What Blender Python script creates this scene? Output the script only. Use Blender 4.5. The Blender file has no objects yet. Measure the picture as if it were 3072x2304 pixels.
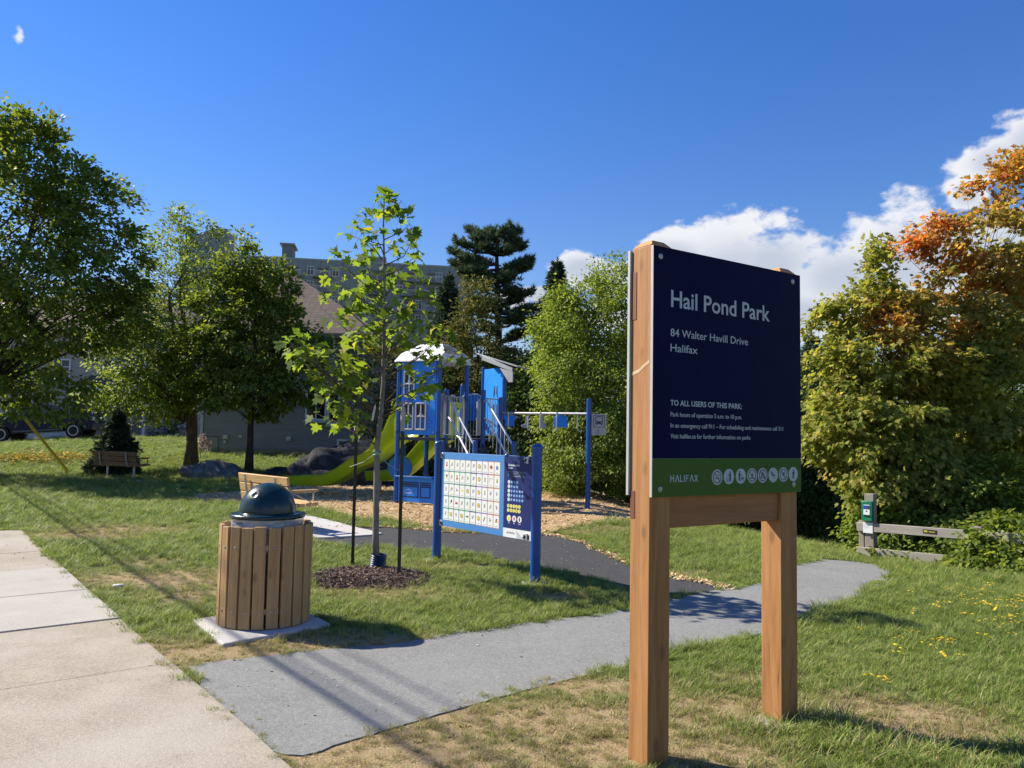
import bpy, bmesh, math, random
import numpy as np
from mathutils import Vector, Matrix, Euler
from mathutils.geometry import delaunay_2d_cdt

SC = bpy.context.scene
COL = SC.collection
rad = math.radians
PI = math.pi

# ---------------------------------------------------------------- camera
CAM_H = 1.6
FPX = 2308.0                       # focal length in pixels of the 3072 px wide photograph
PITCH, ROLL = rad(3.8), rad(1.1)
_f = np.array([0, math.cos(PITCH), math.sin(PITCH)])
_u0 = np.array([0, -math.sin(PITCH), math.cos(PITCH)])
_r0 = np.array([1.0, 0, 0])
_r = math.cos(ROLL) * _r0 + math.sin(ROLL) * _u0
_u = -math.sin(ROLL) * _r0 + math.cos(ROLL) * _u0
cd = bpy.data.cameras.new("camera")
cam = bpy.data.objects.new("camera", cd)
COL.objects.link(cam)
cd.sensor_width = 36.0
cd.lens = 36.0 * FPX / 3072.0
cd.clip_start = 0.05
cd.clip_end = 3000
M = Matrix.Identity(4)
for i in range(3):
    M[i][0], M[i][1], M[i][2] = _r[i], _u[i], -_f[i]
M[2][3] = CAM_H
cam.matrix_world = M
SC.camera = cam


def at(px, py, y):
    """world point on the sight line of a photograph pixel, y metres ahead"""
    d = _f + (px - 1536) / FPX * _r - (py - 1152) / FPX * _u
    p = np.array([0, 0, CAM_H]) + d * (y / d[1])
    return Vector(p)


# ---------------------------------------------------------------- light
SUN_EL = rad(39)
SUN_DIR = Vector((-0.925 * math.cos(SUN_EL), 0.38 * math.cos(SUN_EL), math.sin(SUN_EL))).normalized()
sl = bpy.data.lights.new("sun", 'SUN')
sl.energy = 4.9
sl.angle = rad(0.5)
sl.color = (1.0, 0.915, 0.77)
sun = bpy.data.objects.new("sun", sl)
COL.objects.link(sun)
sun.rotation_euler = SUN_DIR.to_track_quat('Z', 'Y').to_euler()
sun.location = (-20, 10, 30)

SC.view_settings.view_transform = 'Standard'
SC.view_settings.look = 'None'
SC.view_settings.exposure = 0.95
SC.view_settings.gamma = 1.0

W = bpy.data.worlds.new("World")
SC.world = W
W.use_nodes = True
wn, wl = W.node_tree.nodes, W.node_tree.links
wn.clear()


def wnode(t, **kw):
    n = wn.new(t)
    for k, v in kw.items():
        setattr(n, k, v)
    return n


def wmath(op, a, b=None, c=None, clamp=False):
    n = wn.new('ShaderNodeMath')
    n.operation = op
    n.use_clamp = clamp
    for i, x in enumerate((a, b, c)):
        if x is None:
            continue
        if isinstance(x, (int, float)):
            n.inputs[i].default_value = x
        else:
            wl.new(x, n.inputs[i])
    return n.outputs[0]


sky = wnode('ShaderNodeTexSky', sky_type='NISHITA', sun_disc=False)
sky.sun_elevation = SUN_EL
sky.sun_rotation = math.atan2(SUN_DIR.x, SUN_DIR.y)
sky.altitude = 0
sky.air_density = 1.6
sky.dust_density = 0.0
sky.ozone_density = 8.0
SKY_STRENGTH = 0.0605
hs = wnode('ShaderNodeHueSaturation')
hs.inputs['Hue'].default_value = 0.508
hs.inputs['Saturation'].default_value = 1.22
hs.inputs['Value'].default_value = 1.0
wl.new(sky.outputs[0], hs.inputs['Color'])
tc = wnode('ShaderNodeTexCoord')
sep = wnode('ShaderNodeSeparateXYZ')
wl.new(tc.outputs['Generated'], sep.inputs[0])
az = wmath('MULTIPLY', wmath('ARCTAN2', sep.outputs[0], sep.outputs[1]), 180 / PI)
el = wmath('MULTIPLY', wmath('ARCSINE', sep.outputs[2]), 180 / PI)
# cumulus banks: azimuth, elevation, half-widths in degrees of the sky
CLOUDS = [(15.5, 12.2, 5.2, 3.4), (12.3, 13.0, 3.4, 2.0), (18.8, 12.2, 4.0, 3.0), (11.0, 10.0, 5.0, 3.0),
          (23.5, 11.2, 5.0, 2.6), (27.5, 12.2, 4.6, 3.6), (31.5, 11.5, 5.0, 3.6), (21.0, 8.6, 5.0, 2.2),
          (32.4, 17.6, 2.4, 1.5), (35.0, 18.3, 2.8, 1.9), (30.9, 15.8, 1.3, 1.2),
          (4.9, 12.3, 2.3, 1.5), (6.8, 11.8, 1.6, 1.1), (2.0, 10.4, 2.4, .9), (0.0, 10.0, 1.8, .7), (8.2, 9.6, 2.2, 1.0),
          (-33.75, 23.6, .75, 1.7, .42),
          (48, 15, 10, 5), (62, 11, 12, 5), (90, 13, 15, 6), (130, 12, 20, 6), (-80, 12, 14, 5), (-120, 14, 20, 7), (180, 14, 20, 6)]
F = None
for (a0, e0, wa, we, *thin) in CLOUDS:
    da = wmath('DIVIDE', wmath('SUBTRACT', az, a0), wa)
    de = wmath('DIVIDE', wmath('SUBTRACT', el, e0), we)
    d = wmath('SQRT', wmath('ADD', wmath('MULTIPLY', da, da), wmath('MULTIPLY', de, de)))
    v = wmath('SUBTRACT', thin[0] if thin else 1.0, d)
    F = v if F is None else wmath('SMOOTH_MAX', F, v, 0.18)
mapn = wnode('ShaderNodeMapping')
mapn.inputs['Scale'].default_value = (1, 1, 1.5)
wl.new(tc.outputs['Generated'], mapn.inputs[0])


def wnoise(scale, detail, rough):
    n = wnode('ShaderNodeTexNoise')
    n.inputs['Scale'].default_value = scale
    n.inputs['Detail'].default_value = detail
    n.inputs['Roughness'].default_value = rough
    wl.new(mapn.outputs[0], n.inputs['Vector'])
    return n.outputs['Fac']


n1 = wnoise(17, 9, 0.56)
n2 = wnoise(55, 6, 0.55)
dens = wmath('ADD', wmath('ADD', F, 0.1), wmath('ADD', wmath('MULTIPLY', wmath('SUBTRACT', n1, 0.5), 2.1), wmath('MULTIPLY', wmath('SUBTRACT', n2, 0.5), 0.45)))
mr = wnode('ShaderNodeMapRange', interpolation_type='SMOOTHSTEP')
mr.inputs['From Min'].default_value = 0.02
mr.inputs['From Max'].default_value = 0.38
wl.new(dens, mr.inputs['Value'])
# thicker cores of the cumulus let less light through: greyer towards the middle of a bank
mr2 = wnode('ShaderNodeMapRange', interpolation_type='SMOOTHSTEP')
mr2.inputs['From Min'].default_value = 0.35
mr2.inputs['From Max'].default_value = 1.0
wl.new(wmath('ADD', wmath('MULTIPLY', F, 0.75), wmath('MULTIPLY', wnoise(9, 5, .55), 0.75)), mr2.inputs['Value'])
cc = wnode('ShaderNodeMix', data_type='RGBA')
cc.inputs[6].default_value = (0.93, 0.95, 1.0, 1)
cc.inputs[7].default_value = (0.50, 0.58, 0.72, 1)
wl.new(wmath('MULTIPLY', mr2.outputs[0], 0.8), cc.inputs[0])
bg1 = wnode('ShaderNodeBackground')
bg1.inputs['Strength'].default_value = SKY_STRENGTH
tint = wnode('ShaderNodeMix', data_type='RGBA', blend_type='MULTIPLY')
tint.inputs[0].default_value = 1.0
tint.inputs[7].default_value = (1.18, 1.04, 1.24, 1)
wl.new(hs.outputs[0], tint.inputs[6])
hz_f = wnode('ShaderNodeMapRange', interpolation_type='SMOOTHSTEP')
hz_f.inputs['From Min'].default_value = 10.0
hz_f.inputs['From Max'].default_value = 1.0
wl.new(el, hz_f.inputs['Value'])
hzm = wnode('ShaderNodeMix', data_type='RGBA')
hzm.inputs[7].default_value = (3.6, 5.0, 7.2, 1)
wl.new(wmath('MULTIPLY', hz_f.outputs[0], 0.85), hzm.inputs[0])
wl.new(tint.outputs[2], hzm.inputs[6])
wl.new(hzm.outputs[2], bg1.inputs['Color'])
bg2 = wnode('ShaderNodeBackground')
bg2.inputs['Strength'].default_value = 0.49
wl.new(cc.outputs[2], bg2.inputs['Color'])
mixw = wnode('ShaderNodeMixShader')
wl.new(mr.outputs[0], mixw.inputs[0])
wl.new(bg1.outputs[0], mixw.inputs[1])
wl.new(bg2.outputs[0], mixw.inputs[2])
wo = wnode('ShaderNodeOutputWorld')
wl.new(mixw.outputs[0], wo.inputs[0])
W.name = "sky"

# ---------------------------------------------------------------- object helpers


def tag(o, label=None, cat=None, group=None, kind=None):
    if label: o['label'] = label
    if cat: o['category'] = cat
    if group: o['group'] = group
    if kind: o['kind'] = kind
    return o


def link(name, me, parent=None, mats=()):
    o = bpy.data.objects.new(name, me)
    COL.objects.link(o)
    for m in mats:
        me.materials.append(m)
    if parent is not None:
        o.parent = parent
    return o


def empty(name, loc=(0, 0, 0), rz=0.0, parent=None):
    o = bpy.data.objects.new(name, None)
    o.empty_display_size = 0.2
    COL.objects.link(o)
    o.location = loc
    o.rotation_euler = (0, 0, rz)
    if parent is not None:
        o.parent = parent
    return o


def frame(o, x, y=None, z=(0, 0, 1)):
    """4x4 with origin o, local x axis x and local z axis z"""
    x = Vector(x).normalized()
    z = Vector(z)
    y = z.cross(x).normalized()
    z = x.cross(y).normalized()
    m = Matrix.Identity(4)
    for i in range(3):
        m[i][0], m[i][1], m[i][2], m[i][3] = x[i], y[i], z[i], o[i]
    return m


class MB:
    """collects shapes, then links them as ONE mesh object"""

    def __init__(s):
        s.v, s.f, s.mi, s.m = [], [], [], 0

    def add(s, vs, fs, mat=None):
        n = len(s.v)
        for p in vs:
            p = Vector(p)
            if mat is not None:
                p = mat @ p
            s.v.append(p)
        for f in fs:
            s.f.append([i + n for i in f])
            s.mi.append(s.m)
        return s

    def box(s, c, d, mat=None):
        x, y, z = d[0] / 2, d[1] / 2, d[2] / 2
        vs = [(c[0] + a * x, c[1] + b * y, c[2] + e * z) for e in (-1, 1) for b in (-1, 1) for a in (-1, 1)]
        fs = [(0, 2, 3, 1), (4, 5, 7, 6), (0, 1, 5, 4), (2, 6, 7, 3), (0, 4, 6, 2), (1, 3, 7, 5)]
        return s.add(vs, fs, mat)

    def prism(s, pts, z0, z1, mat=None):
        """outline in local xy extruded along z; give it counter-clockwise"""
        n = len(pts)
        vs = [(p[0], p[1], z0) for p in pts] + [(p[0], p[1], z1) for p in pts]
        fs = [list(range(n))[::-1], list(range(n, 2 * n))]
        fs += [(i, (i + 1) % n, n + (i + 1) % n, n + i) for i in range(n)]
        return s.add(vs, fs, mat)

    def tube(s, path, r, n=10, cap=True, mat=None):
        path = [Vector(p) for p in path]
        rs = r if isinstance(r, (list, tuple)) else [r] * len(path)
        vs, fs = [], []
        up = None
        for i, p in enumerate(path):
            if i == 0: t = path[1] - p
            elif i == len(path) - 1: t = p - path[i - 1]
            else: t = (path[i + 1] - path[i - 1])
            if t.length < 1e-9: t = Vector((0, 0, 1))
            t.normalize()
            if up is None:
                up = t.orthogonal().normalized()
            else:
                up = (up - t * up.dot(t))
                up = up.normalized() if up.length > 1e-6 else t.orthogonal().normalized()
            b = t.cross(up)
            for k in range(n):
                a = 2 * PI * k / n
                vs.append(p + (up * math.cos(a) + b * math.sin(a)) * rs[i])
        for i in range(len(path) - 1):
            for k in range(n):
                k2 = (k + 1) % n
                fs.append((i * n + k, i * n + k2, (i + 1) * n + k2, (i + 1) * n + k))
        if cap:
            fs.append(list(range(n))[::-1])
            fs.append([(len(path) - 1) * n + k for k in range(n)])
        return s.add(vs, fs, mat)

    def lathe(s, prof, n=32, mat=None, cap=True):
        """profile of (radius, z) turned about local z"""
        vs, fs = [], []
        for (r, z) in prof:
            for k in range(n):
                a = 2 * PI * k / n
                vs.append((r * math.cos(a), r * math.sin(a), z))
        m = len(prof)
        for i in range(m - 1):
            for k in range(n):
                k2 = (k + 1) % n
                fs.append((i * n + k, i * n + k2, (i + 1) * n + k2, (i + 1) * n + k))
        if cap:
            fs.append(list(range(n))[::-1])
            fs.append([(m - 1) * n + k for k in range(n)])
        return s.add(vs, fs, mat)

    def sweep(s, path, section, side):
        """open or closed section (list of (a, b)) carried along a path: a along side, b along the upward normal"""
        path = [Vector(p) for p in path]
        side = Vector(side).normalized()
        vs, fs = [], []
        m = len(section)
        for i, p in enumerate(path):
            if i == 0: t = path[1] - p
            elif i == len(path) - 1: t = p - path[i - 1]
            else: t = path[i + 1] - path[i - 1]
            t.normalize()
            nn = side.cross(t)
            if nn.z < 0: nn = -nn
            for (a, b) in section:
                vs.append(p + side * a + nn * b)
        for i in range(len(path) - 1):
            for k in range(m):
                k2 = (k + 1) % m
                fs.append((i * m + k, i * m + k2, (i + 1) * m + k2, (i + 1) * m + k))
        fs.append(list(range(m))[::-1])
        fs.append([(len(path) - 1) * m + k for k in range(m)])
        return s.add(vs, fs)

    def build(s, name, mats, parent=None, smooth=40, bevel=0.0, seg=2):
        me = bpy.data.meshes.new(name)
        me.from_pydata([tuple(p) for p in s.v], [], s.f)
        if not isinstance(mats, (list, tuple)): mats = [mats]
        o = link(name, me, parent, mats)
        if len(mats) > 1:
            me.polygons.foreach_set('material_index', s.mi)
        bm = bmesh.new()
        bm.from_mesh(me)
        bmesh.ops.recalc_face_normals(bm, faces=bm.faces)
        bm.to_mesh(me)
        bm.free()
        if smooth:
            me.polygons.foreach_set('use_smooth', [True] * len(me.polygons))
            me.set_sharp_from_angle(angle=rad(smooth))
        if bevel > 0:
            b = o.modifiers.new('bevel', 'BEVEL')
            b.width = bevel
            b.segments = seg
            b.limit_method = 'ANGLE'
            b.angle_limit = rad(40)
        me.update()
        return o


def text(name, body, size, mtx, m, parent=None, bold=0.0, align='LEFT', depth=0.0006, sx=1.0):
    """lettering as a raised mesh; mtx puts local xy on the face"""
    c = bpy.data.curves.new(name, 'FONT')
    c.body = body
    c.size = size
    c.align_x = align
    c.align_y = 'BOTTOM_BASELINE'
    c.extrude = depth
    c.offset = bold
    c.resolution_u = 3
    t = bpy.data.objects.new('tmp', c)
    me = bpy.data.meshes.new_from_object(t)
    bpy.data.objects.remove(t)
    bpy.data.curves.remove(c)
    me.name = name
    if sx != 1.0: me.transform(Matrix.Scale(sx, 4, (1, 0, 0)))
    me.transform(mtx)
    me.materials.clear()
    o = link(name, me, parent, [m])
    return o


# ---------------------------------------------------------------- materials
def col(c):
    return (c[0], c[1], c[2], 1.0)


class NT:
    """small helper around a material's node tree"""

    def __init__(s, name):
        s.m = bpy.data.materials.new(name)
        s.m.use_nodes = True
        s.n, s.l = s.m.node_tree.nodes, s.m.node_tree.links
        s.b = s.n['Principled BSDF']
        s.out = s.n['Material Output']
        s._tc = None

    def tc(s, which='Object'):
        if s._tc is None: s._tc = s.n.new('ShaderNodeTexCoord')
        return s._tc.outputs[which]

    def pos(s):
        return s.n.new('ShaderNodeNewGeometry').outputs['Position']

    def map(s, vec, scale=(1, 1, 1), rot=(0, 0, 0)):
        n = s.n.new('ShaderNodeMapping')
        n.inputs['Scale'].default_value = scale
        n.inputs['Rotation'].default_value = rot
        s.l.new(vec, n.inputs[0])
        return n.outputs[0]

    def noise(s, scale, detail=4, rough=.55, vec=None, out='Fac', dist=0.0):
        n = s.n.new('ShaderNodeTexNoise')
        n.inputs['Scale'].default_value = scale
        n.inputs['Detail'].default_value = detail
        n.inputs['Roughness'].default_value = rough
        n.inputs['Distortion'].default_value = dist
        s.l.new(vec if vec is not None else s.tc(), n.inputs['Vector'])
        return n.outputs[out]

    def voro(s, scale, vec=None, feature='F1', out='Distance', rnd=1.0):
        n = s.n.new('ShaderNodeTexVoronoi')
        n.feature = feature
        n.inputs['Scale'].default_value = scale
        n.inputs['Randomness'].default_value = rnd
        s.l.new(vec if vec is not None else s.tc(), n.inputs['Vector'])
        return n.outputs[out]

    def math(s, op, a, b=None, clamp=False):
        n = s.n.new('ShaderNodeMath')
        n.operation = op
        n.use_clamp = clamp
        for i, x in enumerate((a, b)):
            if x is None: continue
            if isinstance(x, (int, float)): n.inputs[i].default_value = x
            else: s.l.new(x, n.inputs[i])
        return n.outputs[0]

    def ramp(s, fac, stops, interp='LINEAR'):
        n = s.n.new('ShaderNodeValToRGB')
        n.color_ramp.interpolation = interp
        e = n.color_ramp.elements
        while len(e) < len(stops): e.new(0.5)
        for q, (p, c) in zip(e, stops):
            q.position = p
            q.color = col(c) if not isinstance(c, (int, float)) else (c, c, c, 1)
        s.l.new(fac, n.inputs[0])
        return n.outputs[0]

    def mix(s, fac, a, b, mode='MIX'):
        n = s.n.new('ShaderNodeMix')
        n.data_type = 'RGBA'
        n.blend_type = mode
        for i, x in ((0, fac), (6, a), (7, b)):
            if isinstance(x, (int, float)): n.inputs[i].default_value = x
            elif isinstance(x, (tuple, list)): n.inputs[i].default_value = col(x)
            else: s.l.new(x, n.inputs[i])
        return n.outputs[2]

    def attr(s, name, kind='GEOMETRY'):
        n = s.n.new('ShaderNodeAttribute')
        n.attribute_name = name
        n.attribute_type = kind
        return n.outputs['Fac']

    def island(s):
        return s.n.new('ShaderNodeNewGeometry').outputs['Random Per Island']

    def objrand(s):
        return s.n.new('ShaderNodeObjectInfo').outputs['Random']

    def base(s, x):
        if isinstance(x, (tuple, list)): s.b.inputs['Base Color'].default_value = col(x)
        else: s.l.new(x, s.b.inputs['Base Color'])
        return s

    def set(s, **kw):
        names = dict(rough='Roughness', metal='Metallic', spec='Specular IOR Level', coat='Coat Weight', coat_rough='Coat Roughness',
                     trans='Transmission Weight', ior='IOR', alpha='Alpha', sheen='Sheen Weight')
        for k, v in kw.items():
            if isinstance(v, (int, float)): s.b.inputs[names[k]].default_value = v
            else: s.l.new(v, s.b.inputs[names[k]])
        return s

    def bump(s, h, strength=.3, dist=.01):
        n = s.n.new('ShaderNodeBump')
        n.inputs['Strength'].default_value = strength
        n.inputs['Distance'].default_value = dist
        s.l.new(h, n.inputs['Height'])
        s.l.new(n.outputs[0], s.b.inputs['Normal'])
        return s


def paint(name, c, rough=.45, spec=.5, var=.12, scale=6, metal=0.0, bump=0.0, coat=0.0):
    t = NT(name)
    f = t.noise(scale, 5, .6)
    d = tuple(x * (1 - var) for x in c)
    e = tuple(min(1, x * (1 + var)) for x in c)
    t.base(t.ramp(f, [(.3, d), (.7, e)]))
    t.set(rough=t.math('ADD', t.math('MULTIPLY', t.noise(scale * 3, 3), .16), rough - .08), spec=spec, metal=metal, coat=coat)
    if bump: t.bump(t.noise(scale * 14, 4), .3, bump)
    return t.m


def wood(name, dark, mid, light, axis=2, rough=.65, knots=True, weather=0.0, crack=False):
    """sawn timber with the grain along a local axis"""
    t = NT(name)
    sc = [16, 16, 16]
    sc[axis] = .9
    v = t.map(t.tc(), tuple(sc))
    rnd = t.objrand()
    addv = t.n.new('ShaderNodeVectorMath')
    addv.operation = 'ADD'
    comb = t.n.new('ShaderNodeCombineXYZ')
    for i in range(3): t.l.new(t.math('MULTIPLY', rnd, 37.0 + i * 11), comb.inputs[i])
    t.l.new(v, addv.inputs[0])
    t.l.new(comb.outputs[0], addv.inputs[1])
    v = addv.outputs[0]
    g = t.noise(1.6, 7, .62, v, dist=.6)
    fine = t.noise(9, 4, .6, v)
    c = t.ramp(t.math('ADD', t.math('MULTIPLY', g, .75), t.math('MULTIPLY', fine, .25)), [(.28, dark), (.5, mid), (.72, light)])
    big = t.noise(1.8, 3, .5)
    c = t.mix(t.math('MULTIPLY', big, .35), c, mid)
    h = fine
    if knots:
        sk = [7, 7, 7]
        sk[axis] = 3.2
        addk = t.n.new('ShaderNodeVectorMath')
        addk.operation = 'ADD'
        t.l.new(t.map(t.tc(), tuple(sk)), addk.inputs[0])
        t.l.new(comb.outputs[0], addk.inputs[1])
        k = t.voro(1.0, addk.outputs[0])
        kf = t.ramp(k, [(.06, 1.0), (.17, 0.0)])
        c = t.mix(t.math('MULTIPLY', kf, .45), c, tuple(x * .35 for x in dark))
    if crack:
        sq = [9, 9, 9]
        sq[axis] = .35
        ck = t.voro(1.5, t.map(t.tc(), tuple(sq)), feature='DISTANCE_TO_EDGE')
        cf = t.math('MULTIPLY', t.ramp(ck, [(.0, 1.0), (.012, 0.0)]), t.ramp(t.noise(1.1, 2), [(.5, 0.0), (.6, 1.0)]))
        c = t.mix(cf, c, tuple(x * .25 for x in dark))
    if weather: c = t.mix(t.math('MULTIPLY', t.ramp(t.noise(2.2, 5), [(.35, 0.0), (.7, 1.0)]), weather), c, (.30, .28, .25))
    t.base(c).set(rough=rough, spec=.3)
    t.bump(h, .35, .004)
    return t.m


def leafmat(name, stops, trans=.45, tint=None, rough=.5, tintcol=(.5, .12, .02)):
    """thin leaf: reflecting and letting light through; colour varies from leaf to leaf"""
    t = NT(name)
    r = t.island()
    c = t.ramp(r, stops)
    big = t.noise(.7, 2, .5, t.pos())
    c = t.mix(t.math('MULTIPLY', big, .35), c, stops[0][1])
    if tint:
        fac = t.math('MULTIPLY', t.attr(tint), t.math('ADD', t.math('MULTIPLY', r, .7), .55), clamp=True)
        c = t.mix(fac, c, tintcol if isinstance(tintcol[0], (int, float)) else t.ramp(t.noise(9, 2, .5, t.pos()), tintcol))
    t.base(c).set(rough=rough, spec=.2)
    tr = t.n.new('ShaderNodeBsdfTranslucent')
    hsv = t.n.new('ShaderNodeHueSaturation')
    hsv.inputs['Hue'].default_value = .487
    hsv.inputs['Saturation'].default_value = 1.1
    hsv.inputs['Value'].default_value = 1.7
    t.l.new(c, hsv.inputs['Color'])
    t.l.new(hsv.outputs[0], tr.inputs['Color'])
    mx = t.n.new('ShaderNodeMixShader')
    mx.inputs[0].default_value = trans
    t.l.new(t.b.outputs[0], mx.inputs[1])
    t.l.new(tr.outputs[0], mx.inputs[2])
    t.l.new(mx.outputs[0], t.out.inputs['Surface'])
    return t.m


def sstep(a, b, x):
    t = np.clip((np.asarray(x, float) - a) / (b - a), 0, 1)
    return t * t * (3 - 2 * t)


def H(x, y):
    """height of the ground: level by the street, rising to the houses, falling away by the pond"""
    x = np.asarray(x, float)
    y = np.asarray(y, float)
    left = np.minimum(np.maximum(y - 25.5, 0) * .064, 1.0) * sstep(4, -9, x)
    left = left - .085 * np.maximum(-22.9 - x, 0) * sstep(30, 40, y)
    rx = np.minimum(np.maximum(x - 2.0, 0) / 5, 2.5)
    ry = np.minimum(np.maximum(y - 8.6, 0) / 5, 5)
    return left - .45 * rx * ry


def Hf(x, y):
    return float(H(x, y))


# ================================================================ SETTING
def gnd(px, py):
    """where a sight line meets the sloping ground"""
    d = _f + (px - 1536) / FPX * _r - (py - 1152) / FPX * _u
    lo, hi = 1.0, 1.0
    while hi < 120:
        p = d * (hi / d[1])
        if CAM_H + p[2] < Hf(p[0], p[1]): break
        lo, hi = hi, hi * 1.03
    for _ in range(30):
        m = (lo + hi) / 2
        p = d * (m / d[1])
        if CAM_H + p[2] < Hf(p[0], p[1]): hi = m
        else: lo = m
    p = d * (lo / d[1])
    return (float(p[0]), float(p[1]))


def vnoise(x, y, s=0):
    """smooth value noise 0..1"""
    xi, yi = np.floor(x).astype(int), np.floor(y).astype(int)
    xf, yf = x - xi, y - yi
    xf, yf = xf * xf * (3 - 2 * xf), yf * yf * (3 - 2 * yf)

    def h(a, b):
        v = np.sin(a * 127.1 + b * 311.7 + s * 74.7) * 43758.5453
        return v - np.floor(v)
    return (h(xi, yi) * (1 - xf) + h(xi + 1, yi) * xf) * (1 - yf) + (h(xi, yi + 1) * (1 - xf) + h(xi + 1, yi + 1) * xf) * yf


def fbm(x, y, s=0):
    return .5 * vnoise(x, y, s) + .28 * vnoise(x * 2.1, y * 2.1, s + 1) + .15 * vnoise(x * 4.3, y * 4.3, s + 2) + .07 * vnoise(x * 9, y * 9, s + 3)


def inside(poly, x, y):
    c = np.zeros(x.shape, bool)
    n = len(poly)
    for i in range(n):
        (x1, y1), (x2, y2) = poly[i], poly[(i + 1) % n]
        if y1 == y2: continue
        c ^= ((y1 > y) != (y2 > y)) & (x < (x2 - x1) * (y - y1) / (y2 - y1) + x1)
    return c


def smooth_poly(pts, step=.18, jag=.0, seed=0):
    """resample an outline, with a slightly ragged edge"""
    out = []
    n = len(pts)
    rng = random.Random(seed)
    for i in range(n):
        p0, p1, p2, p3 = (Vector(pts[(i + k - 1) % n]) for k in range(4))
        L = (p2 - p1).length
        m = max(1, int(L / step))
        for k in range(m):
            t = k / m
            q = .5 * ((2 * p1) + (p2 - p0) * t + (2 * p0 - 5 * p1 + 4 * p2 - p3) * t * t + (3 * p1 - p0 - 3 * p2 + p3) * t ** 3)
            lin = p1.lerp(p2, t)
            q = lin.lerp(q, .75)
            out.append((q.x + rng.uniform(-jag, jag), q.y + rng.uniform(-jag, jag)))
    return out


def drape(name, poly, z, m, res=.5, skirt=.0, crown=None):
    """a sheet following the ground inside an outline, with an optional edge face going down into the ground"""
    P = np.array(poly)
    gx = np.arange(P[:, 0].min(), P[:, 0].max(), res)
    gy = np.arange(P[:, 1].min(), P[:, 1].max(), res)
    X, Yv = np.meshgrid(gx, gy)
    X, Yv = X.ravel() + .013, Yv.ravel() + .017
    k = inside(poly, X, Yv)
    n = len(poly)
    pts = [Vector(p) for p in poly] + [Vector((a, b)) for a, b in zip(X[k], Yv[k])]
    V, E, Fc, _, _, _ = delaunay_2d_cdt(pts, [(i, (i + 1) % n) for i in range(n)], [list(range(n))], 1, 1e-5)
    vs = []
    for v in V:
        zz = Hf(v.x, v.y) + z
        if crown: zz += crown(v.x, v.y)
        vs.append((v.x, v.y, zz))
    mb = MB()
    fs = []
    for f in Fc:
        a, b, c = (Vector(vs[i]) for i in f[:3])
        fs.append(f if (b - a).cross(c - a).z > 0 else f[::-1])
    if skirt:
        base = len(vs)
        for p in poly: vs.append((p[0], p[1], Hf(p[0], p[1]) - skirt))
        for i in range(n):
            fs.append((i, base + i, base + (i + 1) % n, (i + 1) % n))
    me = bpy.data.meshes.new(name)
    me.from_pydata(vs, [], fs)
    bm = bmesh.new()
    bm.from_mesh(me)
    bmesh.ops.recalc_face_normals(bm, faces=bm.faces)
    if sum(f.normal.z for f in bm.faces) < 0: bmesh.ops.reverse_faces(bm, faces=bm.faces)
    bm.to_mesh(me)
    bm.free()
    o = link(name, me, None, [m])
    return tag(o, kind='structure')


# outlines on the ground
SW_R = [gnd(*p) for p in [(64, 1591), (191, 1707), (264, 1773), (364, 1859), (418, 1909), (518, 1995), (650, 2109), (745, 2191), (864, 2304)]]
GREY = [gnd(*p) for p in [(569, 2003), (700, 1981), (972, 1951), (1195, 1934), (1389, 1892), (1667, 1861), (1889, 1828), (1945, 1812), (2014, 1801), (2075, 1786), (2179, 1766),
                          (2225, 1764), (2278, 1750), (2345, 1712), (2393, 1690), (2472, 1678), (2560, 1686), (2640, 1698), (2685, 1722), (2670, 1745), (2570, 1799),
                          (2393, 1854), (2285, 1903), (2167, 1931), (2010, 1956), (1889, 2000), (1667, 2049), (1389, 2125), (1111, 2208), (960, 2255), (905, 2272),
                          (850, 2268), (775, 2240), (715, 2190), (655, 2135), (610, 2075)]]
DARK = [gnd(*p) for p in [(2179, 1766), (2106, 1748), (2021, 1734), (1885, 1690), (1821, 1661), (1742, 1627), (1679, 1609), (1619, 1605), (1399, 1599), (1329, 1598),
                          (1265, 1589), (1202, 1585), (1096, 1583), (960, 1585), (905, 1600), (930, 1623), (993, 1640), (1079, 1646), (1139, 1642), (1202, 1652),
                          (1301, 1656), (1450, 1670), (1619, 1706), (1727, 1731), (1821, 1753), (1886, 1778), (1940, 1809), (2011, 1801), (2075, 1785)]]
CHIPS = [gnd(*p) for p in [(891, 1524), (970, 1536), (1063, 1555), (1151, 1560), (1207, 1572), (1237, 1583), (1303, 1591), (1399, 1596), (1619, 1603), (1668, 1600), (1679, 1592), (1758, 1577),
                           (1885, 1565), (1960, 1545), (1950, 1515), (1887, 1502), (1773, 1484), (1622, 1470), (1400, 1462), (1190, 1452), (1000, 1450), (880, 1458),
                           (740, 1476), (640, 1480), (590, 1484), (566, 1493), (600, 1505), (724, 1512), (810, 1516)]]
BPAD = [gnd(*p) for p in [(905, 1548), (1013, 1571), (1064, 1586), (1146, 1605), (1056, 1613), (930, 1619), (840, 1600), (790, 1560)]]
MULCH_C = gnd(1098, 1738)


def seg_grow(poly, d):
    out = []
    n = len(poly)
    area = sum(poly[i - 1][0] * poly[i][1] - poly[i][0] * poly[i - 1][1] for i in range(n))
    if area < 0: d = -d                      # positive d always grows the outline
    for i in range(n):
        a, b = Vector(poly[i - 1]), Vector(poly[(i + 1) % n])
        t = (b - a).normalized()
        out.append((poly[i][0] + t.y * d, poly[i][1] - t.x * d))
    return out


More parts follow.
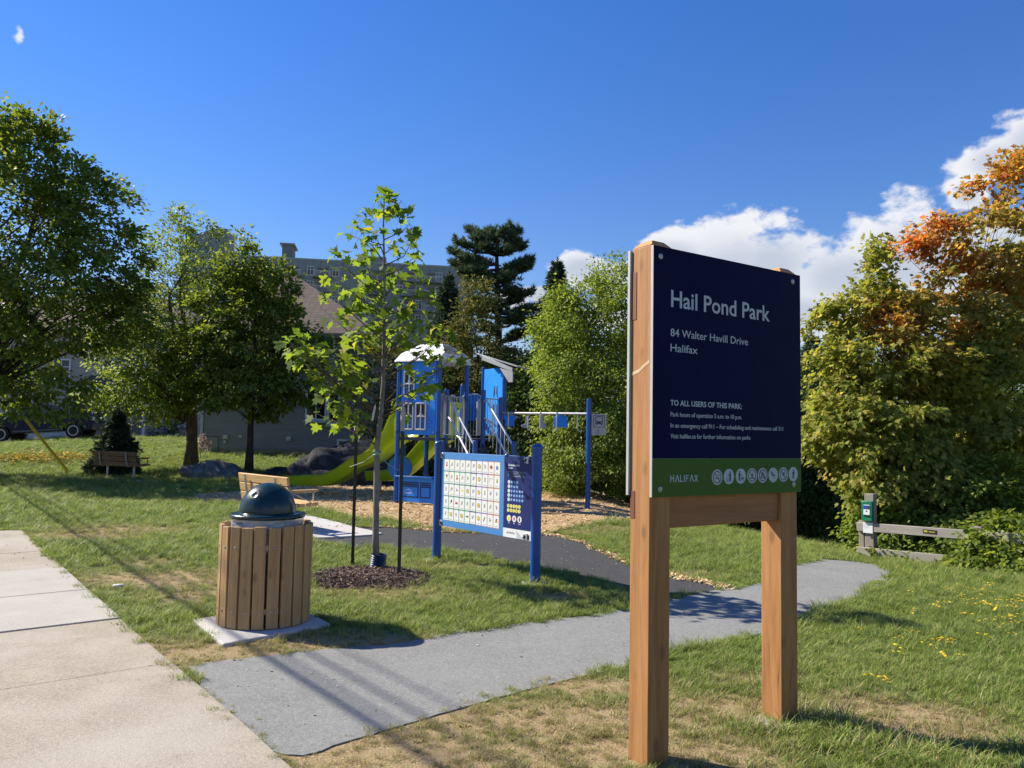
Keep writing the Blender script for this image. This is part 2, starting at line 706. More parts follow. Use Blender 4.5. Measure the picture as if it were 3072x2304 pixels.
# dry, worn patches of the lawn: (x, y, rx, ry, strength)
DRY = [(*gnd(600, 2085), .15, .3, 1.0), (*gnd(680, 2190), .12, .3, 1.0), (*gnd(790, 2275), .2, .2, 1.0), (*gnd(620, 1960), .75, .35, 1.0), (*gnd(900, 1935), .9, .35, .7), (*gnd(1120, 1935), .6, .3, .8), (*gnd(240, 1610), .9, .45, .9), (*gnd(370, 1590), 1.0, .5, .75),
       (*gnd(470, 1740), .9, .6, .8), (*gnd(560, 1790), .6, .4, .55), (*gnd(430, 1690), .5, .4, .5), (*gnd(300, 1505), 1.2, .3, .6),
       (*gnd(1200, 2260), 1.1, .35, 1.0), (*gnd(1600, 2160), 1.1, .35, .85), (*gnd(1780, 2060), .5, .22, 1.0), (*gnd(1880, 2230), .6, .3, .7), (*gnd(1050, 2290), .7, .25, 1.0),
       (*gnd(2260, 2040), .28, .14, .9), (*gnd(2680, 2150), .55, .22, 1.0), (*gnd(2800, 2200), .5, .2, .9), (*gnd(2560, 2110), .35, .2, .7), (*gnd(2220, 2130), .5, .3, .7), (*gnd(2100, 2260), .5, .3, .6),
       (*gnd(1850, 1590), .9, .5, .5), (*gnd(1750, 1600), .6, .35, .55), (*gnd(2050, 1725), .5, .2, .6), (*gnd(1200, 1790), 1.0, .35, .35), (*gnd(1100, 1770), .9, .35, .5),
       (*gnd(1330, 1700), .6, .3, .5), (*gnd(2560, 1655), .5, .5, .6), (*gnd(700, 1900), .5, .3, .3), (*gnd(1655, 1790), .3, .15, .9),
       (*gnd(450, 1940), .5, .3, .5), (*gnd(2900, 2230), .8, .3, .3)]


def dryness(x, y):
    d = np.zeros(np.shape(x))
    w = fbm(x * 1.7, y * 1.7, 5)
    for (a, b, rx, ry, s) in DRY:
        q = ((x - a) / rx) ** 2 + ((y - b) / ry) ** 2
        d = np.maximum(d, s * np.exp(-q * .9))
    d = d * (.35 + 1.3 * w) + .3 * np.maximum(fbm(x * .8, y * .8, 9) - .56, 0)
    return np.clip(d, 0, 1)


# ---- ground sheet
def build_ground():
    xs = np.concatenate([np.linspace(-900, -70, 14), np.linspace(-60, -20, 20), np.arange(-19, -9, .5), np.arange(-9, 8, .2), np.arange(8, 16, .5), np.linspace(17, 60, 22), np.linspace(70, 900, 12)])
    ys = np.concatenate([[-200, -80, -30, -12, -5], np.arange(-2, 2, .5), np.arange(2, 14, .2), np.arange(14, 30, .5), np.arange(30, 60, 1.5), np.linspace(62, 160, 14), [220, 320, 500, 800, 1400]])
    X, Yv = np.meshgrid(xs, ys)
    Z = H(X, Yv)
    nx, ny = len(xs), len(ys)
    me = bpy.data.meshes.new('ground')
    vs = np.stack([X.ravel(), Yv.ravel(), Z.ravel()], 1)
    i = np.arange(nx * ny).reshape(ny, nx)
    q = np.stack([i[:-1, :-1].ravel(), i[:-1, 1:].ravel(), i[1:, 1:].ravel(), i[1:, :-1].ravel()], 1)
    me.from_pydata(vs.tolist(), [], q.tolist())
    a = me.attributes.new('dry', 'FLOAT', 'POINT')
    a.data.foreach_set('value', dryness(X.ravel(), Yv.ravel()).astype(np.float32))
    t = NT('lawn_soil')
    p = t.pos()
    n = t.noise(9, 6, .65, p)
    fine = t.noise(60, 4, .7, p)
    g = t.ramp(t.math('ADD', t.math('MULTIPLY', n, .6), t.math('MULTIPLY', fine, .4)), [(.3, (.075, .10, .028)), (.5, (.125, .165, .045)), (.7, (.20, .22, .07))])
    s = t.ramp(fine, [(.3, (.20, .14, .075)), (.55, (.36, .27, .15)), (.75, (.52, .42, .26))])
    df = t.math('ADD', t.math('MULTIPLY', t.attr('dry'), 1.5), t.math('MULTIPLY', t.math('SUBTRACT', n, .5), .8), clamp=True)
    t.base(t.mix(df, g, s)).set(rough=.95, spec=.1)
    t.bump(fine, .8, .02)
    o = link('ground', me, None, [t.m])
    tag(o, kind='structure')


build_ground()


# ---- paved surfaces
def asphalt(name, lo, mid, hi, fleck):
    t = NT(name)
    p = t.pos()
    v = t.voro(190, p)
    c = t.ramp(v, [(.0, hi), (.35, mid), (.75, lo)])
    r = t.voro(190, p, out='Color')
    c = t.mix(.5, c, t.ramp(r, [(0, lo), (.5, mid), (1, hi)]))
    gr = t.noise(60, 3, .8, p)
    c = t.mix(.55, c, t.ramp(gr, [(.36, lo), (.5, mid), (.64, hi)]))
    big = t.noise(1.3, 5, .6, p)
    c = t.mix(t.math('MULTIPLY', t.ramp(big, [(.35, 0.0), (.7, 1.0)]), .35), c, tuple(x * 1.35 for x in mid))
    st = t.noise(3.7, 6, .7, p)
    c = t.mix(t.math('MULTIPLY', t.ramp(st, [(.5, 0.0), (.75, 1.0)]), .3), c, tuple(x * .6 for x in mid))
    f = t.ramp(t.noise(26, 2, .5, p), [(.76, 0.0), (.8, 1.0)])
    c = t.mix(t.math('MULTIPLY', f, fleck), c, (.5, .5, .47))
    t.base(c).set(rough=.9, spec=.2)
    t.bump(t.math('ADD', v, t.math('MULTIPLY', t.noise(45, 3, .6, p), .8)), .7, .006)
    return t.m


grey_asphalt = asphalt('grey_asphalt', (.12, .123, .118), (.225, .228, .218), (.36, .362, .35), .5)
dark_asphalt = asphalt('dark_asphalt', (.028, .028, .03), (.055, .055, .058), (.115, .115, .12), .2)
drape('asphalt_path', smooth_poly(GREY, .09, .012, 1), .008, grey_asphalt, .35, .05)
drape('playground_path', smooth_poly(DARK, .09, .02, 2), .007, dark_asphalt, .35, .05)


def concrete(name, lo, hi, warm=0.0, agg=.5):
    t = NT(name)
    p = t.pos()
    v = t.voro(120, p)
    n = t.noise(2.2, 6, .62, p)
    f = t.noise(85, 3, .75, p)
    c = t.ramp(t.math('ADD', t.math('MULTIPLY', n, .35), t.math('MULTIPLY', f, .65)), [(.36, lo), (.62, hi)])
    c = t.mix(t.math('MULTIPLY', t.ramp(v, [(.0, 1.0), (.4, 0.0)]), agg), c, tuple(x * .45 for x in lo))
    gr = t.noise(52, 3, .8, p)
    c = t.mix(agg, c, t.mix(.5, c, t.ramp(gr, [(.38, tuple(x * .55 for x in lo)), (.5, hi), (.62, tuple(min(1, x * 1.35) for x in hi))])))
    pk = t.ramp(t.noise(.9, 3, .5, p), [(.45, 0.0), (.65, 1.0)])
    c = t.mix(t.math('MULTIPLY', pk, .4 + warm), c, (.42, .385, .335))
    st = t.ramp(t.noise(5.5, 6, .75, p), [(.55, 0.0), (.8, 1.0)])
    c = t.mix(t.math('MULTIPLY', st, .3), c, tuple(x * .6 for x in lo))
    t.base(c).set(rough=.88, spec=.25)
    t.bump(t.math('ADD', t.math('MULTIPLY', v, .6), f), .55, .005)
    return t.m


conc_old = concrete('old_concrete', (.215, .188, .148), (.385, .34, .268), .1, .5)
conc_new = concrete('pale_concrete', (.31, .29, .252), (.425, .402, .36), .05, .2)
conc_pad = concrete('pad_concrete', (.38, .37, .36), (.52, .505, .49), 0, .12)


def build_sidewalk():
    a = Vector(SW_R[0]).to_3d()
    b = Vector(SW_R[-1]).to_3d()
    d = (b - a).normalized()
    nrm = Vector((d.y, -d.x, 0))            # away from the lawn
    if nrm.x > 0: nrm = -nrm
    def s_of(px, py): return (Vector(gnd(px, py)).to_3d() - a).dot(d)
    js = [0.0, s_of(136, 1655), s_of(191, 1705), s_of(255, 1774), s_of(364, 1859), s_of(518, 1994)]
    js += [js[-1] + 2.1, js[-1] + 4.2, js[-1] + 6.3]
    kinds = [0, 0, 1, 1, 0, 0, 0, 0]
    # the street-side cross joints run a little askew in the photograph; keep them square
    mb = MB()
    for i in range(len(js) - 1):
        g = .009 if i != 4 else .012
        s0, s1 = js[i] + g, js[i + 1] - g
        mb.m = kinds[i]
        w = 2.3
        N = 14
        def off(s):
            # follows the measured edge
            best = 0
            for p, q in zip(SW_R[:-1], SW_R[1:]):
                sp, sq = (Vector(p).to_3d() - a).dot(d), (Vector(q).to_3d() - a).dot(d)
                if sp <= s <= sq:
                    t = (s - sp) / (sq - sp)
                    best = -((Vector(p).to_3d().lerp(Vector(q).to_3d(), t)) - a).dot(nrm)
            return best
        near = [a + d * s - nrm * (off(s)) for s in np.linspace(s0, s1, N)]
        far = [a + d * s + nrm * w for s in np.linspace(s0, s1, N)]
        pts = [(p.x, p.y) for p in near] + [(p.x, p.y) for p in far[::-1]]
        dz = [.012, .012, .020, .020, .012, .018, .018, .018][i]
        mb.prism(pts, -.1, dz)
    o = mb.build('sidewalk', [conc_old, conc_new], None, smooth=0, bevel=.006, seg=2)
    tag(o, kind='structure')
    base = MB()
    p = [a + d * -.0 - nrm * .0, a + d * 14 - nrm * 0, a + d * 14 + nrm * 2.3, a + nrm * 2.3]
    base.prism([(q.x, q.y) for q in p], -.12, -.006)
    o2 = base.build('sidewalk_joint_bed', paint('joint_dirt', (.10, .085, .06), .95, .1), None, smooth=0)
    tag(o2, kind='structure')
    e = [a + d * -40 + nrm * 2.3, a + d * 20 + nrm * 2.3, a + d * 20 + nrm * 2.45, a + d * -40 + nrm * 2.45]
    mb = MB(); mb.prism([(q.x, q.y) for q in e], -.25, .015)
    tag(mb.build('kerb', conc_old, None, smooth=0, bevel=.01), kind='structure')
    e = [a + d * -60 + nrm * 2.45, a + d * 30 + nrm * 2.45, a + d * 30 + nrm * 11, a + d * -60 + nrm * 11]
    mb = MB(); mb.prism([(q.x, q.y) for q in e], -.3, .008)
    tag(mb.build('road', dark_asphalt, None, smooth=0), kind='structure')
    return d, nrm, a


SW_D, SW_N, SW_A = build_sidewalk()
SWPOLY = [(SW_A.x, SW_A.y)] + SW_R[1:] + [((SW_A + SW_D * 16).x, (SW_A + SW_D * 16).y), ((SW_A + SW_D * 16 + SW_N * 11).x, (SW_A + SW_D * 16 + SW_N * 11).y), ((SW_A + SW_N * 11).x, (SW_A + SW_N * 11).y)]

drape('bench_pad', smooth_poly(BPAD, .25, .004, 3), .03, conc_pad, .4, .08)
PAD = [(-2.614, 6.49), (-2.09, 5.776), (-1.45, 6.44), (-1.974, 7.154)]
mb = MB()
mb.prism(PAD, -.08, .028)
tag(mb.build('litter_bin_pad', conc_pad, None, smooth=0, bevel=.012), kind='structure')


def chipmat(name, stops, scale=38):
    t = NT(name)
    p = t.pos()
    m = t.map(p, (1, 1.7, 1), (0, 0, .6))
    v = t.voro(scale, m, out='Color')
    dd = t.voro(scale, m)
    c = t.ramp(v, stops)
    c = t.mix(t.math('MULTIPLY', t.ramp(dd, [(.35, 0.0), (.75, 1.0)]), .55), c, tuple(x * .4 for x in stops[0][1]))  # crevice shade between the chips put into the colour
    big = t.noise(.8, 4, .6, p)
    c = t.mix(t.math('MULTIPLY', t.ramp(big, [(.4, 0.0), (.7, 1.0)]), .25), c, tuple(x * .55 for x in stops[0][1]))
    t.base(c).set(rough=.9, spec=.15)
    t.bump(t.math('SUBTRACT', 1.0, dd), .9, .03)
    return t.m


CH = [(.0, (.36, .21, .10)), (.35, (.60, .40, .20)), (.7, (.72, .53, .29)), (1.0, (.80, .66, .42))]
CHIPS_S = smooth_poly(CHIPS, .2, .04, 4)
drape('woodchip_surface', CHIPS_S, .022, chipmat('woodchip_bed', CH), .5, .03,
      crown=lambda x, y: .03 * (float(vnoise(np.array(x * 1.3), np.array(y * 1.3), 3)) - .5))

MULCH = [(MULCH_C[0] + .60 * (1 + .13 * math.sin(3 * a + 1) + .08 * math.sin(7 * a)) * math.cos(a), MULCH_C[1] + .54 * (1 + .13 * math.sin(2 * a) + .07 * math.sin(9 * a)) * math.sin(a)) for a in np.linspace(0, 2 * PI, 60, endpoint=False)]
MUL = [(.0, (.065, .042, .03)), (.5, (.15, .105, .078)), (1.0, (.31, .235, .18))]
drape('mulch_ring', MULCH, .006, chipmat('mulch_bed', MUL, 55), .06, .02,
      crown=lambda x, y: .075 * max(0, 1 - ((x - MULCH_C[0]) / .68) ** 2 - ((y - MULCH_C[1]) / .6) ** 2) + .014 * (float(vnoise(np.array(x * 30), np.array(y * 30), 3)) - .5))


def mulch_h(x, y):
    return Hf(x, y) + .006 + .075 * max(0, 1 - ((x - MULCH_C[0]) / .68) ** 2 - ((y - MULCH_C[1]) / .6) ** 2)


# concrete slab under the far bench, driveway of the house
LB = gnd(370, 1441)
tag(MB().box((0, 0, 0), (2.15, .95, .09), Matrix.Translation((LB[0] + .05, LB[1] + .1, Hf(*LB) - .01)) @ Matrix.Rotation(rad(-24), 4, 'Z')).build('far_bench_pad', conc_pad, None, 0, .01), kind='structure')
drape('driveway', [(-44, 38.2), (-24.0, 40.0), (-19.6, 40.6), (-19.4, 45.4), (-44, 45.4)], .02, conc_new, 1.5)
drape('front_walk', [(-19.4, 40.7), (-15.6, 40.2), (-15.4, 41.0), (-19.2, 41.9)], .024, conc_new, 1.0)


# ---- scattered ground cover: points with per-point attributes, instancing a few small meshes
def scatter(name, label, cat, pts, scl, dry, variants, tilt=.25):
    me = bpy.data.meshes.new(name)
    n = len(pts)
    me.vertices.add(n)
    me.vertices.foreach_set('co', np.asarray(pts, np.float32).ravel())
    for nm, arr in (('scl', scl), ('dry', dry)):
        a = me.attributes.new(nm, 'FLOAT', 'POINT')
        a.data.foreach_set('value', np.asarray(arr, np.float32))
    o = link(name, me)
    hc = bpy.data.collections.new(name + '_kit')
    for v in variants: hc.objects.link(v)
    g = bpy.data.node_groups.new(name + '_scatter', 'GeometryNodeTree')
    g.interface.new_socket('Geometry', in_out='INPUT', socket_type='NodeSocketGeometry')
    g.interface.new_socket('Geometry', in_out='OUTPUT', socket_type='NodeSocketGeometry')
    N, L = g.nodes, g.links
    gi, go = N.new('NodeGroupInput'), N.new('NodeGroupOutput')
    iop = N.new('GeometryNodeInstanceOnPoints')
    ci = N.new('GeometryNodeCollectionInfo')
    ci.inputs['Collection'].default_value = hc
    ci.inputs['Separate Children'].default_value = True
    ci.inputs['Reset Children'].default_value = True
    iop.inputs['Pick Instance'].default_value = True
    m2p = N.new('GeometryNodeMeshToPoints')
    L.new(gi.outputs[0], m2p.inputs['Mesh'])
    L.new(m2p.outputs[0], iop.inputs['Points'])
    L.new(ci.outputs[0], iop.inputs['Instance'])
    rv = N.new('FunctionNodeRandomValue')
    rv.data_type = 'FLOAT_VECTOR'
    rv.inputs[0].default_value = (-tilt, -tilt, 0)
    rv.inputs[1].default_value = (tilt, tilt, 6.283)
    L.new(rv.outputs[0], iop.inputs['Rotation'])
    na = N.new('GeometryNodeInputNamedAttribute')
    na.data_type = 'FLOAT'
    na.inputs[0].default_value = 'scl'
    L.new(na.outputs[0], iop.inputs['Scale'])
    L.new(iop.outputs[0], go.inputs[0])
    md = o.modifiers.new('scatter', 'NODES')
    md.node_group = g
    tag(o, label, cat, kind='stuff')
    return o


def hidden(name, me, m):
    me.materials.append(m)
    return bpy.data.objects.new(name, me)


def blade_clump(seed, n, rad_, hmin, hmax, w, lean):
    rng = np.random.default_rng(seed)
    vs, fs = [], []
    for k in range(n):
        a, r = rng.uniform(0, 2 * PI), rad_ * math.sqrt(rng.uniform(0, 1))
        bx, by = r * math.cos(a), r * math.sin(a)
        h = rng.uniform(hmin, hmax)
        th = rng.uniform(0, 2 * PI)
        ln = h * lean * rng.uniform(.2, 1.3)
        ox, oy = math.cos(th), math.sin(th)
        sx, sy = -oy, ox
        i = len(vs)
        for t, ww in ((0, 1.0), (.5, .85)):
            cx, cy, cz = bx + ox * ln * t * t, by + oy * ln * t * t, h * t * (1 - .12 * t)
            for s in (-1, 1): vs.append((cx + sx * s * w * ww / 2, cy + sy * s * w * ww / 2, cz))
        t = .85
        cx, cy, cz = bx + ox * ln * t * t, by + oy * ln * t * t, h * t * (1 - .12 * t)
        for s in (-1, 1): vs.append((cx + sx * s * w * .45 / 2, cy + sy * s * w * .45 / 2, cz))
        vs.append((bx + ox * ln * 1.15, by + oy * ln * 1.15, h * .95))
        fs += [(i, i + 1, i + 3, i + 2), (i + 2, i + 3, i + 5, i + 4), (i + 4, i + 5, i + 6)]
    me = bpy.data.meshes.new('blade_clump')
    me.from_pydata(vs, [], fs)
    return me


def grassmat():
    t = NT('grass_blades')
    r = t.island()
    dry = t.attr('dry', 'INSTANCER')
    p = t.pos()
    patch = t.noise(.55, 4, .6, p)
    green = t.ramp(t.math('ADD', t.math('MULTIPLY', r, .55), t.math('MULTIPLY', patch, .45)),
                   [(.2, (.095, .145, .028)), (.42, (.175, .245, .045)), (.62, (.275, .34, .075)), (.82, (.42, .46, .16))])
    straw = t.ramp(r, [(0, (.27, .20, .09)), (.5, (.42, .33, .17)), (1, (.55, .45, .27))])
    f = t.math('GREATER_THAN', t.math('ADD', t.math('MULTIPLY', dry, 1.0), .06), t.math('FRACT', t.math('MULTIPLY', r, 7.31)))
    c = t.mix(f, green, straw)
    t.base(c).set(rough=.55, spec=.3)
    tr = t.n.new('ShaderNodeBsdfTranslucent')
    t.l.new(t.mix(.35, c, (.35, .5, .06)), tr.inputs['Color'])
    mx = t.n.new('ShaderNodeMixShader')
    mx.inputs[0].default_value = .38
    t.l.new(t.b.outputs[0], mx.inputs[1])
    t.l.new(tr.outputs[0], mx.inputs[2])
    t.l.new(mx.outputs[0], t.out.inputs['Surface'])
    return t.m


GM = grassmat()
NOGROW = [(SWPOLY, -.03), (GREY, -.04), (DARK, -.03), (CHIPS_S, -.06), (BPAD, -.03), (PAD, -.01), (MULCH, -.1)]


def growable(x, y):
    k = np.ones(x.shape, bool)
    ragged = fbm(x * 7, y * 7, 31)
    for poly, g in NOGROW:
        k &= ~inside(seg_grow(poly, g - .05), x, y)
        k &= ~(inside(seg_grow(poly, g + .03), x, y) & (ragged > .47))
    return k


def build_grass():
    rng = np.random.default_rng(11)
    allp, alls, alld = [], [], []
    # zones: y range, x half-width factor, clumps per m2, scale
    for (y0, y1, dens, sc) in ((2.6, 6.0, 560, .82), (6.0, 9.0, 360, .9), (9.0, 14.0, 170, 1.25), (14.0, 22.0, 80, 1.6), (22.0, 31.0, 38, 2.1), (31.0, 46.0, 14, 2.6)):
        xl, xr = -(y1 * .72 + 2.0), (y1 * .70 + 2.0)
        if y0 >= 14: xr = 7.0 if y0 < 22 else 1.0
        if y0 >= 31: xr = -6.0
        n = int((y1 - y0) * (xr - xl) * dens)
        x, y = rng.uniform(xl, xr, n), rng.uniform(y0, y1, n)
        k = (x > -(y * .72 + 2.0)) & (x < (y * .70 + 2.0))
        x, y = x[k], y[k]
        k = growable(x, y)
        x, y = x[k], y[k]
        d = dryness(x, y)
        thin = fbm(x * 2.3, y * 2.3, 21)
        k = rng.uniform(0, 1, len(x)) > np.clip(d * .75 - .12, 0, .6)
        x, y, d, thin = x[k], y[k], d[k], thin[k]
        s = sc * (.62 + .75 * thin) * rng.uniform(.75, 1.25, len(x)) * (1 - .5 * d)
        # uncut tufts at the foot of the posts
        for (px, py, rr) in ((1.70, 4.45, .4), (2.0, 4.3, .4), (2.5, 3.9, .6)):
            q = np.hypot(x - px, y - py)
            s = s * (1 + .3 * np.exp(-(q / rr) ** 2))
        q = np.hypot(x - .72, y - 3.66)
        s = s * (1 - .5 * np.exp(-(q / .3) ** 2))
        allp.append(np.stack([x, y, H(x, y) - .004], 1)); alls.append(s); alld.append(d)
    # weeds in the sidewalk joint and along its edge
    a_, c_ = np.array(gnd(0, 2068)), np.array(gnd(518, 1994))
    for (p0, p1, n, sp, s0) in ((a_, c_, 60, .012, .22), (np.array(SW_R[5]), np.array(SW_R[-1]), 90, .035, .45), (np.array(SW_R[0]), np.array(SW_R[5]), 160, .03, .5)):
        t = rng.uniform(0, 1, n)
        x = p0[0] + (p1[0] - p0[0]) * t + rng.normal(0, sp, n)
        y = p0[1] + (p1[1] - p0[1]) * t + rng.normal(0, sp, n)
        allp.append(np.stack([x, y, np.zeros(n) + .002], 1)); alls.append(rng.uniform(.5, 1.1, n) * s0); alld.append(rng.uniform(.2, .9, n))
    P, S, D = np.concatenate(allp), np.concatenate(alls), np.concatenate(alld)
    kit = [hidden('grass_tuft', blade_clump(i, 40, .06, .026, .066, .0044, 1.0), GM) for i in range(4)]
    kit.append(hidden('grass_tuft', blade_clump(9, 26, .045, .05, .105, .0046, 1.0), GM))
    kit.append(hidden('grass_tuft', blade_clump(10, 34, .07, .02, .05, .006, 1.2), GM))
    kit.append(hidden('grass_tuft', blade_clump(12, 13, .035, .012, .03, .016, 2.2), GM))
    scatter('grass', 'short mown lawn grass with dry straw coloured patches', 'grass', P, S, D, kit)


build_grass()


def build_chips():
    rng = np.random.default_rng(5)
    P = np.array(CHIPS)
    n = 52000
    x, y = rng.uniform(P[:, 0].min() - .3, P[:, 0].max() + .3, n), rng.uniform(P[:, 1].min() - .3, P[:, 1].max(), n)
    k = inside(seg_grow(CHIPS_S, .12), x, y)
    x, y = x[k], y[k]
    s = rng.uniform(.7, 1.5, len(x))
    # strays along the dark path
    D = np.array(DARK)
    m = 900
    i = rng.integers(0, 13, m)
    t = rng.uniform(0, 1, m)
    sx = D[i, 0] * (1 - t) + D[i + 1, 0] * t + rng.normal(0, .045, m)
    sy = D[i, 1] * (1 - t) + D[i + 1, 1] * t + rng.normal(.02, .055, m)
    x, y, s = np.concatenate([x, sx]), np.concatenate([y, sy]), np.concatenate([s, rng.uniform(.5, 1, m)])
    z = H(x, y) + .032 + .03 * (vnoise(x * 1.3, y * 1.3, 3) - .5)
    z[-m:] = H(sx, sy) + .02
    t = NT('wood_chips')
    r = t.objrand()
    t.base(t.ramp(r, [(0, (.42, .25, .12)), (.3, (.62, .42, .21)), (.65, (.74, .55, .31)), (1, (.82, .69, .45))])).set(rough=.85, spec=.2)
    kit = []
    for j in range(4):
        mb = MB()
        q = random.Random(j)
        for c in range(3):
            l, w = q.uniform(.03, .06), q.uniform(.012, .022)
            mtx = Matrix.Translation((q.uniform(-.04, .04), q.uniform(-.04, .04), q.uniform(-.004, .008))) @ Euler((q.uniform(-.5, .5), q.uniform(-.5, .5), q.uniform(0, 6.3))).to_matrix().to_4x4()
            mb.prism([(-l / 2, -w / 2), (l / 2 * .8, -w / 2 * .7), (l / 2, w / 2 * .6), (-l / 2 * .9, w / 2)], -.003, .003, mtx)
        o = mb.build('wood_chip', t.m, None, 0)
        COL.objects.unlink(o)
        kit.append(o)
    scatter('loose_wood_chips', 'pale loose wood chips covering the playground floor', 'wood chips', np.stack([x, y, z], 1), s, np.zeros(len(x)), kit, .28)
    # mulch bits round the young tree
    t = NT('mulch_bits')
    t.base(t.ramp(t.objrand(), MUL)).set(rough=.9, spec=.15)
    kit = []
    for j in range(3):
        mb = MB()
        q = random.Random(j + 50)
        for c in range(3):
            l, w = q.uniform(.02, .055), q.uniform(.006, .014)
            mtx = Matrix.Translation((q.uniform(-.03, .03), q.uniform(-.03, .03), q.uniform(0, .012))) @ Euler((q.uniform(-.6, .6), q.uniform(-.6, .6), q.uniform(0, 6.3))).to_matrix().to_4x4()
            mb.prism([(-l / 2, -w / 2), (l / 2, -w / 2 * .6), (l / 2, w / 2 * .6), (-l / 2, w / 2)], -.003, .003, mtx)
        o = mb.build('mulch_bit', t.m, None, 0)
        COL.objects.unlink(o)
        kit.append(o)
    n = 2300
    a, r = rng.uniform(0, 2 * PI, n), np.sqrt(rng.uniform(0, 1, n)) * 1.06
    x, y = MULCH_C[0] + .66 * r * np.cos(a), MULCH_C[1] + .59 * r * np.sin(a)
    z = np.array([mulch_h(p, q) + .004 for p, q in zip(x, y)])
    scatter('loose_mulch', 'dark brown bark mulch mounded round the staked young tree', 'mulch', np.stack([x, y, z], 1), rng.uniform(.7, 1.4, n), np.zeros(n), kit, .4)


build_chips()


def build_grit():
    """loose pale and dark grit on the paved surfaces"""
    rng = np.random.default_rng(77)
    xs, ys, zs = [], [], []
    for poly, z, n in ((GREY, .008, 420), (DARK, .008, 300), (SWPOLY[:len(SW_R)] + [((SW_A + SW_D * 9 + SW_N * 2).x, (SW_A + SW_D * 9 + SW_N * 2).y), ((SW_A + SW_N * 2).x, (SW_A + SW_N * 2).y)], .015, 160)):
        P = np.array(poly)
        x, y = rng.uniform(P[:, 0].min(), P[:, 0].max(), n * 3), rng.uniform(P[:, 1].min(), P[:, 1].max(), n * 3)
        k = inside(poly, x, y) & (fbm(x * 1.1, y * 1.1, 40) > .5)
        xs.append(x[k][:n]); ys.append(y[k][:n]); zs.append(H(x[k][:n], y[k][:n]) + z)
    x, y, z = np.concatenate(xs), np.concatenate(ys), np.concatenate(zs)
    t = NT('grit_stone')
    t.base(t.ramp(t.objrand(), [(0, (.16, .15, .135)), (.3, (.3, .28, .25)), (.6, (.5, .48, .44)), (1, (.68, .66, .62))], 'CONSTANT')).set(rough=.9, spec=.2)
    kit = []
    for j in range(4):
        q = random.Random(j + 90)
        mb = MB()
        pts = [(.006 * q.uniform(.6, 1.3) * math.cos(a), .0045 * q.uniform(.6, 1.3) * math.sin(a)) for a in np.linspace(0, 2 * PI, 7, endpoint=False)]
        mb.prism(pts, -.001, .004)
        o = mb.build('grit', t.m, None, 0)
        COL.objects.unlink(o)
        kit.append(o)
    scatter('loose_grit', 'loose pale and dark grit lying on the paths and sidewalk', 'grit', np.stack([x, y, z], 1), rng.uniform(.4, 1.5, len(x)), np.zeros(len(x)), kit, .2)


build_grit()


def build_flowers():
    rng = np.random.default_rng(8)
    t = NT('yellow_petals')
    t.base(t.ramp(t.objrand(), [(0, (.62, .40, .01)), (1, (.80, .60, .03))])).set(rough=.6)
    g = paint('flower_stem', (.10, .16, .04), .7)
    kit = []
    for j in range(3):
        mb = MB()
        q = random.Random(j)
        for c in range(3):
            x, y, h = q.uniform(-.06, .06), q.uniform(-.06, .06), q.uniform(.06, .13)
            mb.m = 1
            mb.tube([(x, y, 0), (x + .006, y, h * .6), (x + .01, y + .004, h)], .0014, 4)
            mb.m = 0
            tl = Matrix.Translation((x + .01, y + .004, h)) @ Euler((q.uniform(-.5, .5), q.uniform(-.5, .5), 0)).to_matrix().to_4x4()
            pts = []
            for k in range(16):
                a = 2 * PI * k / 16
                rr = .014 if k % 2 else .008
                pts.append((rr * math.cos(a), rr * math.sin(a)))
            mb.prism(pts, 0, .003, tl)
            mb.lathe([(.005, .003), (.004, .006)], 6, tl)
        o = mb.build('flower', [t.m, g], None, 0)
        COL.objects.unlink(o)
        kit.append(o)
    xs, ys, ss = [], [], []
    for (px, py, sx, sy, n, s) in ((3030, 1830, .28, .45, 30, .85), (2990, 1790, .35, .3, 8, .85), (3060, 1880, .4, .5, 30, 1.0), (2900, 1930, .4, .25, 5, .85), (2990, 1990, .5, .3, 4, .9), (2830, 1970, .25, .12, 6, .9), (2655, 2075, .08, .05, 2, 1.0),
                             (150, 1385, 2.9, .9, 330, 2.2), (40, 1390, 1.2, .8, 150, 2.2), (120, 1380, .9, .8, 130, 2.3), (250, 1382, .7, .5, 50, 2.2), (1640, 1560, 1, 1, 0, 1)):
        c = gnd(px, py)
        for _ in range(n):
            xs.append(c[0] + rng.normal(0, sx)); ys.append(c[1] + rng.normal(0, sy)); ss.append(s * rng.uniform(.7, 1.2))
    x, y, s = np.array(xs), np.array(ys), np.array(ss)
    k = growable(x, y)
    x, y, s = x[k], y[k], s[k]
    scatter('yellow_wildflowers', 'small yellow wildflowers growing in the lawn', 'flowers', np.stack([x, y, H(x, y)], 1), s, np.zeros(len(x)), kit, .1)


build_flowers()


# ================================================================ PARK SIGN
cedar = wood('cedar_post', (.20, .085, .03), (.345, .165, .06), (.46, .25, .105), 2, .6, True, 0.0, True)
cedar_x = wood('cedar_beam', (.19, .07, .03), (.31, .13, .055), (.43, .21, .095), 0, .6, True, 0.0, True)
end_grain = paint('cedar_end_grain', (.50, .235, .10), .75, .3, .3, 30)
navy = paint('navy_panel', (.0018, .0036, .036), .55, .06, .08, 2)
sign_green = paint('green_panel', (.058, .115, .022), .55, .10, .06, 2)
lettering = paint('pale_lettering', (.42, .445, .49), .5, .4, .03, 2)
panel_edge = paint('panel_edge', (.40, .40, .39), .5, .5, .06, 8)
screw_metal = paint('screw_metal', (.30, .31, .30), .4, .5, .15, 60, metal=.7)
dark_ink = paint('dark_ink', (.03, .045, .05), .5, .4, .05, 4)
rubber = paint('black_plastic', (.012, .012, .013), .4, .5, .1, 20)


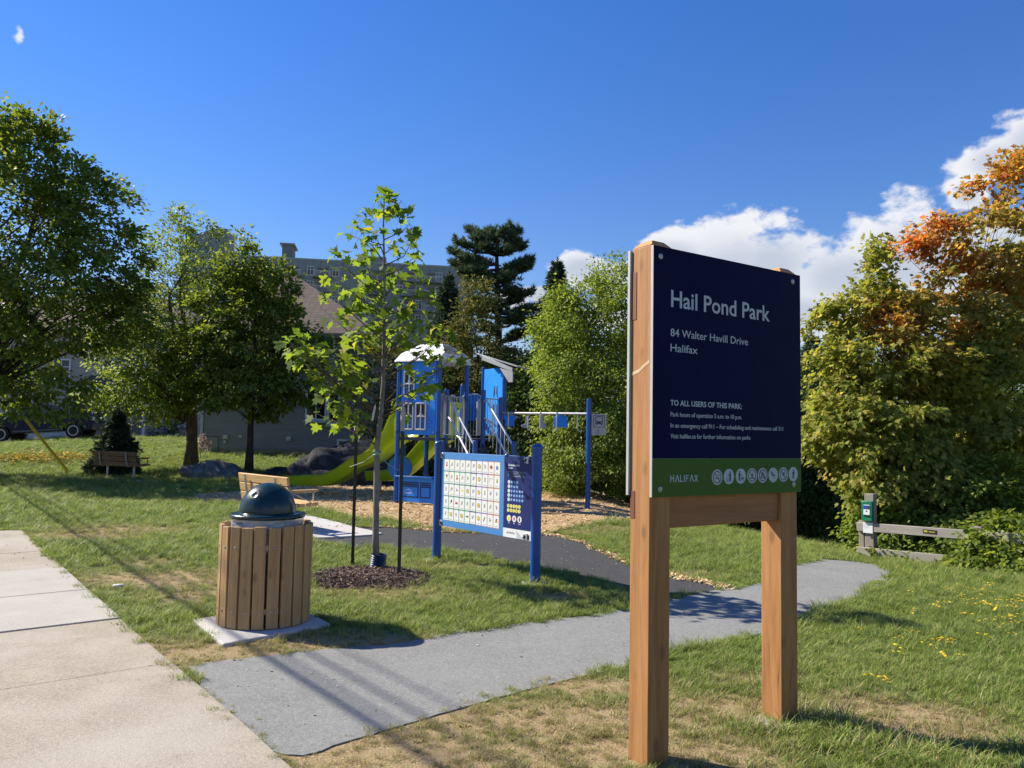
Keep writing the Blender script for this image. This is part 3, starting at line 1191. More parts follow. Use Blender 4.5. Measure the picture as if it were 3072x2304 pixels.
def ring(mb, r0, r1, z0, z1, n=40, mat=None):
    vs, fs = [], []
    for r, z in ((r0, z0), (r1, z0), (r1, z1), (r0, z1)):
        for k in range(n):
            a = 2 * PI * k / n
            vs.append((r * math.cos(a), r * math.sin(a), z))
    for j in range(4):
        for k in range(n):
            k2, j2 = (k + 1) % n, (j + 1) % 4
            fs.append((j * n + k, j * n + k2, j2 * n + k2, j2 * n + k))
    mb.add(vs, fs, mat)


def disc(mb, c, r, z0, z1, n=32, mat=None, ry=None):
    mb.prism([(c[0] + r * math.cos(2 * PI * k / n), c[1] + (ry or r) * math.sin(2 * PI * k / n)) for k in range(n)], z0, z1, mat)


def bar(mb, p, q, w, z0, z1, mat=None):
    p, q = Vector((p[0], p[1])), Vector((q[0], q[1]))
    d = (q - p).normalized()
    n = Vector((-d.y, d.x)) * w / 2
    mb.prism([tuple(p - n), tuple(q - n), tuple(q + n), tuple(p + n)], z0, z1, mat)


def build_sign():
    A = Vector((.984, .66, 0)).normalized()           # along the panel
    N = Vector((A.y, -A.x, 0))                         # out of the front
    O = Vector((.698, 3.83, 0))                        # front face, left end
    root = empty('park_sign', O)
    tag(root, 'large two-post timber sign with navy Hail Pond Park panel and green strip', 'sign')
    root.rotation_euler = (0, 0, math.atan2(A.y, A.x))
    # local: x along the panel, -y out of the front, z up
    Wd, Z0, Z1 = 1.187, 1.305, 2.572
    PW = .142
    for k, x in enumerate((.006, Wd - PW - .012)):
        mb = MB()
        mb.box((x + PW / 2, .014 + PW / 2, 1.19), (PW, PW, 2.78))
        p = mb.build('post', cedar, root, 40, .006, 2)
        p['label'] = ('nearer ' if k == 0 else 'farther ') + 'brown timber post under the navy panel'
        mb = MB()                                      # pyramid-like weathered top
        c = .018
        vs = [(x + a * PW, .014 + b * PW, 2.58) for a, b in ((0, 0), (1, 0), (1, 1), (0, 1))] + \
             [(x + a * PW, .014 + b * PW, 2.58 + .030) for a, b in ((.2, .2), (.8, .2), (.8, .8), (.2, .8))]
        vs += [(x + a * PW, .014 + b * PW, 2.622) for a, b in ((.45, .45), (.55, .45), (.55, .55), (.45, .55))]
        fs = [(0, 1, 2, 3)] + [(i, (i + 1) % 4, 4 + (i + 1) % 4, 4 + i) for i in range(4)] + [(4 + i, 4 + (i + 1) % 4, 8 + (i + 1) % 4, 8 + i) for i in range(4)] + [(8, 9, 10, 11)]
        mb.add(vs, fs)
        mb.build('post_cap', end_grain, p, 20, .003)
        if k == 0:
            # routed scars on the outer edge and the notch below the rear board
            mb = MB()
            spl = wood('dark_splinter', (.09, .035, .018), (.17, .065, .03), (.27, .12, .055), 2)
            mb.box((x - .0005, .014 + PW - .018, 2.33), (.004, .036, .25))
            mb.build('splintered_edge', spl, p, 0, .002)
            mb = MB()
            mb.box((x - .0005, .014 + PW - .018, 1.26), (.004, .034, .14))
            mb.build('splintered_edge', spl, p, 0, .002)
            mb = MB()
            pth = [(x - .0012, .022, 1.985), (x - .0012, .06, 1.965), (x - .0012, .10, 1.94), (x - .0012, .152, 1.925)]
            for a, b in zip(pth[:-1], pth[1:]):
                mb.add([(a[0], a[1], a[2] - .009), (b[0], b[1], b[2] - .009), (b[0], b[1], b[2] + .009), (a[0], a[1], a[2] + .009),
                        (a[0] + .004, a[1], a[2] - .009), (b[0] + .004, b[1], b[2] - .009), (b[0] + .004, b[1], b[2] + .009), (a[0] + .004, a[1], a[2] + .009)],
                       [(0, 1, 2, 3), (7, 6, 5, 4), (0, 4, 5, 1), (2, 6, 7, 3)])
            mb.build('bare_wood_scar', paint('bare_wood', (.55, .42, .25), .8, .2, .15, 30), p, 0)
    mb = MB()
    xa, xb = .006 + PW + .001, Wd - PW - .012 - .001
    mb.box(((xa + xb) / 2, .014 + PW / 2, 1.238), (xb - xa, .10, .19))
    mb.build('crossbeam', cedar_x, root, 40, .005)
    mb = MB()
    mb.box((Wd / 2, .004, (Z0 + Z1) / 2), (Wd, .018, Z1 - Z0))
    pn = mb.build('front_panel', panel_edge, root, 40, .0015)
    mb = MB()
    mb.box((Wd / 2, -.0062, (1.497 + Z1) / 2), (Wd - .003, .0022, Z1 - 1.497 - .0015))
    mb.build('navy_face', navy, pn, 0)
    mb = MB()
    mb.box((Wd / 2, -.0062, (1.497 + Z0) / 2), (Wd - .003, .0022, 1.497 - Z0 - .0015))
    mb.build('green_strip', sign_green, pn, 0)
    mb = MB()
    mb.box((Wd / 2 - .006, .014 + PW + .012, (Z0 + Z1) / 2), (Wd, .018, Z1 - Z0))
    mb.build('rear_panel', panel_edge, root, 40, .0015)
    face = Matrix(((1, 0, 0, 0), (0, 0, -1, -.0075), (0, 1, 0, 0), (0, 0, 0, 1)))   # text xy -> panel xz

    def T(body, x, z, h, wid, bold, nm):
        o = text(nm, body, 1.0, Matrix.Identity(4), lettering, None, 0)
        xs = [v.co.x for v in o.data.vertices]
        w0 = max(xs) - min(xs)
        x0 = min(xs)
        bpy.data.objects.remove(o)
        sz = h / .727
        t = text(nm, body, sz, Matrix.Identity(4), lettering, pn, bold)
        sx = wid / (w0 * sz)
        t.data.transform(face @ Matrix.Translation((x - x0 * sz * sx, z, 0)) @ Matrix.Diagonal((sx, 1, 1, 1)))
        if h > .03: words(t, h * .2)
        return t

    def words(t, gap):
        """one object per word"""
        me = t.data
        xs_ = sorted((min(me.vertices[i].co.x for i in p.vertices), max(me.vertices[i].co.x for i in p.vertices)) for p in me.polygons)
        cuts, hi = [], xs_[0][1]
        for a_, b_ in xs_:
            if a_ - hi > gap: cuts.append((a_ + hi) / 2)
            hi = max(hi, b_)
        if not cuts: return
        edges_ = [-9] + cuts + [9]
        for k in range(len(edges_) - 1):
            bm = bmesh.new()
            bm.from_mesh(me)
            bmesh.ops.delete(bm, geom=[v for v in bm.verts if not edges_[k] < v.co.x <= edges_[k + 1]], context='VERTS')
            m2 = bpy.data.meshes.new(me.name)
            bm.to_mesh(m2)
            bm.free()
            link(t.name.split('.')[0], m2, t.parent, [lettering])
        bpy.data.objects.remove(t)
    T('Hail Pond Park', .125, 2.271, .090, .777, .0016, 'park_name')
    T('84 Walter Havill Drive', .121, 2.119, .0415, .597, .0002, 'street_address')
    T('Halifax', .121, 2.041, .0415, .197, .0002, 'town_line')
    T('TO ALL USERS OF THIS PARK:', .123, 1.766, .029, .544, .0007, 'notice_heading')
    T('Park hours of operation 5 a.m. to 10 p.m.', .124, 1.710, .0235, .543, .0002, 'hours_line')
    T('In an emergency call 911 \u2013 For scheduling and maintenance call 311', .124, 1.654, .0235, .897, .0002, 'emergency_line')
    T('Visit halifax.ca for further information on parks', .124, 1.600, .0235, .613, .0002, 'website_line')
    # HALIFAX with crossbar-less As
    mb = MB()
    hx, hz, hh = .124, 1.379, .0345
    wL = .0245
    st = .0052

    def B(p, q): bar(mb, (hx + p[0], hz + p[1]), (hx + q[0], hz + q[1]), st, -.0004, .0006, face)
    def glyph(ch, x):
        w = .021
        if ch == 'H': B((x, 0), (x, hh)); B((x + w, 0), (x + w, hh)); bar(mb, (hx + x + .0027, hz + hh * .55), (hx + x + w - .0027, hz + hh * .55), st, -.0004, .00061, face)
        if ch == 'A': B((x - .001, 0), (x + w / 2 + .0012, hh)); B((x + w / 2 + .0025, hh * .96), (x + w + .003, 0))
        if ch == 'L': B((x, 0), (x, hh)); bar(mb, (hx + x + .0027, hz + st / 2), (hx + x + w * .8, hz + st / 2), st, -.0004, .0006, face)
        if ch == 'I': B((x, 0), (x, hh))
        if ch == 'F':
            B((x, 0), (x, hh))
            for zz, ww in ((hh - st / 2, .85), (hh * .52, .72)): bar(mb, (hx + x + .0027, hz + zz), (hx + x + w * ww, hz + zz), st, -.0004, .0006, face)
        if ch == 'X': B((x, 0), (x + w, hh)); bar(mb, (hx + x, hz + hh), (hx + x + w, hz), st, -.0004, .00065, face)
    xx = .003
    for ch, adv in (('H', .031), ('A', .030), ('L', .024), ('I', .012), ('F', .0255), ('A', .030), ('X', .02)):
        glyph(ch, xx)
        xx += adv * 1.14
    mb.build('town_wordmark', lettering, pn, 0)
    # round symbols
    ics = [(.470, 1.399), (.563, 1.401), (.658, 1.402), (.751, 1.403), (.841, 1.404), (.932, 1.405), (1.023, 1.406), (1.112, 1.407)]
    R = .041
    for i, (cx, cz) in enumerate(ics):
        d = MB()
        d.prism([(cx + R * math.cos(2 * PI * k / 40), cz + R * math.sin(2 * PI * k / 40)) for k in range(40)], -.0005, .0006, face)
        sy = d.build('round_symbol', lettering, root, 0)
        g = MB()
        L = lambda p, q, w: bar(g, (cx + p[0] * R, cz + p[1] * R), (cx + q[0] * R, cz + q[1] * R), w * R, .0002, .0012, face)
        D = lambda p, r, ry=None: disc(g, (cx + p[0] * R, cz + p[1] * R), r * R, .0002, .00125, 14, face, (ry or r) * R)
        P = lambda pts: g.prism([(cx + p[0] * R, cz + p[1] * R) for p in pts], .0002, .0013, face)
        if i in (0, 3, 4, 6):
            ring(g, .68 * R, .80 * R, .0002, .0014, 36, face @ Matrix.Translation((cx, cz, 0)))
            L((-.5, .5), (.5, -.5), .1)
        if i == 0:
            P([(-.45, -.2), (.35, -.2), (.35, -.07), (-.45, -.07)]); L((.1, .1), (.25, .35), .07); L((.25, .35), (.45, .1), .07); L((.05, .35), (.1, .5), .07)
        if i in (1, 2, 7):
            ox = {1: .2, 2: -.3, 7: 0}[i]
            D((ox, .58), .12)
            P([(ox - .14, .42), (ox - .14, -.1), (ox + .14, -.1), (ox + .16, .42)])
            if i == 7:
                L((-.05, -.1), (-.22, -.62), .13); L((.05, -.1), (.12, -.62), .13); L((.12, .35), (.34, .05), .1); L((-.1, .35), (-.2, .02), .1)
            else:
                L((ox - .06, -.1), (ox - .06, -.62), .13); L((ox + .07, -.1), (ox + .07, -.62), .13)
            if i == 1:
                L((ox - .1, .3), (-.2, .1), .09)
                P([(-.5, -.1), (-.42, -.65), (-.18, -.65), (-.1, -.1), (-.16, -.1), (-.23, -.58), (-.37, -.58), (-.44, -.1)])
            if i == 2:
                L((ox + .1, .3), (.2, .05), .09); L((.2, .05), (.35, -.2), .04)
                P([(0, -.25), (.55, -.2), (.6, -.1), (.72, -.14), (.6, -.3), (.5, -.36), (0, -.4)]); L((.06, -.38), (.04, -.62), .07); L((.46, -.36), (.46, -.62), .07)
        if i == 3:
            P([(-.16, -.15), (.16, -.15), (.2, .1), (.02, .45), (-.04, .15), (-.2, .1)]); L((-.35, -.38), (.35, -.25), .1); L((-.35, -.25), (.35, -.38), .1)
        if i == 4:
            P([(-.48, -.3), (-.05, .52), (.05, .52), (.48, -.3), (.3, -.3), (0, .25), (-.3, -.3)]); P([(-.55, -.42), (.55, -.42), (.55, -.31), (-.55, -.31)])
        if i == 5:
            D((-.4, .4), .13); L((-.32, .25), (-.1, -.15), .22); L((-.1, -.15), (.3, -.02), .15); L((.3, -.02), (.42, -.2), .13); L((-.25, .15), (.15, .25), .09); D((.2, -.42), .1)
        if i == 6:
            L((-.3, .0), (.3, .18), .18); L((-.2, -.2), (.25, -.05), .1); L((.0, .2), (.2, .4), .08); D((.1, -.4), .1); L((-.3, .2), (-.15, .35), .08)
        g.build('symbol_figure', dark_ink, sy, 0)
    for (bx, bz) in ((.046, 2.519), (1.113, 2.526), (.052, 1.344), (1.113, 1.347)):
        b = MB()
        m4 = Matrix.Translation((bx, -.0072, bz)) @ Matrix.Rotation(rad(90), 4, 'X')
        b.lathe([(.0155, 0), (.0155, .003), (.012, .005), (.0075, .0055)], 24, m4)
        b.box((.0, 0, .0058), (.012, .002, .001), m4)
        b.build('bolt', screw_metal, root, 30)
    # crumbled concrete at the foot of the farther post
    mb = MB()
    rng = random.Random(4)
    n = 20
    pts = [(Wd - PW / 2 - .05 + (.13 + .03 * rng.random()) * math.cos(2 * PI * k / n), .06 + (.11 + .03 * rng.random()) * math.sin(2 * PI * k / n)) for k in range(n)]
    mb.prism(pts, -.03, .022)
    mb.build('concrete_footing', conc_pad, root, 0, .008)


build_sign()

# ================================================================ COMMUNICATION BOARD
post_blue = paint('deep_blue_powder_coat', (.004, .065, .29), .33, .5, .08, 5, coat=.2)
panel_blue = paint('mid_blue_plastic', (.018, .16, .56), .5, .4, .06, 3)
board_blue = paint('board_blue', (.07, .23, .56), .45, .4, .05, 3)
board_navy = paint('board_navy', (.010, .020, .125), .42, .45, .06, 3)
white_print = paint('white_print', (.72, .73, .74), .5, .4, .03, 4)


def build_board():
    Lp, Rp = Vector((-.912, 9.845, 0)), Vector((.29, 8.436, 0))
    A = (Rp - Lp).normalized()
    root = empty('communication_board', Lp, math.atan2(A.y, A.x))
    tag(root, 'blue two-post picture board with rows of white symbol cards beside the mulch ring', 'information board')
    span = (Rp - Lp).length
    for x in (0, span):
        mb = MB()
        mb.lathe([(.056, -.2), (.056, 1.475)], 24, Matrix.Translation((x, 0, 0)))
        p = mb.build('post', post_blue, root, 40)
        mb = MB()
        mb.lathe([(.060, 1.455), (.061, 1.475), (.055, 1.495), (.03, 1.507), (.005, 1.51)], 24, Matrix.Translation((x, 0, 0)))
        mb.build('post_cap', post_blue, p, 50)
        mb = MB()
        rng = random.Random(int(x * 10))
        mb.prism([(x + (.13 + .025 * rng.random()) * math.cos(2 * PI * k / 18), (.13 + .025 * rng.random()) * math.sin(2 * PI * k / 18)) for k in range(18)], -.05, .022)
        mb.build('footing', conc_pad, root, 0, .01)
    # board: u runs from the left end; the front faces local -y
    u0 = .083
    x0, x1 = .07, span - .068
    mb = MB()
    mb.box(((x0 + x1) / 2, 0, .909), (x1 - x0, .019, .918))
    pn = mb.build('panel', board_blue, root, 40, .002)
    F = Matrix(((1, 0, 0, u0 - .008), (0, 0, -1, -.0095), (0, 1, 0, 0), (0, 0, 0, 1)))
    ue = x1 - u0 + .008

    def rect(mb, a, b, c, d, z0=0.0, z1=.0008): mb.prism([(a, b), (c, b), (c, d), (a, d)], z0 - .0004, z1, F)
    mb = MB(); rect(mb, 1.235, .5525, ue - .002, 1.366); mb.build('navy_side', board_navy, pn, 0)
    mb = MB(); rect(mb, 1.235, .4515, ue - .002, .551); mb.build('white_footer', white_print, pn, 0)
    # fifty cards in ten columns and five rows
    gx0, gx1, gz0, gz1 = .058, 1.163, .523, 1.288
    cw, ch = (gx1 - gx0) / 10, (gz1 - gz0) / 5
    rowc = [paint('green_rule', (.06, .30, .16), .5), paint('grey_rule', (.18, .24, .28), .5), paint('orange_rule', (.55, .25, .10), .5), paint('violet_rule', (.30, .20, .42), .5), paint('navy_rule', (.01, .015, .08), .5)]
    ru = MB()
    for r in range(5):
        for c in range(10):
            ru.m = 4 if c == 5 else (0 if c < 5 and r in (0, 1, 3) else (1 if c < 5 else (2 if c > 7 else 3)))
            rect(ru, gx0 + c * cw + .001, gz0 + r * ch + .001, gx0 + (c + 1) * cw - .001, gz0 + (r + 1) * ch - .001, 0, .0006)
    ru.build('card_rules', rowc, pn, 0)
    card_white = paint('card_white', (.74, .755, .74), .45, .4, .03)
    capm = paint('caption_grey', (.35, .37, .38), .5)
    yel, blk, red, org, blu, grn, skn = (paint(n, c, .5) for n, c in (('print_yellow', (.72, .58, .06)), ('print_black', (.02, .02, .025)), ('print_red', (.45, .03, .025)), ('print_orange', (.6, .2, .05)), ('print_blue', (.04, .18, .5)), ('print_green', (.1, .35, .08)), ('print_skin', (.62, .38, .24))))
    rng = random.Random(21)
    for r in range(5):
        for c in range(10):
            cards, pic, cap = MB(), MB(), MB()
            a, b = gx0 + c * cw + .006, gz0 + r * ch + .007
            w, h = cw - .012, ch - .014
            rr = .008
            pts = []
            for (qx, qy, s0) in ((a + w - rr, b + rr, -90), (a + w - rr, b + h - rr, 0), (a + rr, b + h - rr, 90), (a + rr, b + rr, 180)):
                pts += [(qx + rr * math.cos(rad(s0 + t)), qy + rr * math.sin(rad(s0 + t))) for t in (0, 30, 60, 90)]
            cards.prism(pts, 0, .0011, F)
            rect(cap, a + w * rng.uniform(.16, .26), b + h * .10, a + w * rng.uniform(.72, .84), b + h * .145, .0012, .0019)
            cx, cz, s = a + w / 2, b + h * .57, w * .36
            k = (r * 10 + c)
            Z0, Z1 = .0009, .0020
            def dk(m, x, y, q, qy=None):
                pic.m = m; disc(pic, (cx + x * s, cz + y * s), q * s, Z0, Z1 + m * .00006, 16, F, (qy or q) * s)
            def rg(m, x, y, q, q2):
                pic.m = m; ring(pic, q * s, q2 * s, Z0, Z1 + .0005, 18, F @ Matrix.Translation((cx + x * s, cz + y * s, 0)))
            def ln(m, p, q, wd=.12):
                pic.m = m; bar(pic, (cx + p[0] * s, cz + p[1] * s), (cx + q[0] * s, cz + q[1] * s), wd * s, Z0, Z1 + .0001 + m * .00006, F)
            def pl(m, pts):
                pic.m = m; pic.prism([(cx + p[0] * s, cz + p[1] * s) for p in pts], Z0, Z1 + .00015, F)
            rt = 4 - r        # row from the top
            if c in (6,) or (rt, c) in ((2, 4), (4, 1), (4, 3)):            # faces
                dk(0, 0, 0, .68); rg(1, 0, 0, .62, .72); dk(1, -.22, .18, .09); dk(1, .22, .18, .09)
                ln(1, (-.25, -.25), (.25, -.25 + .1 * ((k % 3) - 1)), .1)
            elif (rt, c) == (0, 8):
                pl(3, [(0, -.8), (.8, 0), (0, .8), (-.8, 0)]); pl(2, [(0, -.62), (.62, 0), (0, .62), (-.62, 0)])
            elif (rt, c) == (0, 9):
                dk(4, 0, -.1, .6, .65); dk(5, .2, -.1, .3); dk(0, -.1, .5, .25)
            elif (rt, c) in ((0, 0), (1, 2)):
                dk(1, 0, .42, .4); dk(6, 0, .35, .3); pl(2, [(-.5, -.75), (.5, -.75), (.35, -.05), (-.35, -.05)])
            elif (rt, c) == (1, 0):
                dk(1, .2, .3, .35, .5); pl(0, [(-.4, -.75), (.6, -.75), (.5, -.2), (-.2, -.2)]); ln(1, (-.6, .3), (-.1, .3), .2)
            elif (rt, c) in ((2, 1), (3, 1)):
                ln(1, (-.6, -.7), (-.1, -.2), .16); dk(1, .15, .25, .45); dk(0 if rt == 3 else 6, .18, .2, .3)
            elif (rt, c) == (2, 3):
                dk(0, -.4, .2, .25); dk(0, 0, -.1, .25); dk(0, .45, .0, .25); ln(0, (-.7, .5), (.6, -.4), .3)
            elif (rt, c) == (3, 2):
                pl(2, [(-.7, -.6), (.7, -.6), (.7, -.02), (-.7, -.02)]); ln(1, (-.65, .7), (.0, .1), .06); ln(1, (0, .1), (.6, .1), .06)
            elif (rt, c) == (2, 2):
                ln(1, (-.3, -.5), (-.3, .7), .08); pl(2, [(-.1, -.4), (.25, -.4), (.25, .1), (-.1, .1)]); pl(6, [(.3, -.45), (.65, -.45), (.65, .1), (.3, .1)])
            elif (rt, c) == (4, 4):
                ln(1, (-.8, 0), (.4, 0), .3); pl(1, [(.25, -.45), (.85, 0), (.25, .45)])
            elif (rt, c) == (4, 9):
                pl(3, [(-.5, -.5), (.5, -.5), (.5, .2), (-.5, .2)]); dk(1, .1, .45, .3); dk(1, -.2, -.1, .2)
            elif (rt, c) == (4, 7):
                ln(1, (-.5, -.8), (.4, .8), .3); ln(1, (-.2, .2), (.3, -.3), .12)
            elif (rt, c) == (1, 8):
                ln(1, (-.7, -.6), (-.7, .6), .08); ln(1, (-.7, .6), (.7, .6), .08); ln(1, (.7, .6), (.7, .2), .08)
            elif (rt, c) == (1, 7):
                ln(1, (-.4, .6), (.4, .6), .12); ln(1, (-.15, .6), (-.15, -.6), .1); ln(1, (.15, .6), (.15, -.6), .1); ln(1, (-.4, -.6), (.4, -.6), .1)
            elif (rt, c) == (1, 9):
                pl(5, [(-.3, -.6), (.3, -.6), (.5, .1), (-.1, .1)]); dk(0, -.1, .2, .3); ln(1, (.1, .7), (.3, -.1), .2)
            elif c == 5:
                rg(1, -.1, .3, .28, .36); ln(1, (-.1, 0), (-.2, -.6), .1); ln(1, (.45, .3), (.6, .6), .1); ln(1, (.45, .7), (.6, .6), .1); dk(1, .5, .05, .08); ln(1, (-.5, -.2), (.3, -.2), .08)
            else:
                rg(1, rng.uniform(-.2, .2), .42, .24, .31); ln(1, (0, .1), (rng.uniform(-.2, .2), -.6), .09)
                ln(1, (-.45, rng.uniform(-.3, .1)), (.45, rng.uniform(-.3, .2)), .08)
                ln(rng.choice((1, 1, 0, 3)), (rng.uniform(-.6, -.2), -.6), (rng.uniform(.2, .6), rng.uniform(-.6, .5)), .08)
                if rng.random() < .35: dk(rng.choice((0, 1, 3, 5)), rng.uniform(-.4, .4), rng.uniform(-.5, .2), .18)
            cd_ = cards.build('picture_card', card_white, root, 0)
            pic.build('pictogram', [yel, blk, red, org, blu, grn, skn], cd_, 0)
            cap.build('card_caption', capm, cd_, 0)

    def T(body, x, z, sz, m, nm, bold=0.0, al='LEFT', sx=1.0):
        return text(nm, body, sz, F @ Matrix.Translation((x, z, .001)), m, pn, bold, al, .0005, sx)
    T('Communication', 1.303, 1.251, .0345, white_print, 'heading', .0008, sx=.88)
    T('Board', 1.303, 1.218, .0345, white_print, 'heading', .0008, sx=.88)
    mb = MB()
    for i, (z, w) in enumerate(((1.187, .295), (1.170, .300), (1.153, .295), (1.136, .272))):
        xx = 1.303
        q = random.Random(i)
        while xx < 1.303 + w - .012:
            l = q.uniform(.008, .024)
            rect(mb, xx, z - .003, min(xx + l, 1.303 + w), z + .004 if i < 3 or xx < 1.45 else z + .0052)
            xx += l + .004
    mb.build('paragraph', white_print, pn, 0)
    lb = paint('letter_disc_blue', (.06, .20, .50), .5)
    for i, (row, z) in enumerate((('ABCD', 1.071), ('EFGH', 1.022), ('IJKLMN', .972), ('OPQRST', .923), ('UVWXYZ', .874))):
        for j, chx in enumerate(row):
            x = 1.323 + j * .0468
            mb = MB()
            disc(mb, (x, z), .0205 if j == 0 else .0185, -.0004, .0013, 20, F)
            d = mb.build('letter_disc', white_print if j == 0 else lb, root, 0)
            T(chx, x, z - .0095, .027, board_navy if j == 0 else white_print, 'letter', .0003, 'CENTER').parent = d
    ny = paint('number_disc_yellow', (.74, .70, .16), .5)
    for i, (row, z) in enumerate((('01234', .803), ('56789', .754))):
        for j, chx in enumerate(row):
            x = 1.319 + j * .0475
            mb = MB()
            disc(mb, (x, z), .021, -.0004, .0013, 20, F)
            d = mb.build('number_disc', ny, root, 0)
            T(chx, x, z - .0095, .027, dark_ink, 'number', .0003, 'CENTER').parent = d
    for j, x in enumerate((1.333, 1.425, 1.514)):
        mb = MB(); disc(mb, (x, .664), .036, -.0004, .0013, 28, F)
        d = mb.build('answer_disc', white_print, root, 0)
        g = MB()
        if j == 0: disc(g, (x, .664), .024, .0005, .002, 20, F); g.build('smiling_face', yel, d, 0)
        if j == 1: bar(g, (x - .018, .646), (x + .018, .682), .009, .0005, .002, F); bar(g, (x - .018, .682), (x + .018, .646), .009, .0005, .0021, F); g.build('cross_mark', red, d, 0)
        if j == 2: g.prism([(x - .009, .642), (x + .009, .642), (x + .011, .668), (x + .004, .690), (x - .004, .690), (x - .01, .668)], .0005, .002, F); g.build('raised_hand', blk, d, 0)
        T(('YES', 'NO', 'STOP')[j], x, .606, .018, white_print, 'answer_word', .0002, 'CENTER')
    T('jambette', 1.300, .494, .040, dark_ink, 'maker_name', 0, sx=.95)
    mb = MB()
    mb.prism([(1.47, .4525), (1.60, .4525), (1.56, .475), (1.49, .52), (1.455, .535), (1.47, .50)], -.0004, .0012, F)
    mb.build('grey_swoosh', paint('swoosh_grey', (.45, .48, .52), .5), pn, 0)
    for (u, z) in ((.012, 1.33), (1.617, 1.325), (.012, .485), (1.617, .487)):
        s = -1 if u < .5 else 1
        mb = MB()
        mb.m = 0
        mb.prism([(u - .035, z - .04), (u + .035, z - .025), (u + .035, z + .025), (u - .035, z + .04)][::1] if s < 0 else [(u - .035, z - .025), (u + .035, z - .04), (u + .035, z + .04), (u - .035, z + .025)], .001, .007, F)
        mb.m = 1
        mb.lathe([(.012, .007), (.012, .016), (.006, .019)], 6, F @ Matrix.Translation((u - s * .008, z + .008, 0)))
        mb.lathe([(.012, .007), (.012, .016), (.006, .019)], 6, F @ Matrix.Translation((u - s * .02, z - .01, 0)))
        mb.box((u + s * .045, z, -.004), (.03, .05, .02), F)
        mb.build('clamp', [paint('clamp_steel', (.55, .56, .57), .35, .5, .1, 30, metal=.6), rubber], root, 30, .001)


build_board()

# ================================================================ LITTER BIN
slat_wood = wood('slat_wood', (.23, .125, .048), (.39, .24, .10), (.54, .36, .175), 2, .7, True, .12)


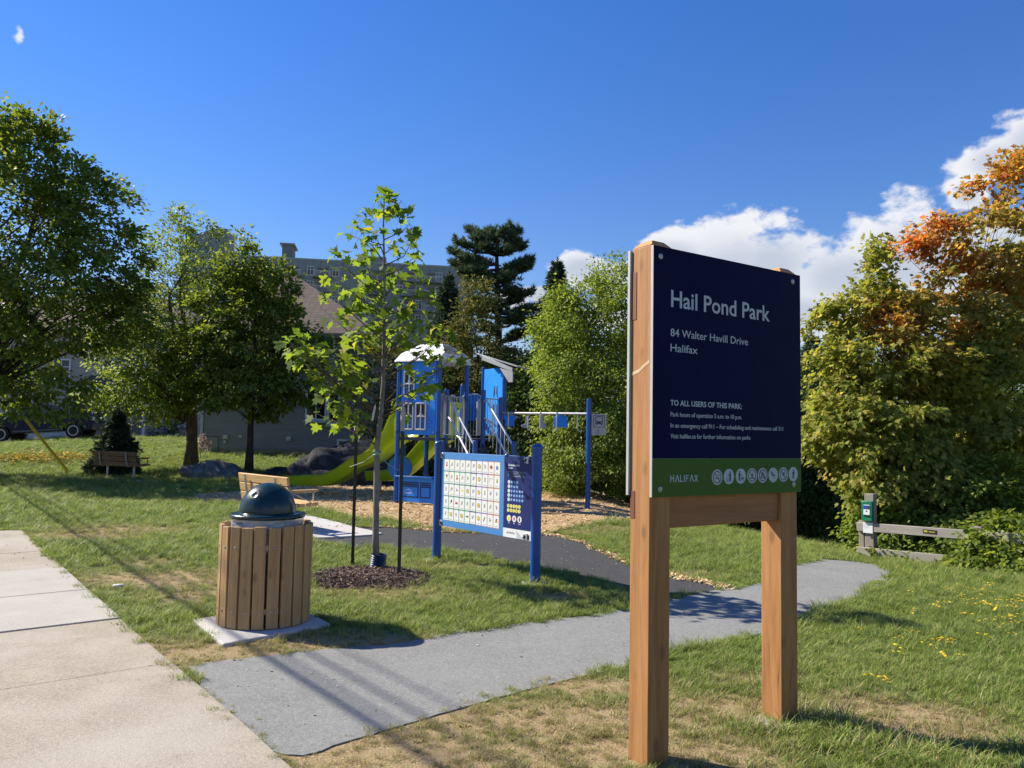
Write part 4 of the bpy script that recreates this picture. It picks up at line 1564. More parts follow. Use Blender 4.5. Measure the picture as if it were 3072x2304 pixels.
def build_bin():
    c = Vector((-2.03, 6.52, .028))
    root = empty('litter_bin', c)
    tag(root, 'round litter bin of vertical wooden slats with dark green dome lid', 'litter bin')
    n = 21
    R = .352
    rng = random.Random(3)
    for k in range(n):
        a = 2 * PI * (k + .35) / n
        mb = MB()
        w, t, h = .091, .036, .795 + rng.uniform(-.006, .006)
        mb.box((0, 0, h / 2 + .006), (t, w, h))
        s = mb.build('slat', slat_wood, root, 40, .004)
        s.location = (R * math.cos(a), R * math.sin(a), 0)
        s.rotation_euler = (rng.uniform(-.006, .006), rng.uniform(-.005, .005), a)
        for z in (.135, .635):
            mb = MB()
            mb.lathe([(.010, t / 2 - .001), (.010, t / 2 + .002), (.006, t / 2 + .005), (.001, t / 2 + .006)], 12, Matrix.Translation((0, rng.uniform(-.012, .012), z)) @ Matrix.Rotation(rad(90), 4, 'Y'))
            mb.build('carriage_bolt', screw_metal, s, 30)
    hoopm = paint('hoop_steel', (.42, .43, .44), .4, .5, .2, 20, metal=.8)
    for z in (.135, .635):
        mb = MB()
        ring(mb, R - .026, R - .0185, z - .022, z + .022, 64)
        mb.build('hoop', hoopm, root, 30)
    mb = MB()
    mb.lathe([(.262, .03), (.27, .2), (.275, .79), (.268, .79), (.262, .2), (.255, .04)], 48)
    mb.build('inner_drum', paint('drum_dark_teal', (.015, .05, .055), .4), root, 40)
    # clear bag turned down over the drum
    t = NT('clear_bag')
    t.base((.75, .78, .82)).set(rough=.22, spec=.5)
    tr = t.n.new('ShaderNodeBsdfTransparent')
    mx = t.n.new('ShaderNodeMixShader')
    w = t.noise(7, 5, .6, t.map(t.tc(), (1, 1, 2.2)), dist=1.2)
    t.l.new(t.ramp(w, [(.3, .30), (.62, .62)]), mx.inputs[0])
    t.l.new(tr.outputs[0], mx.inputs[1]); t.l.new(t.b.outputs[0], mx.inputs[2])
    t.l.new(mx.outputs[0], t.out.inputs[0])
    t.bump(w, .8, .02)
    mb = MB()
    prof = [(.281, .58), (.287, .63), (.283, .69), (.289, .74), (.285, .80), (.290, .846)]
    N = 96
    vs, fs = [], []
    for i, (r, z) in enumerate(prof):
        for k in range(N):
            a = 2 * PI * k / N
            rr = r + .004 * math.sin(9 * a + i * 1.3) + .003 * math.sin(23 * a - i) + rng.uniform(-.0015, .0015)
            vs.append((rr * math.cos(a), rr * math.sin(a), z))
    for i in range(len(prof) - 1):
        for k in range(N):
            k2 = (k + 1) % N
            fs.append((i * N + k, i * N + k2, (i + 1) * N + k2, (i + 1) * N + k))
    mb.add(vs, fs)
    mb.build('bag', t.m, root, 60)
    lidm = NT('lid_plastic')
    f = lidm.noise(5, 5, .6)
    cc = lidm.ramp(f, [(.3, (.003, .016, .020)), (.7, (.007, .028, .033))])
    sc = lidm.noise(3, 6, .8, lidm.map(lidm.tc(), (14, 14, 2), (.3, .5, .2)), dist=.5)
    cc = lidm.mix(lidm.math('MULTIPLY', lidm.ramp(sc, [(.62, 0.0), (.72, 1.0)]), .25), cc, (.10, .2, .2))
    lidm.base(cc).set(rough=lidm.math('ADD', lidm.math('MULTIPLY', f, .2), .16), spec=.5)
    mb = MB()
    mb.lathe([(.292, .846), (.303, .850), (.307, .864), (.303, .878), (.280, .885), (.236, .888), (.230, .892)], 64, None, False)
    # dome with a round dimple moulded in towards the street and the sun
    dv = (at(764, 1487, 6.35) - c - Vector((0, 0, .892))).normalized()
    nl, nm = 72, 28
    vs, fs = [], []
    for i in range(nm + 1):
        ph = (PI / 2) * i / nm
        for k in range(nl):
            a = 2 * PI * k / nl
            d = Vector((math.cos(a) * math.cos(ph), math.sin(a) * math.cos(ph), math.sin(ph)))
            ang = math.acos(max(-1, min(1, d.dot(dv))))
            r = 1.0
            if ang < .17: r += -.035 * (1 - sstep(.03, .14, ang)) + .012 * math.exp(-((ang - .14) / .025) ** 2)
            vs.append((d.x * .229 * r, d.y * .229 * r, .892 + d.z * .242 * r))
    for i in range(nm):
        for k in range(nl):
            k2 = (k + 1) % nl
            fs.append((i * nl + k, i * nl + k2, (i + 1) * nl + k2, (i + 1) * nl + k))
    mb.add(vs, fs)
    mb.build('dome_lid', lidm.m, root, 60)


build_bin()

# ================================================================ BENCHES
bench_new = wood('new_bench_wood', (.44, .24, .09), (.60, .37, .17), (.74, .52, .28), 0, .6)
bench_old = wood('weathered_bench_wood', (.11, .058, .026), (.19, .105, .048), (.28, .165, .08), 0, .7, True, .04)
galv = paint('galvanised_steel', (.38, .39, .40), .42, .5, .18, 18, metal=.75)


def build_bench(label, loc, rz, length, top, wd, arms=True, steel=galv):
    """local x along the bench, +y towards the sitter's knees; seen from behind"""
    root = empty('park_bench', loc, rz)
    tag(root, label, 'bench')
    L = length
    th, ph = .04, .14
    back = [(-.0, top - .07), (.028, top - .07 - .155), (.056, top - .07 - .31)]
    for (y, z) in back:
        mb = MB()
        mb.box((0, 0, 0), (L, th, ph), Matrix.Translation((0, y, z)) @ Matrix.Rotation(rad(10), 4, 'X'))
        mb.build('back_plank', wd, root, 40, .006)
    for i in range(4):
        mb = MB()
        mb.box((0, .135 + i * .118, .437 - .012 + .006 * i), (L, .10, .055))
        mb.build('seat_plank', wd, root, 40, .006)
    for s in (-1, 1):
        x = s * L * .31
        mb = MB()
        mb.box((x, -.045, top - .24), (.06, .012, .44), Matrix.Identity(4) @ Matrix.Translation((0, .03, 0)) @ Matrix.Translation((x, 0, 0)) @ Matrix.Translation((-x, 0, 0)))
        m4 = Matrix.Translation((x, .0, top - .22)) @ Matrix.Rotation(rad(10), 4, 'X')
        mb = MB()
        mb.box((0, -.028, 0), (.055, .012, .42), m4)
        for z in (-.15, 0, .15):
            mb.lathe([(.012, 0), (.012, .008), (.006, .011)], 8, m4 @ Matrix.Translation((0, -.034, z)) @ Matrix.Rotation(rad(90), 4, 'X'))
        mb.box((x, .29, .385), (.055, .48, .012))
        mb.tube([(x, .08, .39), (x, .02, .46), (x, .05, .52)], .018, 8)
        f = mb.build('frame', steel, root, 40)
        mb = MB()
        mb.lathe([(.036, 0), (.036, .38)], 18, Matrix.Translation((x, .27, 0)))
        mb.lathe([(.09, .0), (.09, .010)], 18, Matrix.Translation((x, .27, 0)))
        mb.build('leg', steel, root, 40)
    if arms:
        for s in (-1, 1):
            x = s * (L / 2 - .06)
            mb = MB()
            mb.box((x, .30, .655), (.085, .50, .034))
            a = mb.build('armrest', wd, root, 40, .006)
            mb = MB()
            mb.box((x, .48, .55), (.035, .012, .19))
            mb.tube([(x, .12, .62), (x, .46, .46)], .009, 6)
            mb.tube([(x, .10, .63), (x, .52, .63)], .009, 6)
            mb.build('armrest_support', steel, a, 40)
    return root


bl, br = Vector((-4.6, 13.2, 0)), Vector((-3.46, 12.04, 0))
bd = (br - bl).normalized()
build_bench('pale new wooden bench behind the litter bin dome, facing the playground', (bl + br) / 2, math.atan2(bd.y, bd.x), 1.68, .875, bench_new)
bc = at(347, 1358, 23.7)
build_bench('dark weathered wooden bench on the shaded lawn in front of a small spruce', (bc.x - .05, 23.7, Hf(bc.x, 23.7) + .03), rad(-24), 1.86, .84, bench_old, True, galv)

# ================================================================ FENCE, DISPENSER
grey_wood_x = wood('grey_fence_rail', (.17, .15, .125), (.30, .275, .235), (.44, .41, .36), 0, .8, True, .5)
grey_wood_z = wood('grey_fence_post', (.14, .115, .09), (.25, .215, .175), (.38, .34, .29), 2, .8, True, .4)


def build_fence():
    a = Vector((5.62, 12.25, 0))
    b = at(2885, 1720, 11.25)
    b.z = 0
    d = (b - a).normalized()
    zg = Hf(a.x, a.y)
    root = empty('wooden_fence', (a.x, a.y, zg), math.atan2(d.y, d.x))
    tag(root, 'low grey two-rail wooden fence half overgrown by shrubs beside the path end', 'fence')
    slope = (Hf(*(a + d * 2.2).xy) - zg) / 2.2
    for x, h in ((.05, 1.02), (1.55, .62), (3.1, .62)):
        mb = MB()
        mb.box((x, .075, h / 2 - .15 + slope * x), (.14, .13, h + .3))
        p = mb.build('post', grey_wood_z, root, 40, .008)
    mb = MB()
    mb.box((-.075, .075, .22), (.085, .12, .74))
    mb.build('post', grey_wood_z, root, 40, .008)
    for z in (.50, .115):
        mb = MB()
        L = 3.3 if z > .3 else 1.75
        m4 = Matrix.Translation((0, 0, z)) @ Matrix.Rotation(-math.atan(slope), 4, 'Y')
        mb.box((L / 2 - .13, -.012, 0), (L, .04, .135), m4)
        r = mb.build('rail', grey_wood_x, root, 40, .006)
    mb = MB()
    mb.box((.95, -.036, .505 + slope * .95), (.19, .004, .055))
    pl = mb.build('name_plate', paint('plate_black', (.02, .02, .018), .4), root, 0)
    mb = MB()
    for q in range(2):
        mb.box((.895 + .0, -.0385, .513 + slope * .95 - .016 * q), (.05, .002, .011))
    for q in range(5):
        mb.box((.945 + q * .018, -.0385, .503 + slope * .95), (.013, .002, .012))
    mb.build('plate_lettering', paint('plate_yellow', (.62, .52, .05), .5), pl, 0)
    # bag dispenser on the tall post
    fr = root.matrix_basis if False else Matrix.Translation((a.x, a.y, zg)) @ Matrix.Rotation(math.atan2(d.y, d.x), 4, 'Z')
    dr = empty('bag_dispenser', fr @ Vector((.05, .008, .60)), math.atan2(d.y, d.x))
    tag(dr, 'green metal bag dispenser box fixed to the tall grey fence post', 'dispenser')
    gm = paint('dispenser_green', (.008, .17, .085), .4, .5, .08, 6)
    mb = MB(); mb.box((0, -.045, .155), (.165, .085, .31)); mb.build('case', gm, dr, 40, .008)
    mb = MB(); mb.box((.002, -.090, .175), (.098, .006, .155)); lb = mb.build('label_plate', white_print, dr, 0, .003)
    mb = MB(); mb.box((.002, -.0935, .215), (.094, .002, .06)); mb.build('label_band', paint('label_blue', (.02, .05, .35), .5), lb, 0)
    mb = MB(); mb.box((.03, -.0948, .215), (.022, .002, .05)); mb.lathe([(.012, 0), (.012, .002)], 12, Matrix.Translation((0, -.0935, .155)) @ Matrix.Rotation(rad(90), 4, 'X')); mb.build('label_print', dark_ink, lb, 0)
    mb = MB(); mb.box((.002, -.095, .088), (.09, .012, .018)); mb.build('bag_slot', rubber, dr, 0, .003)
    mb = MB(); mb.lathe([(.008, 0), (.008, .004)], 10, Matrix.Translation((0, -.088, .285)) @ Matrix.Rotation(rad(90), 4, 'X')); mb.build('lock', screw_metal, dr, 30)
    nt = empty('paper_notice', fr @ Vector((.05, -.036, .435)), math.atan2(d.y, d.x))
    tag(nt, 'white paper notice fixed on the fence post below the green dispenser', 'notice')
    mb = MB(); mb.box((0, -.002, .06), (.148, .003, .165)); mb.build('sheet', white_print, nt, 0)
    mb = MB()
    for q in range(4): mb.box((-.02 + .01 * (q % 2), -.0045, .11 - q * .016), (.085, .001, .004))
    mb.build('print_lines', paint('faint_print', (.5, .52, .55), .6), nt, 0)


build_fence()

# small dark steel post on the grass beyond the sign
p = gnd(2241, 1589)
r = empty('bollard', (p[0], p[1], Hf(*p)))
tag(r, 'thin dark green steel post in the grass, seen between the sign posts', 'bollard')
MB().lathe([(.045, -.2), (.045, .86), (.03, .885), (.002, .89)], 16).build('post', paint('bollard_green', (.01, .03, .022), .5), r, 40)
ring_ = MB()
ring(ring_, .046, .052, .70, .76, 16)
ring_.build('collar', rubber, r, 40)

# bleached flat stone lying in the lawn
p = gnd(356, 1768)
mb = MB()
rng = random.Random(2)
mb.prism([(p[0] + .055 * (1 + .2 * rng.random()) * math.cos(a), p[1] + .04 * (1 + .2 * rng.random()) * math.sin(a)) for a in np.linspace(0, 2 * PI, 11, endpoint=False)], .02, .05)
tag(mb.build('flat_stone', paint('bleached_stone', (.45, .46, .44), .8, .3, .1, 30), None, 40, .012), 'small pale flat stone lying in the grass beside the sidewalk', 'stone')


# ================================================================ PLAY STRUCTURE
play_post = paint('play_post_blue', (.004, .07, .32), .35, .5, .08, 5, coat=.2)
play_panel = paint('play_panel_blue', (.012, .225, .80), .42, .45, .06, 3)
slide_green = paint('lime_slide_plastic', (.44, .52, .012), .32, .5, .08, 3)
_n, _l = slide_green.node_tree.nodes, slide_green.node_tree.links
_tr = _n.new('ShaderNodeBsdfTranslucent')
_tr.inputs['Color'].default_value = (.62, .74, .02, 1)
_mx = _n.new('ShaderNodeMixShader')
_mx.inputs[0].default_value = .28
_l.new(_n['Principled BSDF'].outputs[0], _mx.inputs[1])
_l.new(_tr.outputs[0], _mx.inputs[2])
_l.new(_mx.outputs[0], _n['Material Output'].inputs[0])
play_grey = paint('play_grey', (.36, .37, .39), .45, .4, .06, 8)
rail_grey = paint('rail_grey', (.42, .43, .45), .35, .5, .06, 12, metal=.4)
roof_white = None


def roof_tiles():
    t = NT('scalloped_roof_plastic')
    v = t.map(t.tc(), (1, 1.15, 1))
    d = t.voro(8.5, v, feature='DISTANCE_TO_EDGE', rnd=.12)
    e = t.ramp(d, [(.02, .0), (.08, 1.0)])
    t.base(t.mix(e, (.50, .51, .53), (.74, .74, .75))).set(rough=.4, spec=.4)
    t.bump(e, .6, .012)
    return t.m


def build_play():
    P0 = Vector((-2.6, 17.7, 0))
    root = empty('play_structure', P0)
    tag(root, 'blue playground climber with toy house towers, lime slides, stairs and overhead beam', 'playground')
    e1, e2 = Vector((.866, -.5, 0)), Vector((.5, .866, 0))
    TW = Matrix.Identity(4)
    for i in range(3): TW[i][0], TW[i][1] = e1[i], e2[i]

    def w(x, y, z=0): return Vector((x, y, z)) - P0

    def post(p, top, r=.055, base=-.3, parent=root, nm='post'):
        mb = MB()
        mb.lathe([(r, base), (r, top - .012), (r * .8, top), (.002, top + .004)], 18, Matrix.Translation((p[0], p[1], 0)))
        return mb.build(nm, play_post, parent, 40)
    S = 1.12
    for (a, b, t) in ((0, 0, 3.24), (S, 0, 3.24), (0, S, 3.22), (S, S, 3.22)):
        p = TW @ Vector((a, b, 0))
        post(p, t)
    for (a, b, zs_) in ((0, 0, (.16, .56, 1.62, 3.1)), (S, 0, (.16, .56, 1.62, 3.1)), (0, S, (1.5,)), (S, S, (1.5, 2.4))):
        for z in zs_:
            mb = MB()
            p = TW @ Vector((a, b, z))
            mb.lathe([(.056, -.03), (.0615, -.028), (.0615, .028), (.056, .03)], 18, Matrix.Translation(p))
            mb.build('clamp_collar', paint('collar_blue', (.003, .045, .2), .4), root, 40)
    # deck of the house tower and of the landing
    deckm = paint('deck_grey', (.055, .058, .065), .6, .4, .12, 20)
    mb = MB()
    mb.box((S / 2, S / 2, 1.485), (S - .06, S - .06, .05), TW)
    mb.box((S / 2, .02, 1.475), (S - .12, .03, .07), TW)
    mb.build('deck', deckm, root, 30, .004)
    mb = MB()
    B = [(-1.63, 17.20), (-1.48, 17.50), (-.70, 17.96), (-.22, 18.65), (-.75, 19.55), (-1.2, 19.85), (-2.0, 18.67)]
    mb.prism([tuple((Vector(q) - P0.xy)) for q in B], 1.455, 1.505)
    mb.build('deck', deckm, root, 30, .004)
    # front panel of the toy house with raised windows
    mb = MB()
    PF = TW @ Matrix(((1, 0, 0, 0), (0, 0, -1, 0), (0, 1, 0, 0), (0, 0, 0, 1)))        # xy -> panel xz, +z towards the viewer
    out = [(.075, 1.60), (.11, 1.565), (1.01, 1.565), (1.045, 1.60), (1.045, 3.235), (.075, 3.235)]
    mb.prism(out, -.02, .01, PF)
    hp = mb.build('house_panel', play_panel, root, 30, .004)
    darkglass = paint('dark_opening', (.008, .010, .018), .35, .5, .05)
    for (a, b, z0, z1) in ((.155, .475, 2.42, 3.02), (.16, .462, 1.668, 2.292), (.503, .815, 1.668, 2.292)):
        mb = MB()
        mb.prism([(a + .03, z0 + .03), (b - .03, z0 + .03), (b - .03, z1 - .03), (a + .03, z1 - .03)], .008, .013, PF)
        pane = mb.build('window_opening', darkglass, hp, 0)
        mb = MB()
        # curtain shapes on the upper sashes
        mb.m = 0
        zm = (z0 + z1) / 2
        cx = (a + b) / 2
        fw = .036
        def R(x0, y0, x1, y1, h): mb.prism([(x0, y0), (x1, y0), (x1, y1), (x0, y1)], .010, h, PF)
        R(a, z0 + .02, a + fw, z1 - .02, .042); R(b - fw, z0 + .02, b, z1 - .02, .042)
        R(a + .02, z1 - fw, b - .02, z1, .0425); R(a + .02, z0, b - .02, z0 + fw, .0425)
        R(cx - fw / 2, z0 + fw, cx + fw / 2, z1 - fw, .038); R(a + fw, zm - .016, b - fw, zm + .016, .039)
        for s in (-1, 1):
            mb.prism([(cx, zm + .14), (cx, zm + .016), (cx + s * .09, zm + .016), (cx + s * .04, zm + .06)][::s], .010, .030, PF)
        mb.build('window_frame', play_grey, hp, 30, .006)
        mb = MB()
        for s in (-1, 1):
            xx = cx + s * .075
            mb.prism([(xx - .03, z0 + fw), (xx - .005, z0 + fw), (xx - .005, zm - .03), (xx - .03, zm - .03)], .0135, .016, PF)
            mb.prism([(xx + .01, z0 + fw), (xx + .03, z0 + fw), (xx + .03, zm - .05), (xx + .01, zm - .05)], .0135, .016, PF)
        mb.build('window_light', play_panel, hp, 0)
    mb = MB()
    for pts in ([(.635, 2.69), (.878, 2.685)], [(.635, 2.56), (.878, 2.555)], [(.637, 2.56), (.637, 2.69)], [(.876, 2.56), (.876, 2.69)],
                [(.85, 1.98), (1.0, 1.98)], [(.85, 1.90), (1.0, 1.90)], [(.85, 1.82), (1.0, 1.82)], [(.85, 1.74), (1.0, 1.74)], [(.88, 1.90), (.88, 1.98)], [(.95, 1.82), (.95, 1.90)], [(.88, 1.74), (.88, 1.82)]):
        bar(mb, pts[0], pts[1], .008, .009, .0125, PF)
    mb.build('moulded_brick', paint('panel_groove', (.006, .10, .42), .45), hp, 0)
    for (x, z) in ((.13, 1.63), (1.0, 1.63), (1.0, 2.38), (.12, 3.15)):
        mb = MB()
        mb.lathe([(.018, .01), (.016, .018), (.002, .02)], 10, PF @ Matrix.Translation((x, z, 0)))
        mb.build('bolt', screw_metal, hp, 30)
    # roof with clipped gable corners, both slopes
    rw = roof_tiles()
    mb = MB()
    for s in (0, 1):
        prof = [(-.06, 3.225, -.12), (-.06, 3.42, .12), (.24, 3.645, .44), (.88, 3.645, .44), (1.18, 3.42, .12), (1.18, 3.225, -.12)]
        vs = []
        for (x, z, y) in prof:
            yy = y if s == 0 else S - y
            vs.append(TW @ Vector((x, yy, z)))
        vs2 = [v + Vector((0, 0, .03)) for v in vs]
        n = len(vs)
        fs = [list(range(n)), [n + i for i in range(n)][::-1]] + [(i, (i + 1) % n, n + (i + 1) % n, n + i) for i in range(n)]
        mb.add(vs + vs2, fs)
    mb.box((S / 2, S / 2, 3.655), (.64, .28, .03), TW)
    for sx, xx in ((-1, -.06), (1, 1.18)):
        pts = [(xx, -.12, 3.225), (xx, S + .12, 3.225), (xx, S - .12, 3.42), (xx, .12, 3.42)]
        vs = [TW @ Vector(q) for q in pts] + [TW @ (Vector(q) + Vector((-.03 * sx, 0, 0))) for q in pts]
        mb.add(vs, [(0, 1, 2, 3), (7, 6, 5, 4), (0, 4, 5, 1), (1, 5, 6, 2), (2, 6, 7, 3), (3, 7, 4, 0)])
    mb.build('roof', rw, root, 20, .006)
    # toy kitchen counter below
    mb = MB()
    mb.prism([(.06, .06), (1.06, .05), (1.06, .60), (.06, .60)], -.015, .012, PF)
    kp = mb.build('counter_panel', play_panel, root, 30, .004)
    mb = MB()
    mb.box((.56, -.04, .62), (1.02, .17, .03), TW)
    mb.build('counter_top', paint('counter_blue', (.01, .11, .42), .4), kp, 30, .004)
    gd = paint('recess_navy', (.004, .012, .075), .5)
    for (a, b) in ((.13, .63), (.70, .96)):
        mb = MB()
        for q in ([(a, .17), (b, .17)], [(a, .40), (b, .40)], [(a, .49), (b, .49)], [(a, .165), (a, .50)], [(b, .165), (b, .50)]):
            bar(mb, q[0], q[1], .028, .010, .016, PF)
        bar(mb, (a + .03, .445), (b - .03, .445), .04, .010, .015, PF)
        mb.build('door_outline', gd, kp, 0)
    mb = MB()
    n = 14
    for k in range(n):
        a0, a1 = PI * k / n, PI * (k + 1) / n
        bar(mb, (.36 + .085 * math.cos(a0), .285 + .05 * math.sin(a0)), (.36 + .085 * math.cos(a1), .285 + .05 * math.sin(a1)), .008, .010, .015, PF)
    mb.build('arc_emblem', white_print, kp, 0)
    text('maker_name', 'jambette', .06, PF @ Matrix.Translation((.36, .238, .0125)), white_print, kp, .0004, 'CENTER', .001)
    # post and round spinner panel under the deck
    sp = w(-2.62, 18.9)
    post(sp, 1.5, .05)
    mb = MB()
    D4 = Matrix.Translation((sp.x - .07, sp.y - .08, .76)) @ Matrix.Rotation(rad(90), 4, 'X') @ Matrix.Rotation(rad(0), 4, 'Y')
    mb.lathe([(.0, -.012), (.27, -.012), (.285, .0), (.27, .014), (.0, .014)], 36, D4, False)
    rp = mb.build('round_panel', play_panel, root, 40)
    mb = MB()
    ring(mb, .27, .30, -.02, .02, 36, D4)
    mb.build('panel_rim', paint('rim_green', (.05, .22, .16), .4), rp, 40)
    mb = MB()
    mb.lathe([(.07, .014), (.06, .03), (.0, .032)], 14, D4)
    mb.build('spinner', paint('spinner_tan', (.30, .22, .10), .5), rp, 40)

    # slides
    def slide(path, side, walls, wid, nm_lbl):
        mb = MB()
        pts = [Vector(p) for p in path]
        # refine
        fine, wl_ = [], []
        for i in range(len(pts) - 1):
            p0, p1, p2, p3 = pts[max(0, i - 1)], pts[i], pts[i + 1], pts[min(len(pts) - 1, i + 2)]
            for k in range(6):
                t = k / 6
                fine.append(.5 * ((2 * p1) + (p2 - p0) * t + (2 * p0 - 5 * p1 + 4 * p2 - p3) * t * t + (3 * p1 - p0 - 3 * p2 + p3) * t ** 3))
                wl_.append(walls[i] * (1 - t) + walls[i + 1] * t)
        fine.append(pts[-1]); wl_.append(walls[-1])
        sd = Vector(side).normalized()
        vs, fs = [], []
        hw = wid / 2
        for i, p in enumerate(fine):
            t = (fine[min(i + 1, len(fine) - 1)] - fine[max(i - 1, 0)]).normalized()
            n = sd.cross(t)
            if n.z < 0: n = -n
            h = wl_[i]
            sec = [(-hw - .05, h - .02), (-hw - .02, h), (-hw + .02, h * .98), (-hw + .02, .12), (-hw + .09, .02), (0, 0), (hw - .09, .02), (hw - .02, .12), (hw - .02, h * .98), (hw + .02, h), (hw + .05, h - .02),
                   (hw + .015, h * .9), (hw + .01, .1), (hw - .07, -.03), (0, -.045), (-hw + .07, -.03), (-hw - .01, .1), (-hw - .015, h * .9)]
            for (a, b) in sec:
                up = Vector((0, 0, 1)) if h > .4 else n
                vs.append(p + sd * a + (n * b if b < .2 else n * .12 + up * (b - .12)))
        m = 18
        for i in range(len(fine) - 1):
            for k in range(m):
                k2 = (k + 1) % m
                fs.append((i * m + k, i * m + k2, (i + 1) * m + k2, (i + 1) * m + k))
        fs.append(list(range(m))[::-1]); fs.append([(len(fine) - 1) * m + k for k in range(m)])
        mb.add(vs, fs)
        s = mb.build('slide', slide_green, root, 50)
        s['label'] = nm_lbl
        return s
    L = lambda x, z: TW @ Vector((x, .55, z))
    slide([L(.02, 1.5), L(-.22, 1.47), L(-.55, 1.24), L(-.9, .98), L(-1.25, .83), L(-1.6, .70), L(-2.0, .48), L(-2.45, .31), L(-3.0, .26), L(-3.85, .25)], e2,
          [.95, .88, .45, .27, .25, .25, .25, .25, .24, .2], .56, 'longer lime green wave slide on the left')
    slide([w(-1.25, 19.45, 1.5), w(-1.5, 19.6, 1.48), w(-1.95, 19.9, 1.22), w(-2.4, 20.25, .80), w(-2.8, 20.5, .47), w(-3.15, 20.7, .36), w(-3.75, 21.0, .34)], (.5, .85, 0),
          [.8, .75, .34, .27, .26, .26, .22], .56, 'lime green slide behind the house tower')
    mb = MB()
    mb.lathe([(.03, 0), (.03, .26)], 10, Matrix.Translation(L(-3.5, 0))); mb.build('slide_leg', rail_grey, root, 30)
    mb = MB()
    q = w(-3.5, 20.9)
    mb.lathe([(.03, 0), (.03, .34)], 10, Matrix.Translation(q)); mb.build('slide_leg', rail_grey, root, 30)
    # lime hood over the rear slide
    mb = MB()
    m4 = frame(w(-1.32, 19.5, 0), (.55, .83, 0))
    mb.prism([(-.36, 1.55), (-.28, 1.55), (-.28, 2.25), (.28, 2.25), (.28, 1.55), (.36, 1.55), (.36, 2.4), (-.36, 2.4)], -.02, .02, m4 @ Matrix(((1, 0, 0, 0), (0, 0, -1, 0), (0, 1, 0, 0), (0, 0, 0, 1))))
    mb.build('slide_hood', slide_green, root, 30, .006)

    # landing posts
    Q1, Q2, R_, T1, T2 = w(-1.48, 17.5), w(-.66, 17.98), w(-1.27, 19.75), w(-.73, 19.6), w(-.18, 18.62)
    for p, t in ((Q1, 2.62), (Q2, 2.64), (R_, 2.86), (T1, 3.32), (T2, 3.32), (w(-.27, 18.4), 2.5)): post(p, t)
    d = Vector((.5, -.866, 0))
    B1, B2 = Q1 + d * 1.46, Q2 + d * 1.46
    post(B1, 1.47); post(B2, 1.47); post(B2 + Vector((-.14, -.55, 0)), 1.2, .05)

    def barrier(a, b, z0, z1, n, mat=rail_grey, arch=0.0):
        a, b = Vector((a.x, a.y, 0)), Vector((b.x, b.y, 0))
        t = (b - a).normalized()
        a2, b2 = a + t * .07, b - t * .07
        mb = MB()
        mb.tube([a2 + Vector((0, 0, z0)), a2 + Vector((0, 0, z1 - .06)), a2 + t * .06 + Vector((0, 0, z1)), b2 - t * .06 + Vector((0, 0, z1)), b2 + Vector((0, 0, z1 - .06)), b2 + Vector((0, 0, z0)), a2 + Vector((0, 0, z0))], .016, 8)
        for k in range(1, n + 1):
            p = a2.lerp(b2, k / (n + 1))
            mb.tube([p + Vector((0, 0, z0)), p + Vector((0, 0, z1))], .0095, 6, False)
        return mb.build('barrier', mat, root, 50)
    P1, P1b = TW @ Vector((S, 0, 0)), TW @ Vector((S, S, 0))
    barrier(P1, Q1, 1.58, 2.50, 4)
    barrier(Q2, T2, 1.58, 2.45, 6)
    barrier(P1b, R_, 1.58, 2.55, 9)
    barrier(R_, T1, 1.58, 2.62, 4)
    barrier(TW @ Vector((S, .12, 0)), P1b, 1.58, 2.45, 7)
    barrier(Q1, Q1 + (Q2 - Q1) * .34, 1.58, 2.48, 2)
    barrier(Q1 + (Q2 - Q1) * .76, Q2, 1.58, 2.42, 2)
    mb = MB()
    m4 = frame(w(-.98, 19.72, 0), (.95, -.3, 0))
    XZ = Matrix(((1, 0, 0, 0), (0, 0, -1, 0), (0, 1, 0, 0), (0, 0, 0, 1)))
    mb.prism([(-.22, 1.95), (.22, 1.95), (.22, 2.55), (.0, 2.66), (-.22, 2.55)], -.015, .015, m4 @ XZ)
    mb.build('play_panel', play_panel, root, 30, .004)
    # stair
    for s in range(6):
        mb = MB()
        f = (s + .5) / 6
        c = (Q1 + Q2) / 2 + d * (1.42 * f)
        z = 1.46 - 1.44 * (s + 1) / 7
        m4 = frame(c + Vector((0, 0, z)), Q2 - Q1)
        mb.box((0, 0, 0), (.84, .26, .045), m4)
        mb.build('stair_tread', deckm, root, 30, .004)
    for p in (Q1, Q2):
        mb = MB()
        a = p + d * .02 + Vector((0, 0, 1.36)); b = p + d * 1.46 + Vector((0, 0, .05))
        mb.tube([a, b], .045, 6)
        mb.build('stringer', deckm, root, 30)
        mb = MB()
        for dz in (0, -.42):
            a = p + d * .02 + Vector((0, 0, 2.36 + dz * .95)); a1 = p + d * .12 + Vector((0, 0, 2.40 + dz)); a2 = p + d * .2 + Vector((0, 0, 2.36 + dz)); b = p + d * 1.44 + Vector((0, 0, 1.36 + dz))
            b2 = b + Vector((0, 0, -.5)) if dz == 0 else b + d * .03
            mb.tube([a, a1, a2, b, b2] if dz == 0 else [a, a1, a2, b], .0235, 10)
        for k in range(6):
            f = (k + .7) / 7.0
            q = p + d * (.2 + 1.24 * f)
            zt = 2.36 - 1.0 * f
            mb.tube([q + Vector((0, 0, zt)), q + Vector((0, 0, zt - .82))], .0085, 6, False)
        mb.build('handrail', paint('bright_handrail', (.66, .66, .67), .3, .5, .05, 8, metal=.25), root, 50)
    # second tower: side panel with sunlight put into its blue, and pitched roof
    mb = MB()
    m4 = frame(T1, T2 - T1)
    Lw = (T2 - T1).length
    side = m4 @ XZ
    pts = [(.06, 1.6), (Lw - .06, 1.6), (Lw - .06, 3.25), (.06, 3.25)]
    mb.prism(pts, -.015, .015, side)
